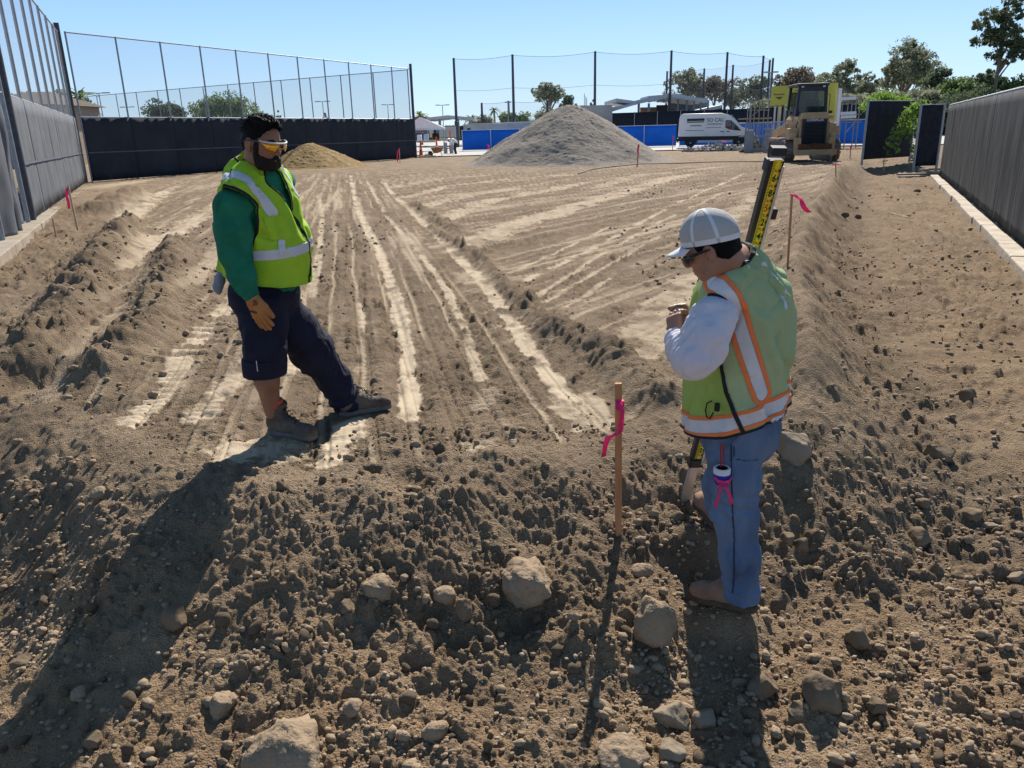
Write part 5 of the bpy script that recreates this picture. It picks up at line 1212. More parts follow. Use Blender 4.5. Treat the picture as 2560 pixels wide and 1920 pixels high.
# far worker bending in white
# ================================================================== IMPLICIT SURFACES (people and garments)
def _n(v): v = np.asarray(v, float); return v / (np.linalg.norm(v) + 1e-12)
class Sdf:
    def __init__(s, k=.03): s.ops = []; s.k = k
    def cap(s, a, b, ra, rb, k=None, ax=None, f=1.0, sub=False):
        s.ops.append(('c', np.array(a, float), np.array(b, float), ra, rb, s.k if k is None else k, None if ax is None else _n(ax), f, sub)); return s
    def ell(s, c, r, R=None, k=None, sub=False):
        s.ops.append(('e', np.array(c, float), np.array(r, float), np.eye(3) if R is None else np.array(R, float), s.k if k is None else k, sub)); return s
    def chain(s, pts, rs, k=None, ax=None, f=1.0):
        for i in range(len(pts) - 1): s.cap(pts[i], pts[i + 1], rs[i], rs[i + 1], k, ax if not isinstance(ax, list) else ax[i], f if not isinstance(f, (list, tuple)) else f[i])
        return s
    def __call__(s, P):
        P = np.asarray(P, np.float32); D = None
        for o in s.ops:
            if o[0] == 'c':
                _, a, b, ra, rb, k, ax, f, sub = o; ab = (b - a).astype(np.float32); L2 = float(ab @ ab) + 1e-9; q = P - a.astype(np.float32); t = np.clip((q @ ab) / L2, 0, 1); v = q - t[..., None] * ab
                if ax is not None:
                    c = v @ ax.astype(np.float32); n2 = (v * v).sum(-1) - c * c + (c / f) ** 2
                    rr = ra + (rb - ra) * t; d0 = np.sqrt(np.maximum(n2, 1e-12)) - rr; g = np.sqrt(np.maximum((v * v).sum(-1) - c * c + c * c / f ** 4, 1e-12)) / np.sqrt(np.maximum(n2, 1e-12)); d = d0 / np.maximum(g, .3)
                else: d = np.sqrt((v * v).sum(-1)) - (ra + (rb - ra) * t)
            else:
                _, c, r, R, k, sub = o; q = (P - c.astype(np.float32)) @ R.T.astype(np.float32); rr = r.astype(np.float32); k0 = np.sqrt(((q / rr) ** 2).sum(-1)); k1 = np.sqrt(((q / rr ** 2) ** 2).sum(-1)); d = k0 * (k0 - 1) / np.maximum(k1, 1e-6)
            if D is None: D = d; continue
            if sub:
                h = np.clip(.5 - .5 * (D + d) / k, 0, 1); D = D + (-d - D) * h + k * h * (1 - h)
            elif k <= 1e-6: D = np.minimum(D, d)
            else:
                h = np.clip(.5 + .5 * (d - D) / k, 0, 1); D = d + (D - d) * h - k * h * (1 - h)
        return D
def mesh_sdf(fn, lo, hi, h, blk=8):
    lo = np.array(lo, float); hi = np.array(hi, float); n = np.ceil((hi - lo) / h / blk).astype(int) * blk + 1
    nb = (n - 1) // blk; g = np.stack(np.meshgrid(*[np.arange(k) for k in nb], indexing='ij'), -1).reshape(-1, 3)
    cen = lo + (g + .5) * blk * h; d = fn(cen); keep = np.abs(d) < blk * h * .87 * 1.5 + .02
    F = np.full(n, 1.0, np.float32); gk = g[keep]; dd = fn(cen[~keep]) if (~keep).any() else np.zeros(0)
    for q, v in zip(g[~keep], dd):
        if v < 0: F[q[0] * blk:(q[0] + 1) * blk + 1, q[1] * blk:(q[1] + 1) * blk + 1, q[2] * blk:(q[2] + 1) * blk + 1] = -1
    o = np.stack(np.meshgrid(*[np.arange(blk + 1)] * 3, indexing='ij'), -1).reshape(-1, 3)
    for s in range(0, len(gk), 400):
        I = (gk[s:s + 400, None] * blk + o[None]).reshape(-1, 3); F[I[:, 0], I[:, 1], I[:, 2]] = fn(lo + I * h)
    S = F < 0; m = np.zeros(n - 1, bool); cnt = np.zeros(n - 1, np.int8)
    for a in (0, 1):
        for b in (0, 1):
            for c in (0, 1): cnt += S[a:n[0] - 1 + a, b:n[1] - 1 + b, c:n[2] - 1 + c]
    m = (cnt > 0) & (cnt < 8); I = np.argwhere(m); idx = np.full(n - 1, -1, np.int64); idx[m] = np.arange(len(I))
    acc = np.zeros((len(I), 3)); w = np.zeros(len(I)); cs = [(a, b, c) for a in (0, 1) for b in (0, 1) for c in (0, 1)]
    val = {c: F[I[:, 0] + c[0], I[:, 1] + c[1], I[:, 2] + c[2]] for c in cs}
    for c in cs:
        for ax in range(3):
            if c[ax] == 0:
                c2 = tuple(1 if i == ax else c[i] for i in range(3)); a, b = val[c], val[c2]; x = (a < 0) != (b < 0); t = np.where(x, a / np.where(a == b, 1, a - b), 0)
                p = np.tile(np.array(c, float), (len(I), 1)); p[:, ax] = t; acc += p * x[:, None]; w += x
    V = lo + (I + acc / np.maximum(w, 1)[:, None]) * h; Q = []
    for ax in range(3):
        u, v = (ax + 1) % 3, (ax + 2) % 3; sl = [slice(0, n[i]) for i in range(3)]; A = [slice(None)] * 3; B = [slice(None)] * 3; A[ax] = slice(0, -1); B[ax] = slice(1, None)
        X = S[tuple(A)] != S[tuple(B)]; E_ = np.argwhere(X); E_ = E_[(E_[:, u] > 0) & (E_[:, v] > 0) & (E_[:, u] < n[u] - 1) & (E_[:, v] < n[v] - 1)]
        ids = []
        for du, dv in ((-1, -1), (0, -1), (0, 0), (-1, 0)):
            q = E_.copy(); q[:, u] += du; q[:, v] += dv; ids.append(idx[q[:, 0], q[:, 1], q[:, 2]])
        q = np.stack(ids, 1); fl = S[E_[:, 0], E_[:, 1], E_[:, 2]]; q = np.where(fl[:, None], q, q[:, ::-1]); Q.append(q[(q >= 0).all(1)])
    return V, np.concatenate(Q)
def grad(fn, V, e=.003):
    g = np.stack([fn(V + np.eye(3)[i] * e) - fn(V - np.eye(3)[i] * e) for i in range(3)], 1); return g / (np.linalg.norm(g, axis=1)[:, None] + 1e-9)
def snap(fn, V, it=1):
    for _ in range(it): V = V - grad(fn, V) * fn(V)[:, None] * .9
    return V
def clip_mesh(V, F, f):
    """keep the part of the surface where f<0, cut cleanly along f=0"""
    inside = f < 0; c = inside[F].sum(1); full = F[c == F.shape[1]]; part = F[(c > 0) & (c < F.shape[1])]; NV = [V]; new = []; cache = {}; nV = len(V); faces = [tuple(q) for q in full]
    def cut(a, b):
        nonlocal nV
        k = (min(a, b), max(a, b))
        if k not in cache: t = f[k[0]] / (f[k[0]] - f[k[1]]); new.append(V[k[0]] + (V[k[1]] - V[k[0]]) * t); cache[k] = nV; nV += 1
        return cache[k]
    for q in part:
        out = []; n = len(q)
        for i in range(n):
            a, b = int(q[i]), int(q[(i + 1) % n])
            if inside[a]: out.append(a)
            if inside[a] != inside[b]: out.append(cut(a, b))
        if len(out) > 2: faces.append(tuple(out))
    W = np.concatenate([V, np.array(new)]) if new else V
    used = np.unique(np.concatenate([np.array(t) for t in faces])) if faces else np.array([], int); mp = np.full(len(W), -1); mp[used] = np.arange(len(used))
    return W[used], [tuple(int(mp[i]) for i in t) for t in faces]
def cloth_obj(name, V, F, m, parent, thick=.0, loc=None, off=1):
    o = link(name, npmesh(name, V, F, True), m, parent)
    if thick: s = o.modifiers.new('s', 'SOLIDIFY'); s.thickness = thick; s.offset = off
    return o
def hit(fn, px, py, t0=2.0, t1=7.0):
    d = ray(px, py); L = np.linalg.norm(d); d = d / L; t = t0
    for _ in range(90):
        v = float(fn((CAM + d * t)[None])[0]);
        if v < .0008: break
        t += v * .8
        if t > t1: return None
    return CAM + d * t
def hits(fn, pts, **k):
    pts = [(a[0] + (b[0] - a[0]) * i / 7, a[1] + (b[1] - a[1]) * i / 7) for a, b in zip(pts[:-1], pts[1:]) for i in range(7)] + [pts[-1]] if len(pts) > 1 else pts
    return np.array([p for p in (hit(fn, x, y, **k) for x, y in pts) if p is not None])
def dline(P, L):
    """distance of points to polyline in space"""
    best = np.full(len(P), 1e9)
    for a, b in zip(L[:-1], L[1:]):
        ab = b - a; t = np.clip(((P - a) @ ab) / (ab @ ab + 1e-12), 0, 1); best = np.minimum(best, np.linalg.norm(P - a - t[:, None] * ab, axis=1))
    return best
def folds(fn, V, amp, sc, seed, stretch=None, ridged=True):
    """push the cloth in and out with irregular creases"""
    n = grad(fn, V); Q = V if stretch is None else V @ stretch; x = f3(Q, sc, 3, seed); 
    if ridged: x = (.35 - np.abs(x)) * 1.3
    return V + n * (x * amp)[:, None]
def creases(fn, V, n, amp, w, L, seed, dirv=None, spread=.6, up=.45):
    """individual cloth folds: soft ridges and valleys along short bent lines on the surface"""
    r = np.random.RandomState(seed); g = grad(fn, V); D = np.zeros(len(V))
    for i in range(n):
        j = r.randint(len(V)); p = V[j]; nn = g[j]; d = np.array(dirv[i % len(dirv)] if isinstance(dirv, list) else dirv, float) if dirv is not None else r.normal(size=3)
        d = d + r.normal(size=3) * spread; d = d - nn * (d @ nn); d = _n(d); side = np.cross(nn, d); ll = L * r.uniform(.5, 1.3); bend = side * r.uniform(-.3, .3) * ll
        pts = [p - d * ll / 2 + bend - nn * .01, p, p + d * ll / 2 + bend * .5 - nn * .01]; ww = w * r.uniform(.6, 1.5); m = np.nonzero(np.linalg.norm(V - p, axis=1) < ll + 3 * ww)[0]
        if not len(m): continue
        dd = dline(V[m], pts); t = np.clip(((V[m] - p) @ d) / (ll / 2), -1, 1); a = amp * r.uniform(.5, 1.2) * (1 if r.uniform() < up else -1)
        D[m] += a * np.exp(-(dd / ww) ** 2) * (1 - t * t) ** .5
    return V + g * D[:, None]
def frame(z, x_hint):
    z = _n(z); y = _n(np.cross(z, x_hint)); x = np.cross(y, z); return np.stack([x, y, z], 0)
def piece(name, fn, lo, hi, h, m, parent, k=None, fold=None, smooth=True, clip=None, thick=0, its=1):
    V, F = mesh_sdf(fn, lo, hi, h); V = snap(fn, V, its)
    f_ = clip(V) if clip is not None else None
    if fold: V = folds(fn, V, *fold)
    if f_ is not None: V, F = clip_mesh(V, F, f_)
    return cloth_obj(name, V, F, m, parent, thick)
def bbox(S, pad=.05):
    lo = np.full(3, 1e9); hi = -lo
    for o in S.ops:
        if o[-1] is True: continue
        if o[0] == 'c': r = max(o[3], o[4]) * max(1, o[7]); q = [o[1] - r, o[1] + r, o[2] - r, o[2] + r]
        else: r = max(o[2]); q = [o[1] - r, o[1] + r]
        for v in q: lo = np.minimum(lo, v); hi = np.maximum(hi, v)
    return lo - pad, hi + pad
skin = mat('tan_skin', (.23, .105, .065), .55, c2=(.31, .15, .095), scale=9, spec=.35, bump=.08, bscale=120)
skin2 = mat('sunburnt_skin', (.27, .13, .085), .5, c2=(.36, .19, .13), scale=9, spec=.4, bump=.1, bscale=110)
hair_m = mat('black_hair', (.006, .005, .005), .55, c2=(.014, .012, .011), stretch=(60, 60, 12), scale=3, bump=.9, bscale=12, spec=.12)
beard_m = mat('black_beard', (.008, .006, .006), .7, c2=(.025, .018, .015), scale=160, bump=1, bscale=160)

def head(S, c, R, s=1.0, k=.012, jaw=1.0):
    """head, rows of R: right, forward, up (of the head). c = centre of the skull"""
    def T(x, y, z): return c + (np.array([x, y, z]) * s) @ R
    def E(x, y, z, a, b, d, k=None, sub=False): S.ell(T(x, y, z), np.array([a, b, d]) * s, R, k, sub)
    S.ell(T(0, 0, .03), np.array([.076, .094, .088]) * s, R, .02)
    E(0, .030, -.035, .064, .068, .080, .03); E(0, .048, -.085, .040 * jaw, .040, .032, .03)           # face, chin
    for q in (-1, 1):
        E(q * .045, .012, -.075, .022 * jaw, .045, .030, .025)                                       # jaw corners
        E(q * .040, .066, -.022, .020, .018, .018, .018)                                             # cheeks
        E(q * .032, .092, .008, .017, .012, .010, .012, True)                                        # eye sockets
        E(q * .032, .080, .006, .0135, .0135, .0135, .003)                                           # eyes
        E(q * .032, .088, .024, .022, .010, .007, .010)                                              # brow
        E(q * .079, -.006, -.006, .008, .019, .031, .006); E(q * .088, .000, -.004, .006, .010, .019, .004, True); E(q * .076, .004, -.032, .006, .008, .010, .006)   # ears
        E(q * .011, .106, -.026, .008, .010, .007, .006)                                             # nostrils
    S.cap(T(0, .092, .016), T(0, .112, -.020), .008 * s, .011 * s, .010); E(0, .113, -.022, .010, .010, .009, .006)
    E(0, .090, -.053, .024, .014, .008, .008); E(0, .089, -.065, .021, .013, .008, .008); S.cap(T(-.022, .101, -.059), T(.022, .101, -.059), .0022 * s, .0022 * s, .003, sub=True)
    return T
def hand(S, w, d, n, side, s=1.0, curl=(.35, .35, .4, .5), thumb=(.6, .5), k=.006, fat=1.0):
    """w wrist, d direction of fingers, n back-of-hand normal, side +1: thumb lies towards cross(d,n)"""
    d = _n(d); n = _n(np.array(n) - d * (np.array(n) @ d)); x = np.cross(d, n) * side
    S.cap(w, w + d * .035 * s, .027 * s * fat, .030 * s * fat, .012, n, .62)
    for q, r in ((-.028, .013), (-.010, .0145), (.010, .0145), (.027, .014)): S.cap(w + d * .025 * s + x * q * .7 * s, w + d * .088 * s + x * q * s, .016 * s * fat, r * s * fat, .012)
    tips = []
    for i, (q, L) in enumerate(((.029, .068), (.010, .078), (-.010, .073), (-.029, .058))):
        p = w + d * .088 * s + x * q * s; a = curl[i]; ang = a * .7; rr = .0098 * s * (1 + (fat - 1) * .3)
        for j, f_ in enumerate((.46, .30, .26)):
            dd = d * math.cos(ang) - n * math.sin(ang) + x * (q * 3.2); q2 = p + _n(dd) * L * f_ * s; S.cap(p, q2, rr, rr * .92, .004); p = q2; ang += a; rr *= .92
        tips.append(p)
    p = w + d * .028 * s + x * .026 * s; ang, b = thumb
    v = _n(d * .75 + x * ang - n * b * .4); q2 = p + v * .042 * s; S.cap(p, q2, .0145 * s * fat, .0125 * s * fat, .010); v2 = _n(d * 1 + x * ang * .25 - n * b); q3 = q2 + v2 * .032 * s; S.cap(q2, q3, .0120 * s * fat, .0108 * s * fat, .005); q4 = q3 + _n(v2 + d * .3 - n * b * .6) * .024 * s; S.cap(q3, q4, .0108 * s * fat, .0095 * s * fat, .004)
    return tips + [q4]
# ---------------------------------------------------------------- shared garment makers
silver = mat('reflective_silver', (.50, .50, .53), .38, c2=(.66, .66, .68), spec=.6, scale=9, bump=.15, bscale=14)
black_trim = mat('black_trim', (.012, .013, .016), .7); orange_trim = mat('orange_trim', (.80, .20, .06), .7, var=.1)
def strip(name, V0, V1, F, fn, field, m, parent, off=.0025):
    n = grad(fn, V0); W, Q = clip_mesh(V1 + n * off, F, field)
    return cloth_obj(name, W, Q, m, parent, .0015, off=0) if len(Q) else None
def planefit(Pts):
    c = Pts.mean(0); u, s, vt = np.linalg.svd(Pts - c); n = vt[2]; n = n if n[2] > 0 else -n; return c, n
def boot(parent, H, T, top, upper, sole, name='boot', label=None, r=.044, zs=0.0, laces=True, shaft=.050):
    H = np.array(H, float); T = np.array(T, float); f = _n(T - H); up = _n(np.array([0, 0, 1]) - f * f[2]); x = np.cross(f, up); S = Sdf(.02); L = np.linalg.norm(T - H)
    S.cap(H + f * .055 + up * .055, H + f * .16 + up * .058, r, r, ax=up, f=1.15); S.cap(H + f * .15 + up * .058, T - f * .075 + up * .044, r * 1.02, r * .95, ax=up, f=.88); S.ell(T - f * .062 + up * .040, (.050, .062, .040), np.stack([x, f, up]))
    S.cap(H + f * .06 + up * .08, np.array(top), .046, shaft, ax=f, f=1.15); S.cap(H + f * .10 + up * .10, H + f * .17 + up * .075, .035, .035)
    tp = np.array(top); td = _n(tp - (H + f * .06 + up * .08))
    fn = lambda P: np.maximum(np.maximum(S(P), -((P - H) @ up) + .022), (P - tp) @ td - .0)
    lo, hi = bbox(S, .02); V, F = mesh_sdf(fn, lo, hi, .005); V = folds(S, V, .004, 16, 5); e = cloth_obj(name, V, F, upper, parent)
    if label: e['label'] = label
    S2 = Sdf(.02); S2.cap(H + f * .050 + up * .01, H + f * .12 + up * .01, .047, .043); S2.cap(H + f * .12 + up * .01, T - f * .055 + up * .01, .043, .052)
    fn2 = lambda P: np.maximum(S2(P + 0), np.abs((P - H) @ up - .014) - .016); lo, hi = bbox(S2, .02); V, F = mesh_sdf(fn2, lo, hi, .005); cloth_obj('sole', V, F, sole, e)
    if laces:
        mb = MB()
        for k in range(6):
            t = k / 5; c = H + f * (.20 - .085 * t) + up * (.080 + .085 * t); nn = _n(f * .6 + up); mb.tube([tuple(c - x * .026 + nn * .012), tuple(c + nn * .026), tuple(c + x * .026 + nn * .012 + f * .012)], .0032, 5)
        mb.tube([tuple(H + f * .13 + up * .17 + x * .01), tuple(H + f * .17 + up * .16 + x * .02), tuple(H + f * .19 + up * .13 + x * .035)], .003, 5)
        mb.build('laces', black_trim, e, True)
    return e

# ================================================================== LEFT MAN
def left_man():
    AY = lambda x, y, Y: AT(x, y, Y)
    Fd = _n([.92, -.39, 0]); Rt = _n([-.39, -.92, 0]); Up = np.array([0, 0, 1.0])
    o0 = G(720, 1080, 0); root = empty('person', (float(o0[0]), 4.38, 0)); tag(root, 'man in neon yellow vest and green long sleeves with orange wraparound sunglasses', 'person')
    def kid(o): o.matrix_parent_inverse = root.matrix_world.inverted(); return o
    root_inv = Matrix.Translation((-float(o0[0]), -4.38, 0))
    class PP: pass
    # ---- skeleton
    nb = AY(640, 432, 4.34); hc = AY(652, 357, 4.27)
    shV = AY(572, 476, 4.15); shR = AY(582, 520, 4.14); elR = AY(588, 632, 4.10); wrR = AY(629, 741, 4.04)
    shL = AY(700, 455, 4.55); elL = AY(690, 610, 4.64); wrL = AY(705, 715, 4.55)
    hpR = AY(655, 770, 4.30); knR = AY(664, 868, 4.22); anR = AY(682, 1030, 4.27)
    hpL = AY(695, 775, 4.46); knL = AY(782, 878, 4.52); anL = AY(868, 1000, 4.62)
    # ---- body (one continuous mesh)
    hf = _n([.88, -.44, -.26]); hr = _n(np.cross(hf, Up)); hu = np.cross(hr, hf); HR = np.stack([hr, hf, hu])
    B = Sdf(.03); T = head(B, hc, HR, 1.09)
    B.cap(hc - hu * .06 - hf * .02, nb - Up * .02, .062, .072, .03); B.cap(nb - Up * .05 + Rt * .12, nb - Up * .05 - Rt * .12, .05, .05, .05)
    B.chain([AY(640, 470, 4.36), AY(650, 540, 4.37), AY(664, 640, 4.38), AY(660, 740, 4.38)], [.135, .16, .17, .14], .05, Fd, 1.0)
    B.chain([shR, elR, wrR], [.058, .046, .032], .03); B.chain([shL, elL, wrL], [.058, .046, .032], .03)
    B.chain([hpR, knR, AY(667, 950, 4.22), anR], [.085, .062, .066, .045], .03); B.chain([hpL, knL, anL], [.085, .062, .045], .03)
    hand(B, wrL, _n([.1, .1, -1]), Fd, 1)
    dh = _n(AY(655, 800, 4.02) - wrR)
    B.cap(wrR, wrR + dh * .08, .026, .020, .02); 
    lo, hi = bbox(B, .03); V, F = mesh_sdf(B, lo, hi, .0052)
    def add(o): o.parent = root; o.matrix_parent_inverse = root_inv; return o
    add(cloth_obj('body', V, F, skin, None))
    # ---- glove with fingers
    Gl = Sdf(.01); gm = mat('tan_work_glove', (.36, .14, .04), .8, c2=(.48, .21, .07), scale=14, bump=.4, bscale=60)
    hand(Gl, wrR, dh, _n([-.45, -.9, .05]), -1, 1.14, (.14, .10, .12, .18), (.40, .25), .006, 1.15); Gl.cap(wrR - dh * .025, wrR + dh * .03, .036, .037, .01)
    lo, hi = bbox(Gl, .02); V, F = mesh_sdf(Gl, lo, hi, .0032); V = folds(Gl, V, .002, 40, 3); g = add(cloth_obj('glove', V, F, gm, None))
    cx = np.cross(dh, _n([-.45, -.9, .05])); mb = MB()
    for k in (-1, 0, 1): mb.tube([tuple(hitp) for hitp in hits(Gl, [(636 + 4 * k, 750), (640 + 4 * k, 757), (637 + 5 * k, 764)], t0=3) + np.array([0, -.002, 0])], .0016, 4)
    for i in range(7):
        q = hit(Gl, 620 + i * 3.4, 776 + i * .9, t0=3); 
        if q is not None: mb.box(tuple(q), (.005, .004, .012), rz=.3 * i)
    q = mb.build('glove_print', black_trim, None, True); q.parent = g
    # ---- green shirt
    green = mat('green_long_sleeve', (.006, .115, .062), .85, c2=(.014, .18, .10), scale=10, bump=.1, bscale=90)
    A_ = Sdf(.03); A_.chain([shR + np.array([.04, .03, .02]), shR, AY(584, 575, 4.12), elR, AY(605, 690, 4.06), wrR - dh * .015], [.070, .088, .092, .078, .064, .042], .035)
    A_.chain([shL, elL, wrL], [.08, .066, .042], .03); A_.chain([AY(640, 465, 4.36), AY(650, 540, 4.37), AY(664, 640, 4.38), AY(660, 720, 4.38)], [.145, .175, .185, .17], .06, Fd, 1.05)
    A_.cap(nb - Up * .045 + Rt * .13, nb - Up * .045 - Rt * .13, .062, .062, .05); A_.cap(nb - Up * .01, nb + Up * .022 - hf * .012, .070, .066, .02)
    lo, hi = bbox(A_, .03); V, F = mesh_sdf(A_, lo, hi, .006); V0 = V.copy(); ax = _n(wrR - shR)
    st = np.eye(3) + 1.8 * np.outer(ax, ax); V = folds(A_, V, .010, 6, 17, st); sd_ = _n(np.cross(ax, Fd)); V = creases(A_, V, 80, .012, .011, .17, 5, [sd_ + ax * .5, sd_ - ax * .4, Fd + ax * .6, ax], .5); V = creases(A_, V, 60, .004, .006, .10, 6, [sd_ + ax * .3, Fd], .4)
    nk = lambda P: np.where(P[:, 2] > nb[2] + .03, 1.0, -1.0) * 1.0
    fN = (V0 - (nb + Up * .030)) @ _n(Up * .9 - Fd * .45); fN = np.maximum(fN, -1); W, Q = clip_mesh(V, F, np.where(np.linalg.norm(V0 - nb, axis=1) < .16, fN, -1.0)); add(cloth_obj('shirt', W, Q, green, None))
    # ---- vest
    neon = mat('neon_vest_fabric', (.36, .60, .02), .7, c2=(.48, .72, .04), scale=5, transl=.18, bump=.12, bscale=150)
    Vs = Sdf(.05); Vs.chain([AY(640, 462, 4.36), AY(648, 525, 4.37), AY(664, 610, 4.38), AY(662, 700, 4.38), AY(660, 770, 4.38)], [.165, .205, .222, .228, .225], .06, Fd, [.95, 1.04, 1.09, 1.09])
    Vs.cap(nb - Up * .05 + Rt * .10, nb - Up * .045 - Rt * .165, .075, .072, .06); Vs.cap(nb - Up * .05 + Rt * .10, shV + np.array([.06, 0, -.02]), .075, .090, .05)
    lo, hi = bbox(Vs, .03); lo[2] = max(lo[2], AY(660, 760, 4.2)[2]); V, F = mesh_sdf(Vs, lo, hi, .0065); V0 = snap(Vs, V)
    V1 = folds(Vs, V0, .018, 4.2, 31, np.diag([1, 1, 1.6])); V1 = creases(Vs, V1, 50, .019, .018, .28, 8, [(.2, 0, 1), (.6, 0, 1), (-.5, 0, 1), (1, 0, .3)], .35); V1 = creases(Vs, V1, 80, .009, .009, .14, 9, [(1, 0, .4), (.2, 0, 1), (1, 0, -.4)], .5)
    arm = Sdf(.03); arm.cap(AY(582, 524, 4.10), AY(588, 565, 4.08), .112, .112); arm.cap(AY(588, 565, 4.08), AY(596, 608, 4.10), .112, .070); armL = Sdf(.03); armL.cap(shL + Up * .02, elL, .10, .09)
    Cn = hit(Vs, 731, 520, 3); N1 = nb + Up * .03 - Fd * .01; nk = Sdf(.02); nk.cap(nb + Up * .06, nb - Up * .035 + Fd * .04, .088, .080); nk.cap(nb - Up * .03 + Fd * .06, Cn, .074, .006, .01); M1 = hit(Vs, 688, 447, 3); nk.cap(M1, Cn, .058, .008, .01)
    hem_c, hem_n = planefit(hits(Vs, [(560, 693), (610, 706), (655, 717), (700, 720), (750, 712)]))
    hem = -((V0 - hem_c) @ hem_n); f_arm = -arm(V0); f_armL = -armL(V0); f_n = -nk(V0)
    keep = np.maximum.reduce([hem, f_arm, f_armL, f_n]); W, Q = clip_mesh(V1, F, keep); vest = add(cloth_obj('vest', W, Q, neon, None, .003))
    def bnd(field, k): return np.maximum(field, keep)
    def S_(name, f, m, off=.0045):
        o = strip(name, V0, V1, F, Vs, np.maximum(f, keep), m, None, off)
        if o: o.parent = vest; o.matrix_parent_inverse = Matrix.Identity(4)
    S_('armhole_binding', np.maximum.reduce([-f_arm - .010]), black_trim); S_('neck_binding', -f_n - .010, black_trim); S_('hem_binding', -hem - .008, neon)
    S_('reflective_stripe', dline(V0, hits(Vs, [(566, 440), (590, 440), (615, 449), (646, 484), (664, 510), (681, 533)])) - .028, silver)
    S_('reflective_stripe', dline(V0, hits(Vs, [(704, 424), (722, 452), (744, 494)])) - .016, silver)
    c, n = planefit(hits(Vs, [(626, 639), (660, 640), (693, 636), (735, 628), (770, 616)])); S_('reflective_band', np.abs((V0 - c) @ n) - .026, silver)
    S_('pocket_tab', dline(V0, hits(Vs, [(704, 606), (704, 630)])) - .018, silver, .007)
    S_('zipper', dline(V0, hits(Vs, [(731, 521), (749, 553), (762, 585), (768, 607), (774, 647), (771, 679), (767, 712)])) - .008, black_trim, .006)
    pk = np.array([hit(Vs, *p_, 3) for p_ in [(656, 540), (710, 528), (712, 598), (668, 604)]]); S_('pocket', np.where((V0 @ _n(pk[1] - pk[0]) > (pk[0] @ _n(pk[1] - pk[0]))) & (V0 @ _n(pk[1] - pk[0]) < pk[1] @ _n(pk[1] - pk[0])) & (V0[:, 2] < pk[0][2]) & (V0[:, 2] > pk[2][2]) & (np.linalg.norm(V0 - pk.mean(0), axis=1) < .14), -1.0, 1.0), neon, .009)
    # ---- trousers
    navy = mat('navy_work_trousers', (.006, .007, .020), .85, c2=(.013, .015, .036), scale=7, bump=.25, bscale=60)
    Tr = Sdf(.04); Tr.ell(AY(662, 735, 4.38), (.20, .185, .16), np.stack([Rt, Fd, Up])); Tr.chain([hpR, AY(660, 815, 4.25), knR, AY(662, 932, 4.22)], [.125, .118, .104, .100], .04)
    Tr.chain([hpL, AY(740, 825, 4.49), knL, AY(832, 945, 4.58), AY(872, 1008, 4.63)], [.125, .122, .108, .088, .092], .04)
    cutR = AY(661, 930, 4.22); cutL = AY(876, 1016, 4.63); dL = _n(anL - knL); dL = _n(dL * .5 + np.array([0, 0, -1]))
    lo, hi = bbox(Tr, .03); V, F = mesh_sdf(Tr, lo, hi, .006); V0 = V.copy(); V = folds(Tr, V, .014, 4.5, 51); V = creases(Tr, V, 60, .012, .017, .20, 12, [(.6, 0, 1), (1, 0, -.5), (.3, .3, 1)], .5); V = creases(Tr, V, 70, .006, .009, .12, 13, [(1, 0, -.4), (1, 0, .4)], .5)
    # extra stacked creases at the far ankle
    t = (V0 - knL) @ _n(anL - knL); m_ = np.exp(-((t - .34) / .09) ** 2) * (V0[:, 0] > knL[0] - .05); V = V + grad(Tr, V0) * (np.sin(t * 95 + 3 * f3(V0, 8, 2, 3)) * .008 * m_)[:, None]
    cl = np.maximum(np.where(np.linalg.norm((V0 - cutR)[:, :2], axis=1) < .16, (cutR[2] - V0[:, 2]), -1), np.where(V0[:, 0] > knL[0], (V0 - cutL) @ dL, -1)); W, Q = clip_mesh(V, F, cl); tr = add(cloth_obj('trousers', W, Q, navy, None, .003))
    Cf = Sdf(.02); Cf.cap(AY(661, 900, 4.22), AY(662, 926, 4.22), .122, .118); fn = lambda P: np.maximum(np.maximum(Cf(P), P[:, 2] - AY(661, 892, 4.22)[2]), AY(662, 936, 4.22)[2] - P[:, 2]); lo, hi = bbox(Cf, .02)
    V, F = mesh_sdf(fn, lo, hi, .006); V = folds(Cf, V, .010, 9, 63); o = cloth_obj('rolled_cuff', V, F, navy, None); o.parent = tr
    q = hit(Cf, 643, 915, t0=3)
    if q is not None: o2 = MB().bar(tuple(q + np.array([0, -.004, .03])), tuple(q + np.array([0, -.004, -.03])), .004).build('cuff_thread', silver, None); o2.parent = o
    # rag in the back pocket
    rg = mat('grey_blue_rag', (.22, .27, .34), .9, var=.2); P = [AY(x, y, 4.42) for x, y in ((556, 676), (549, 700), (545, 718), (548, 730))]; R_ = Sdf(.02); R_.chain(P, [.024, .028, .026, .012], .02, Fd, .8); lo, hi = bbox(R_, .03); V, F = mesh_sdf(R_, lo, hi, .005); V = folds(R_, V, .010, 18, 3); add(cloth_obj('rag', V, F, rg, None))
    # ---- boots
    b_up = mat('dusty_brown_boot', (.065, .042, .035), .85, c2=(.16, .125, .10), scale=13, bump=.4, bscale=50); b_so = mat('dusty_boot_sole', (.10, .095, .095), .9, c2=(.17, .15, .14), scale=15)
    h1 = G(672, 1080, 0); t1 = G(792, 1098, 0); fz = gz(h1[0], h1[1]); add(boot(None, h1 + Up * .0, t1, AY(694, 1003, 4.27) + Up * .0, b_up, b_so))
    h2 = G(846, 1040, 0); t2 = G(981, 1020, 0) + Up * .012; add(boot(None, h2, t2, AY(875, 985, 4.66), b_up, b_so, label='boot with worn scuffed toe'))
    # sock
    o = MB().tube([tuple(AY(684, 1015, 4.26)), tuple(AY(684, 996, 4.26))], [.052, .050], 14).build('sock', mat('orange_sock', (.5, .10, .05), .9), None, True); add(o)
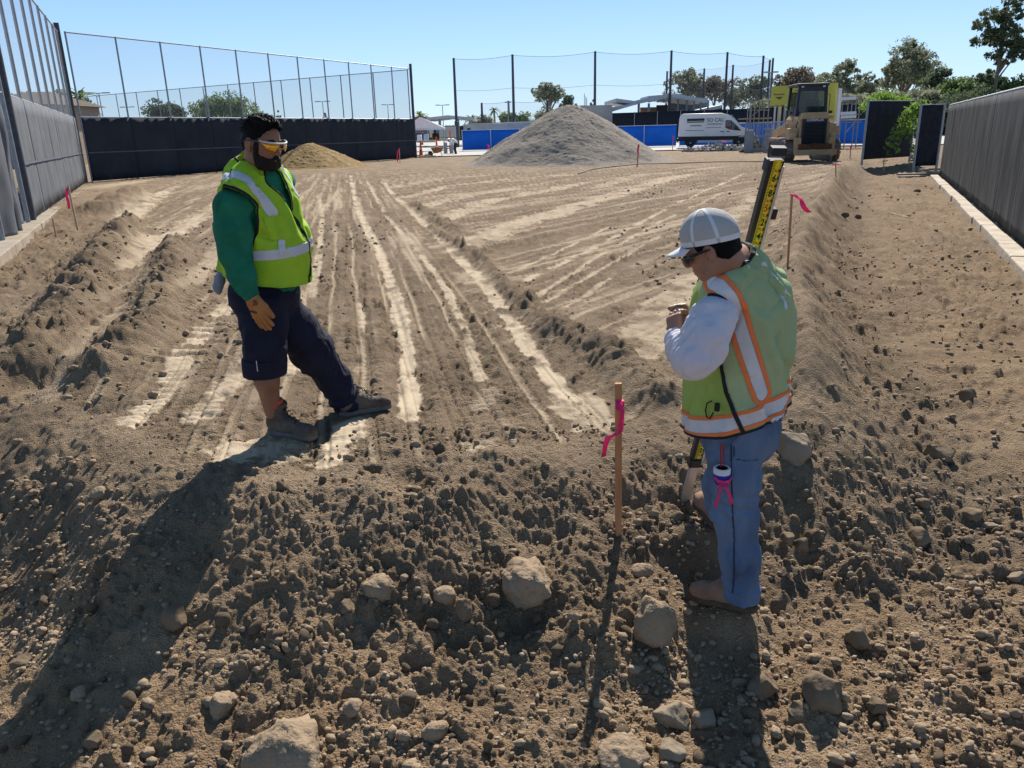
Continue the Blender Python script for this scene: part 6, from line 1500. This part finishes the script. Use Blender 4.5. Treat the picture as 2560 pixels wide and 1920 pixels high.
    # ---- hair, beard
    def HS(lst, k=.012):
        S = Sdf(k)
        for (x, y, z, a, b, c) in lst: S.ell(T(x, y, z), np.array([a, b, c]) * 1.09, HR)
        return S
    loc = lambda P: ((P - hc) @ HR.T) / 1.09
    H1 = HS([(0, -.008, .040, .0785, .098, .088), (0, .020, .086, .064, .078, .046), (0, .045, .096, .046, .046, .030), (0, -.040, -.008, .069, .062, .056)])
    C1_ = HS([(0, .125, -.035, .13, .104, .130), (.0, .105, .045, .070, .05, .050), (.092, .004, -.018, .036, .028, .044), (-.092, .004, -.018, .036, .028, .044)])
    def fh(P): q = loc(P); return np.maximum(np.maximum(H1(P), -C1_(P)), -(q[:, 2] + .050 + q[:, 1] * .25))
    lo, hi = bbox(H1, .03); V, F = mesh_sdf(fh, lo, hi, .004); q = loc(V); stx = np.stack([HR[0] * 1.0, HR[1] * .25, HR[2] * .6]).T @ HR
    top = sst(.05, .11, q[:, 2]); n = grad(H1, V); V = V + n * ((f3(V @ stx, 60, 2, 3) * .015 + f3(V @ stx, 130, 1, 8) * .006) * (.25 + .75 * top) + .010 * top * np.clip(f3(V, 14, 2, 5), -.3, 1))[:, None]
    hair = add(cloth_obj('hair', V, F, hair_m, None))
    rs = np.random.RandomState(21); cand = np.nonzero(q[:, 2] > .035)[0]; mb = MB()
    for i in rs.choice(cand, 520, replace=False):
        nn = n[i]; dr = _n(HR[1] * .9 + HR[2] * .25 + HR[0] * rs.uniform(-.35, .35)); dr = _n(dr - nn * (dr @ nn) + nn * rs.uniform(.05, .45)); L = rs.uniform(.014, .028); p0 = V[i] - nn * .002
        mb.tube([tuple(p0), tuple(p0 + dr * L * .5 + nn * .002), tuple(p0 + dr * L)], [.0016, .0013, .0003], 4, False)
    o = mb.build('hair_strands', hair_m, None, True); o.parent = hair; o['kind'] = 'stuff'
    D1 = HS([(0, .042, -.060, .064, .063, .050), (0, .062, -.090, .038, .038, .030), (.068, .034, -.018, .010, .015, .055), (-.068, .034, -.018, .010, .015, .055), (.040, .056, -.085, .032, .036, .030), (-.040, .056, -.085, .032, .036, .030)], .018)
    for sx in (-1, 1): D1.cap(T(0, .108, -.045), T(sx * .030, .094, -.056), .0075 * 1.09, .007 * 1.09, .006); D1.cap(T(sx * .030, .094, -.056), T(sx * .034, .085, -.085), .008, .012, .008)
    D2 = HS([(.036, .088, -.012, .036, .045, .040), (-.036, .088, -.012, .036, .045, .040), (0, .10, -.012, .022, .04, .022), (0, .112, -.061, .019, .014, .0075)], .006)
    def fb(P): q = loc(P); return np.maximum(np.maximum(D1(P), -D2(P)), q[:, 2] - .040)
    lo, hi = bbox(D1, .03); V, F = mesh_sdf(fb, lo, hi, .004); V = V + grad(D1, V) * (f3(V, 110, 2, 4) * .003)[:, None]; add(cloth_obj('beard', V, F, beard_m, None))
    # eyebrows
    mb = MB()
    for sx in (-1, 1): mb.tube([tuple(T(sx * .014, .101, .030)), tuple(T(sx * .032, .100, .036)), tuple(T(sx * .054, .088, .031))], [.003, .0045, .002], 6)
    add(mb.build('eyebrows', hair_m, None, True))
    # ---- wrap sunglasses
    gl = mat('orange_mirror_lens', (.90, .20, .01), .12, c2=(1.0, .62, .04), scale=26, spec=.9, metal=.55); fr = mat('sunglass_frame', (.03, .035, .035), .4, spec=.5); frw = mat('sunglass_white_rim', (.6, .6, .58), .35)
    ge = empty('sunglasses'); ge.parent = root; ge.matrix_parent_inverse = root_inv
    def arcp(a, z, o=0.0): r_ = .086 + o; return T(math.sin(a) * r_ * .98, .030 + math.cos(a) * (r_ + .004), z)
    for sx in (-1, 1):
        VV = []; NA_ = 14
        for i in range(NA_ + 1):
            a = sx * (.16 + (1.12 - .16) * i / NA_); u = i / NA_; zt_ = .024 - .004 * u; zb_ = -.002 - .011 * math.sin(min(1, u * 1.3) * math.pi) + .022 * max(0, u - .7) / .3 + (.012 * max(0, .2 - u) / .2)
            VV += [arcp(a, zt_, .006), arcp(a, (zt_ + zb_) / 2, .009), arcp(a, zb_, .005)]
        F_ = np.array([[3 * i + j, 3 * i + 3 + j, 3 * i + 4 + j, 3 * i + 1 + j] for i in range(NA_) for j in range(2)]); o = link('lens', npmesh('lens', np.array(VV), F_, True), gl, ge); s = o.modifiers.new('s', 'SOLIDIFY'); s.thickness = .002; s.offset = 0
    MB().tube([tuple(arcp(a, .027, .007)) for a in np.linspace(-1.2, 1.2, 25)], .0042, 6).build('brow_bar', frw, ge, True)
    for sx in (-1, 1): MB().tube([tuple(arcp(sx * 1.15, .024, .006)), tuple(T(sx * .086, .035, .020)), tuple(T(sx * .086, -.002, .016)), tuple(T(sx * .083, -.028, .0))], [.006, .0055, .004, .003], 6).build('temple', fr, ge, True)
    MB().tube([tuple(arcp(a, .0, .006)) for a in (-.2, 0, .2)], .003, 6).build('nose_bridge', fr, ge, True)
left_man()

# ================================================================== RIGHT MAN
def right_man():
    AY = AT; Fd = _n([-.66, .75, 0]); Rt = _n(np.cross(Fd, [0, 0, 1])); Up = np.array([0, 0, 1.0])
    g0 = G(1815, 1505, -.385); ox, oy = float(g0[0]), float(g0[1])
    root = empty('person', (ox, oy, -.385)); tag(root, 'stooping man in white cap and pale green vest writing beside the measuring rod', 'person'); root_inv = Matrix.Translation((-ox, -oy, .385))
    def add(o, p=None):
        o.parent = p or root
        if p is None: o.matrix_parent_inverse = root_inv
        return o
    hc = AY(1779, 621, 2.90); hf = _n([-.80, .34, -.44]); hr = _n(np.cross(hf, Up)); hu = np.cross(hr, hf); HR = np.stack([hr, hf, hu]); sc = .94
    nb = AY(1838, 668, 3.0)
    shV = AY(1792, 752, 2.84); shL = AY(1780, 800, 2.80); elL = AY(1736, 893, 2.74); wrL = AY(1690, 848, 2.93)
    shR = AY(1896, 735, 3.22); elR = AY(1830, 880, 3.42); wrR = AY(1738, 790, 3.16)
    hpL = AY(1830, 1110, 2.93); knL = AY(1838, 1290, 2.90); anL = AY(1856, 1480, 2.875)
    hpR = AY(1862, 1095, 3.10); knR = AY(1812, 1215, 3.24); anR = AY(1806, 1285, 3.42)
    spine = [AY(1838, 690, 3.02), AY(1848, 770, 3.02), AY(1844, 880, 3.02), AY(1836, 980, 3.01), AY(1838, 1060, 3.0)]
    B = Sdf(.03); T = head(B, hc, HR, sc, jaw=1.1)
    B.cap(hc - hu * .05 - hf * .03, nb, .060, .068, .03); B.cap(nb, spine[0], .07, .10, .04); B.chain(spine, [.115, .135, .14, .135, .13], .05, Fd, .95)
    B.chain([shL, elL, wrL], [.055, .043, .028], .03); B.chain([shR, elR, wrR], [.055, .043, .028], .03)
    B.chain([hpL, knL, anL], [.075, .056, .042], .03); B.chain([hpR, knR, anR], [.075, .056, .042], .03)
    pen = AY(1697, 794, 2.99)
    hand(B, wrL, _n(AY(1686, 800, 2.97) - wrL), _n([-.85, -.5, .2]), -1, .98, (.75, .8, .85, .9), (.5, .9))
    hand(B, wrR, _n(AY(1700, 768, 3.04) - wrR), _n([-.2, -.75, .6]), 1, .98, (.8, .85, .9, .95), (.5, .9))
    lo, hi = bbox(B, .03); V, F = mesh_sdf(B, lo, hi, .0048); add(cloth_obj('body', V, F, skin2, None))
    # ---- white shirt
    white = mat('white_long_sleeve', (.58, .55, .62), .85, c2=(.66, .64, .69), scale=6, bump=.12, bscale=80)
    A_ = Sdf(.03); fdir = _n(wrL - elL); A_.chain([shL + Up * .03 + Rt * .05, shL, AY(1762, 845, 2.76), elL, (elL + wrL) / 2 - Up * .01, wrL - fdir * .01], [.06, .076, .079, .074, .058, .042], .03)
    A_.chain([shR, elR, wrR], [.075, .07, .042], .03); A_.chain(spine, [.125, .145, .15, .145, .14], .05, Fd, .95)
    lo, hi = bbox(A_, .03); V, F = mesh_sdf(A_, lo, hi, .0055); ax = _n(elL - shL); st = np.eye(3) + 1.0 * np.outer(ax, ax); V = folds(A_, V, .013, 6.0, 71, st); V = creases(A_, V, 70, .014, .012, .18, 15, [ax, ax + Fd * .5, np.cross(ax, Fd) + ax], .4); V = creases(A_, V, 80, .007, .007, .11, 16, [np.cross(ax, Fd), Fd], .5)
    tt = np.clip((V - elL) @ fdir / .2, 0, 1); near = (np.linalg.norm(V - (elL + wrL) / 2, axis=1) < .17); V = V + grad(A_, V) * (np.sin(((V - elL) @ fdir) * 170 + 4 * f3(V, 14, 2, 9)) * .004 * near)[:, None]
    add(cloth_obj('shirt', V, F, white, None))
    # ---- vest
    vg = mat('pale_green_mesh_vest', (.40, .52, .26), .75, c2=(.52, .63, .35), scale=3, transl=.22, bump=.35, bscale=260)
    vy = mat('yellow_green_vest_front', (.38, .52, .09), .75, c2=(.46, .60, .16), scale=5, transl=.22, bump=.2, bscale=200)
    Vs = Sdf(.05); Vs.chain([spine[0] - Fd * .01, AY(1850, 760, 3.02), AY(1844, 870, 3.02), AY(1838, 980, 3.01), AY(1840, 1080, 3.0), AY(1840, 1140, 3.0)], [.120, .180, .188, .190, .198, .200], .07, Fd, [.85, .95, .97, .98, .98])
    Vs.cap(shV + Rt * .05 + Up * .035, shR - Rt * .06 + Up * .03, .078, .072, .07); Vs.cap(nb - Up * .02 - Fd * .03, spine[1] - Fd * .05, .085, .14, .05)
    lo, hi = bbox(Vs, .03); lo[2] = AY(1840, 1125, 2.8)[2]; V, F = mesh_sdf(Vs, lo, hi, .0055); V0 = snap(Vs, V)
    V1 = folds(Vs, V0, .016, 3.6, 81, np.diag([1.4, 1.4, .7])); V1 = creases(Vs, V1, 46, .017, .018, .36, 18, [(.25, 0, -1), (0, 0, 1), (.5, 0, -1)], .3); V1 = creases(Vs, V1, 60, .007, .009, .16, 19, [(.25, 0, -1), (1, 0, .3)], .5)
    arm = Sdf(.03); arm.cap(shL + Up * .015 - Rt * .02, AY(1766, 835, 2.76), .082, .094); arm.cap(AY(1766, 835, 2.76), elL, .094, .07); armR = Sdf(.03); armR.cap(shR - Up * .05 + Rt * .10, elR + Rt * .04, .075, .08)
    nk = Sdf(.02); nk.cap(hc, nb + Up * .01, .09, .080); nk.cap(nb + Fd * .07, nb + Fd * .14 - Up * .25, .06, .03)
    hc_, hn = planefit(hits(Vs, [(1730, 1090), (1780, 1096), (1819, 1096), (1860, 1083), (1906, 1066), (1950, 1046)], t0=1.8)); hem = -((V0 - hc_) @ hn)
    f_a = -arm(V0); f_b = -armR(V0); f_n = -nk(V0); keep = np.maximum.reduce([hem, f_a, f_b, f_n])
    seam = hits(Vs, [(1799, 880), (1806, 930), (1816, 980), (1836, 1030), (1862, 1092)], t0=1.8)
    # the front of the vest is a yellower cloth: split along the side seam plane
    sp, sn = planefit(seam); sn = sn if sn @ Fd > 0 else -sn
    sn = _n(Fd * .8 - Rt * .45 + Up * 0); front = -((V0 - seam.mean(0)) @ _n(np.cross(seam[-1] - seam[0], _n(seam.mean(0) - spine[3]))))
    if front @ ((V0 - seam.mean(0)) @ Fd) > 0: front = -front
    W, Q = clip_mesh(V1, F, np.maximum(keep, -front)); vest = add(cloth_obj('vest', W, Q, vg, None, .003))
    W, Q = clip_mesh(V1, F, np.maximum(keep, front)); o = cloth_obj('vest_front', W, Q, vy, None, .003); o.parent = vest
    def S_(name, f, m, off=.0045):
        o = strip(name, V0, V1, F, Vs, np.maximum(f, keep), m, None, off)
        if o: o.parent = vest
    H_ = lambda p: hits(Vs, p, t0=1.8)
    S_('armhole_binding', -f_a - .010, black_trim, .006); S_('neck_binding', -f_n - .012, black_trim, .006); S_('hem_binding', -hem - .010, black_trim, .006)
    d = dline(V0, H_([(1776, 705), (1800, 715), (1822, 742), (1845, 800), (1866, 870), (1885, 930), (1903, 985)])); c, n = planefit(H_([(1712, 1054), (1760, 1068), (1800, 1066), (1840, 1054), (1905, 1030), (1960, 1000)])); b = np.abs((V0 - c) @ n); ab = (V0 - c) @ n
    up_ = np.maximum(d - .024, .038 - ab * 1.0); S_('reflective_stripe', np.maximum(d - .024, .034 - ab), silver, .004); S_('orange_border', np.maximum(np.abs(d - .033) - .0085, .032 - ab), orange_trim, .0055)
    d2 = dline(V0, H_([(1900, 664), (1925, 674), (1944, 694), (1957, 725), (1963, 770)])); S_('reflective_stripe', d2 - .007, silver, .004)
    S_('reflective_band', b - .025, silver, .004); S_('orange_border', np.abs(b - .032) - .0075, orange_trim, .0055)
    S_('side_seam', dline(V0, seam) - .0075, black_trim, .008)
    S_('hip_patch', np.maximum(dline(V0, H_([(1930, 1050), (1962, 1036)])) - .014, b * 0 - 1), silver, .006)
    # radio tab and cord on the front pocket
    q = hit(Vs, 1793, 1013, 1.8); mb = MB().box(tuple(q + np.array([-.006, -.022, 0])), (.020, .012, .034), rz=-.4); o = mb.build('clip', black_trim, None, bevel=.003); o.parent = vest
    pts = [hit(Vs, x, y, 1.8) for x, y in ((1780, 998), (1768, 1004), (1764, 1022), (1768, 1040), (1776, 1042), (1784, 1026))]; o = MB().tube([tuple(p + np.array([-.006, -.020, 0])) for p in pts if p is not None], .0028, 5).build('cord_loop', black_trim, None, True); o.parent = vest
    q = hit(Vs, 1720, 1022, 1.8)
    q2 = hit(Vs, 1862, 660, 1.8)
    if q2 is not None: o = MB().box(tuple(q2 + np.array([0, -.004, .004])), (.034, .008, .020), rz=.5).build('collar_tab', silver, None); o.parent = vest
    # ---- jeans
    jean = mat('blue_denim', (.055, .095, .18), .85, c2=(.16, .23, .35), scale=3.2, bump=.3, bscale=200, detail=6, stretch=(1.5, 1.5, .7)); stitch = mat('denim_seam', (.02, .035, .07), .8)
    J = Sdf(.035); J.ell(AY(1848, 1062, 3.0), (.165, .150, .17), np.stack([Rt, Fd, Up])); J.ell(AY(1885, 1085, 2.97), (.10, .10, .11)); J.chain([hpL, AY(1836, 1195, 2.91), knL, AY(1850, 1390, 2.88), AY(1853, 1490, 2.88)], [.098, .094, .081, .073, .073], .04)
    J.chain([hpR, knR, AY(1812, 1270, 3.4)], [.10, .088, .078], .04)
    cut = AY(1852, 1492, 2.88); lo, hi = bbox(J, .03); V, F = mesh_sdf(J, lo, hi, .0055); V0j = snap(J, V); V = folds(J, V0j, .011, 5.5, 91, np.diag([1, 1, 1.5])); V = creases(J, V, 60, .013, .014, .17, 22, [(1, 0, .5), (1, 0, -.6), (.2, 0, 1)], .4); V = creases(J, V, 60, .004, .007, .10, 23, [(1, 0, .3), (1, 0, -.3)], .4)
    zz = V0j[:, 2]; kn = np.exp(-((zz - AY(1838, 1250, 2.9)[2]) / .07) ** 2) + .8 * np.exp(-((zz - cut[2] - .06) / .05) ** 2); V = V + grad(J, V0j) * (np.sin(zz * 110 + V0j[:, 0] * 25 + 3 * f3(V0j, 6, 2, 2)) * .0045 * kn)[:, None]
    cl = np.where(V0j[:, 1] < 3.12, (cut[2] + .015 * (V0j[:, 0] - cut[0]) / .08 * 0) - V0j[:, 2], -1.0); W, Q = clip_mesh(V, F, cl); jn = add(cloth_obj('jeans', W, Q, jean, None, .003))
    H_j = lambda p: hits(J, p, t0=1.8)
    for pts, w, nm in (([(1829, 1110), (1828, 1180), (1832, 1280), (1836, 1370), (1836, 1440), (1832, 1482)], .003, 'side_seam'), ([(1834, 1112), (1836, 1145), (1862, 1151), (1893, 1147)], .0025, 'pocket_seam')):
        L = H_j(pts); f = dline(V0j, L) - w; n = grad(J, V0j); W, Q = clip_mesh(V + n * .006, F, np.maximum(f, cl)); o = cloth_obj(nm, W, Q, stitch, None); o.parent = jn
    # ---- boots
    tan = mat('tan_suede_boot', (.22, .125, .085), .85, c2=(.33, .21, .14), scale=10, bump=.2, bscale=60); so = mat('brown_boot_sole', (.07, .045, .03), .9, c2=(.12, .085, .06), scale=14)
    h1 = G(1897, 1527, -.385); t1 = G(1722, 1494, -.385) + Up * .012; add(boot(None, h1, t1, AY(1860, 1440, 2.87), tan, so, laces=False, shaft=.052))
    h2 = G(1806, 1328, -.21); t2 = AY(1744, 1252, 3.62); add(boot(None, h2, t2, AY(1812, 1270, 3.42), tan, so, laces=False, label='far boot with its toe up on the slope', shaft=.05))
    # ---- cap and hair
    loc = lambda P: ((P - hc) @ HR.T) / sc
    def HS(lst, k=.012):
        S = Sdf(k)
        for (x, y, z, a, b, c) in lst: S.ell(T(x, y, z), np.array([a, b, c]) * sc, HR)
        return S
    H1 = HS([(0, -.010, .020, .084, .104, .096), (0, -.045, -.025, .074, .066, .066)]); C1_ = HS([(0, .125, -.040, .13, .118, .13), (.09, .006, -.012, .03, .024, .038), (-.09, .006, -.012, .03, .024, .038)])
    def fh(P): q = loc(P); return np.maximum(np.maximum(np.maximum(H1(P), -C1_(P)), -(q[:, 2] + .080 + q[:, 1] * .3)), q[:, 2] - .07)
    lo, hi = bbox(H1, .03); V, F = mesh_sdf(fh, lo, hi, .0045); V = V + grad(H1, V) * (f3(V, 110, 2, 3) * .003)[:, None]; add(cloth_obj('hair', V, F, hair_m, None))
    chf = _n([-.80, .34, -.27]); chr_ = _n(np.cross(chf, Up)); CH = np.stack([chr_, chf, np.cross(chr_, chf)]); HR0 = HR; HR = CH
    def T(x, y, z): return hc + (np.array([x, y, z]) * sc) @ CH
    capm = mat('grey_white_mesh_cap', (.42, .40, .38), .85, c2=(.50, .48, .46), scale=5, bump=.3, bscale=300); capw = mat('white_cap_cotton', (.66, .66, .68), .85, var=.06)
    K = HS([(0, -.010, .040, .087, .106, .106), (0, .010, .052, .080, .098, .102)]); tilt = lambda q: q[:, 2] - (.036 + .10 * (q[:, 1] + .02) * .35)
    lo, hi = bbox(K, .03); V, F = mesh_sdf(K, lo, hi, .0045); V0 = snap(K, V); q = loc(V0); V1 = V0 + grad(K, V0) * (f3(V0, 9, 2, 4) * .005)[:, None]; keep = -(q[:, 2] - (.026 + .10 * q[:, 1]))
    W, Q = clip_mesh(V1, F, keep); cap = add(cloth_obj('cap', W, Q, capm, None, .002))
    ang = np.arctan2(q[:, 0], q[:, 1]); rad = np.hypot(q[:, 0], q[:, 1])
    seams = np.minimum.reduce([np.abs(np.sin(ang - a)) * rad + np.where(np.cos(ang - a) < 0, 9, 0) for a in (0, math.pi / 3, -math.pi / 3, 2 * math.pi / 3, -2 * math.pi / 3, math.pi)]) - .0065
    for nm, f in (('panel_tape', seams), ('sweat_band', (-keep) - .020), ('front_panel', np.maximum(np.abs(ang) - .62, -1))):
        n = grad(K, V0); W, Q = clip_mesh(V1 + n * (.003 if nm != 'front_panel' else .0018), F, np.maximum(f, keep)); o = cloth_obj(nm, W, Q, capw, None); o.parent = cap
    VB = []; NB = 16; NR_ = 5
    for i in range(NB + 1):
        a = -1.0 + 2.0 * i / NB
        for j in range(NR_ + 1):
            t = j / NR_; y = .01 + math.cos(a) * (.100 + .0) + t * .068 * math.cos(a * 1.25) ** .7; x = math.sin(a) * .098 * (1 - .10 * t); z = .035 - .020 * t - 1.6 * x * x; VB.append(T(x, y, z))
    FB = np.array([[i * (NR_ + 1) + j, i * (NR_ + 1) + j + 1, (i + 1) * (NR_ + 1) + j + 1, (i + 1) * (NR_ + 1) + j] for i in range(NB) for j in range(NR_)]); o = link('cap_brim', npmesh('b', np.array(VB), FB, True), capw, cap); s = o.modifiers.new('s', 'SOLIDIFY'); s.thickness = .004
    HR = HR0
    def T(x, y, z): return hc + (np.array([x, y, z]) * sc) @ HR0
    # sunglasses
    ge = empty('sunglasses'); add(ge); fr = mat('black_sunglass_frame', (.006, .007, .01), .25, spec=.6)
    for sx in (-1, 1):
        VV = []
        for i in range(11):
            a = sx * (.15 + 1.0 * i / 10); r_ = .094
            VV += [T(math.sin(a) * r_, .028 + math.cos(a) * r_, .016), T(math.sin(a) * r_, .028 + math.cos(a) * r_, -.018 + .008 * i / 10)]
        link('lens', npmesh('lens', np.array(VV), np.array([[2 * i, 2 * i + 2, 2 * i + 3, 2 * i + 1] for i in range(10)]), True), fr, ge).modifiers.new('s', 'SOLIDIFY').thickness = .003
        MB().tube([tuple(T(sx * .088, .06, .010)), tuple(T(sx * .088, .03, .008)), tuple(T(sx * .086, -.01, .004))], [.007, .006, .003], 6).build('temple', fr, ge, True)
    # ---- marker pen, tape roll and ribbons hanging from the belt (held things stay top level)
    mk = MB().tube([tuple(AY(1694, 770, 3.0)), tuple(AY(1698, 796, 2.985))], .0075, 10).tube([tuple(AY(1698, 796, 2.985)), tuple(AY(1700, 806, 2.98))], .0085, 10).build('marker_pen', mat('grey_blue_marker', (.25, .33, .45), .4), None, True); tag(mk, 'grey blue marker pen held between the stooping man\'s hands', 'marker')
    c = H_j([(1816, 1170)])[0] + np.array([-.03, -.045, 0]); e = tag(empty('flagging_roll', tuple(c)), 'white and blue tape roll with pink tails hanging at the stooping man\'s hip', 'tape roll')
    MB().lathe((0, 0, 0), [(.022, .022), (.030, .024), (.033, .020), (.033, -.002), (.022, -.002), (.022, .022)], 24).build('white_roll', capw, e, True)
    MB().lathe((0, 0, 0), [(.034, .0), (.031, -.03), (.026, -.042), (.01, -.045)], 20).build('blue_roll', mat('blue_tape', (.01, .03, .30), .5), e, True)
    MB().lathe((0, 0, 0), [(.021, .0205), (.021, -.002), (.002, -.002)], 20).build('core', mat('grey_core', (.12, .10, .09), .9), e, True)
    red = mat('red_cord', (.35, .02, .02), .7)
    for dx in (-.004, .005): MB().tube([(dx, .0, .0), (dx * 1.5 + .002, .012, .045), (dx + .002, .035, .11)], .0028, 6).build('cord', red, e, True)
    ribbon([(-.032, -.012, -.014), (-.02, -.030, -.022), (.0, -.036, -.026), (.022, -.032, -.022), (.034, -.018, -.014)], .016, 'ribbon_loop', e, (0, .0, 1))
    ribbon([(0, -.036, -.026), (-.012, -.040, -.05), (-.020, -.042, -.085), (-.030, -.042, -.125)], .016, 'ribbon_tail', e)
    ribbon([(.004, -.036, -.028), (.016, -.040, -.055), (.028, -.042, -.09), (.034, -.042, -.115)], .018, 'ribbon_tail', e)
    ribbon([(-.004, -.037, -.024), (-.02, -.040, -.04), (-.03, -.042, -.052)], .018, 'ribbon_tail', e)
right_man()

# ================================================================== MEASURING ROD
def rod():
    a = AT(1703, 1283, 3.72); b = AT(1948, 366, 3.06); ax = _n(b - a); L = float(np.linalg.norm(b - a))
    nrm = _n(-(a + b) / 2 + CAM); nrm = _n(nrm - ax * (nrm @ ax)); x = np.cross(ax, nrm); x = -x if x[0] < 0 else x
    nrm = _n(nrm * math.cos(.45) + x * math.sin(.45)); x = np.cross(nrm, ax); x = -x if x[0] < 0 else x
    z = ax; M_ = Matrix((tuple(x), tuple(-nrm), tuple(z))).transposed()      # local x right, -y to the viewer, z along the rod
    e = empty('measuring_rod'); e.matrix_world = Matrix.Translation(tuple(a)) @ M_.to_4x4(); tag(e, 'telescoping yellow and black measuring rod leaning behind the stooping man', 'measuring rod')
    alu = mat('brushed_aluminium', (.52, .51, .50), .4, metal=.6, var=.08); blk = mat('rod_black', (.008, .009, .013), .35, spec=.5); yl = mat('rod_yellow', (.72, .56, .03), .5, var=.05); ink = mat('rod_black_ink', (.01, .01, .01), .6, var=0); rd = mat('rod_red_ink', (.55, .03, .02), .6, var=0)
    MB().box((.002, 0, .20), (.046, .026, .42)).build('lower_section', alu, e, bevel=.003)
    MB().box((0, 0, .36 + (L - .40) / 2), (.060, .036, L - .42)).build('rod_body', blk, e, bevel=.003)
    MB().box((.027, -.004, .36 + (L - .42) / 2), (.010, .040, L - .44)).build('edge_rail', alu, e)
    MB().box((0, 0, L - .016), (.060, .036, .030)).build('end_cap', mat('cap_slate', (.018, .022, .032), .6), e, bevel=.004)
    MB().box((0, 0, .375), (.070, .048, .05)).build('collar', blk, e, bevel=.004); MB().box((-.034, 0, L - .07), (.012, .034, .05)).build('latch', mat('latch_slate', (.04, .05, .07), .6), e, bevel=.003)
    MB().box((.045, 0, L - .27), (.03, .035, .045)).build('clamp_knob', blk, e, bevel=.005)
    z0, z1 = .41, L - .045; MB().box((.003, -.0195, (z0 + z1) / 2), (.034, .003, z1 - z0)).build('scale_strip', yl, e)
    unit = .0305; R = Matrix.Rotation(math.pi / 2, 3, 'X'); mb = MB(); top_z = L - .10
    seq = {}
    k = 0; zz = z1 - .008; i = 0
    while zz > z0:
        mb.box((-.009 if i % 5 else -.007, -.0215, zz), (.008 if i % 5 else .013, .0015, .0017)); mb.box((.017, -.0215, zz), (.006, .0015, .0015 if i % 5 else .004)); zz -= unit / 10 * 2; i += 1
    mb.build('tick_marks', ink, e)
    # readings run downward: 4.5, 6, 4.7, 8, 4.9, 5, 5.1, 2 ...
    r = 4.5; zc = top_z + .012
    while zc > z0 + .01:
        t = round(r, 1); dg = int(round(t * 10)) % 10
        if dg % 2 == 0: text('number', str(dg) if dg else str(int(round(t))), .040, rd if dg == 0 else ink, e, (.004, -.0222, zc), R, .0004, bold=.0008, sx=.72)
        else: text('small_number', '%.1f' % t, .016, rd, e, (.007, -.0222, zc), R, .0003, bold=.0003, sx=.9)
        # arrow block at the right edge
        MB().add([(.012, -.0222, zc - .004), (.020, -.0222, zc - .004), (.020, -.0222, zc + .010)], [(0, 1, 2)]).build('pointer_mark', ink, e); zc -= unit; r += .1
rod()
# ================================================================== FAR WORKER
def far_worker():
    c = AT(1136, 378, 66.0); x, y = float(c[0]), 66.0; root = empty('person', (x, y, 0)); tag(root, 'far off worker in white shirt and dark trousers bending beside the grey bollards', 'person'); ri = Matrix.Translation((-x, -y, 0))
    P = lambda a, b, z: np.array([x + a, y + b, z])
    B = Sdf(.03); B.ell(P(-.42, 0, 1.12), (.10, .09, .12)); B.chain([P(-.36, 0, 1.12), P(-.12, 0, 1.08), P(.12, 0, .92)], [.08, .14, .13], .04)
    for s in (-.12, .12):
        B.chain([P(.10, s, .88), P(.04, s * 1.3, .48), P(.12, s * 1.3, .06)], [.10, .07, .045], .03); B.chain([P(-.22, s * 1.6, 1.08), P(-.30, s * 1.7, .82), P(-.42, s * 1.2, .62)], [.06, .05, .035], .03)
    lo, hi = bbox(B); V, F = mesh_sdf(B, lo, hi, .025); o = cloth_obj('body', V, F, skin, None); o.parent = root; o.matrix_parent_inverse = ri
    S = Sdf(.03); S.chain([P(-.30, 0, 1.12), P(-.12, 0, 1.10), P(.14, 0, .95)], [.12, .18, .17], .04)
    for s in (-.12, .12): S.chain([P(-.22, s * 1.6, 1.08), P(-.30, s * 1.7, .82)], [.09, .08], .03)
    lo, hi = bbox(S); V, F = mesh_sdf(S, lo, hi, .025); o = cloth_obj('shirt', V, F, white_p, None); o.parent = root; o.matrix_parent_inverse = ri
    S = Sdf(.03); S.ell(P(.12, 0, .86), (.17, .2, .17))
    for s in (-.12, .12): S.chain([P(.10, s, .80), P(.04, s * 1.3, .46), P(.12, s * 1.3, .08)], [.13, .10, .09], .03)
    lo, hi = bbox(S); V, F = mesh_sdf(S, lo, hi, .025); o = cloth_obj('trousers', V, F, mat('dark_trousers', (.03, .03, .04), .9), None); o.parent = root; o.matrix_parent_inverse = ri
    o = MB().lathe(tuple(P(-.43, 0, 1.16)), [(.16, 0), (.12, .03), (.11, .1), (.02, .15)], 12).build('hard_hat', white_p, None, True); o.parent = root; o.matrix_parent_inverse = ri
far_worker()
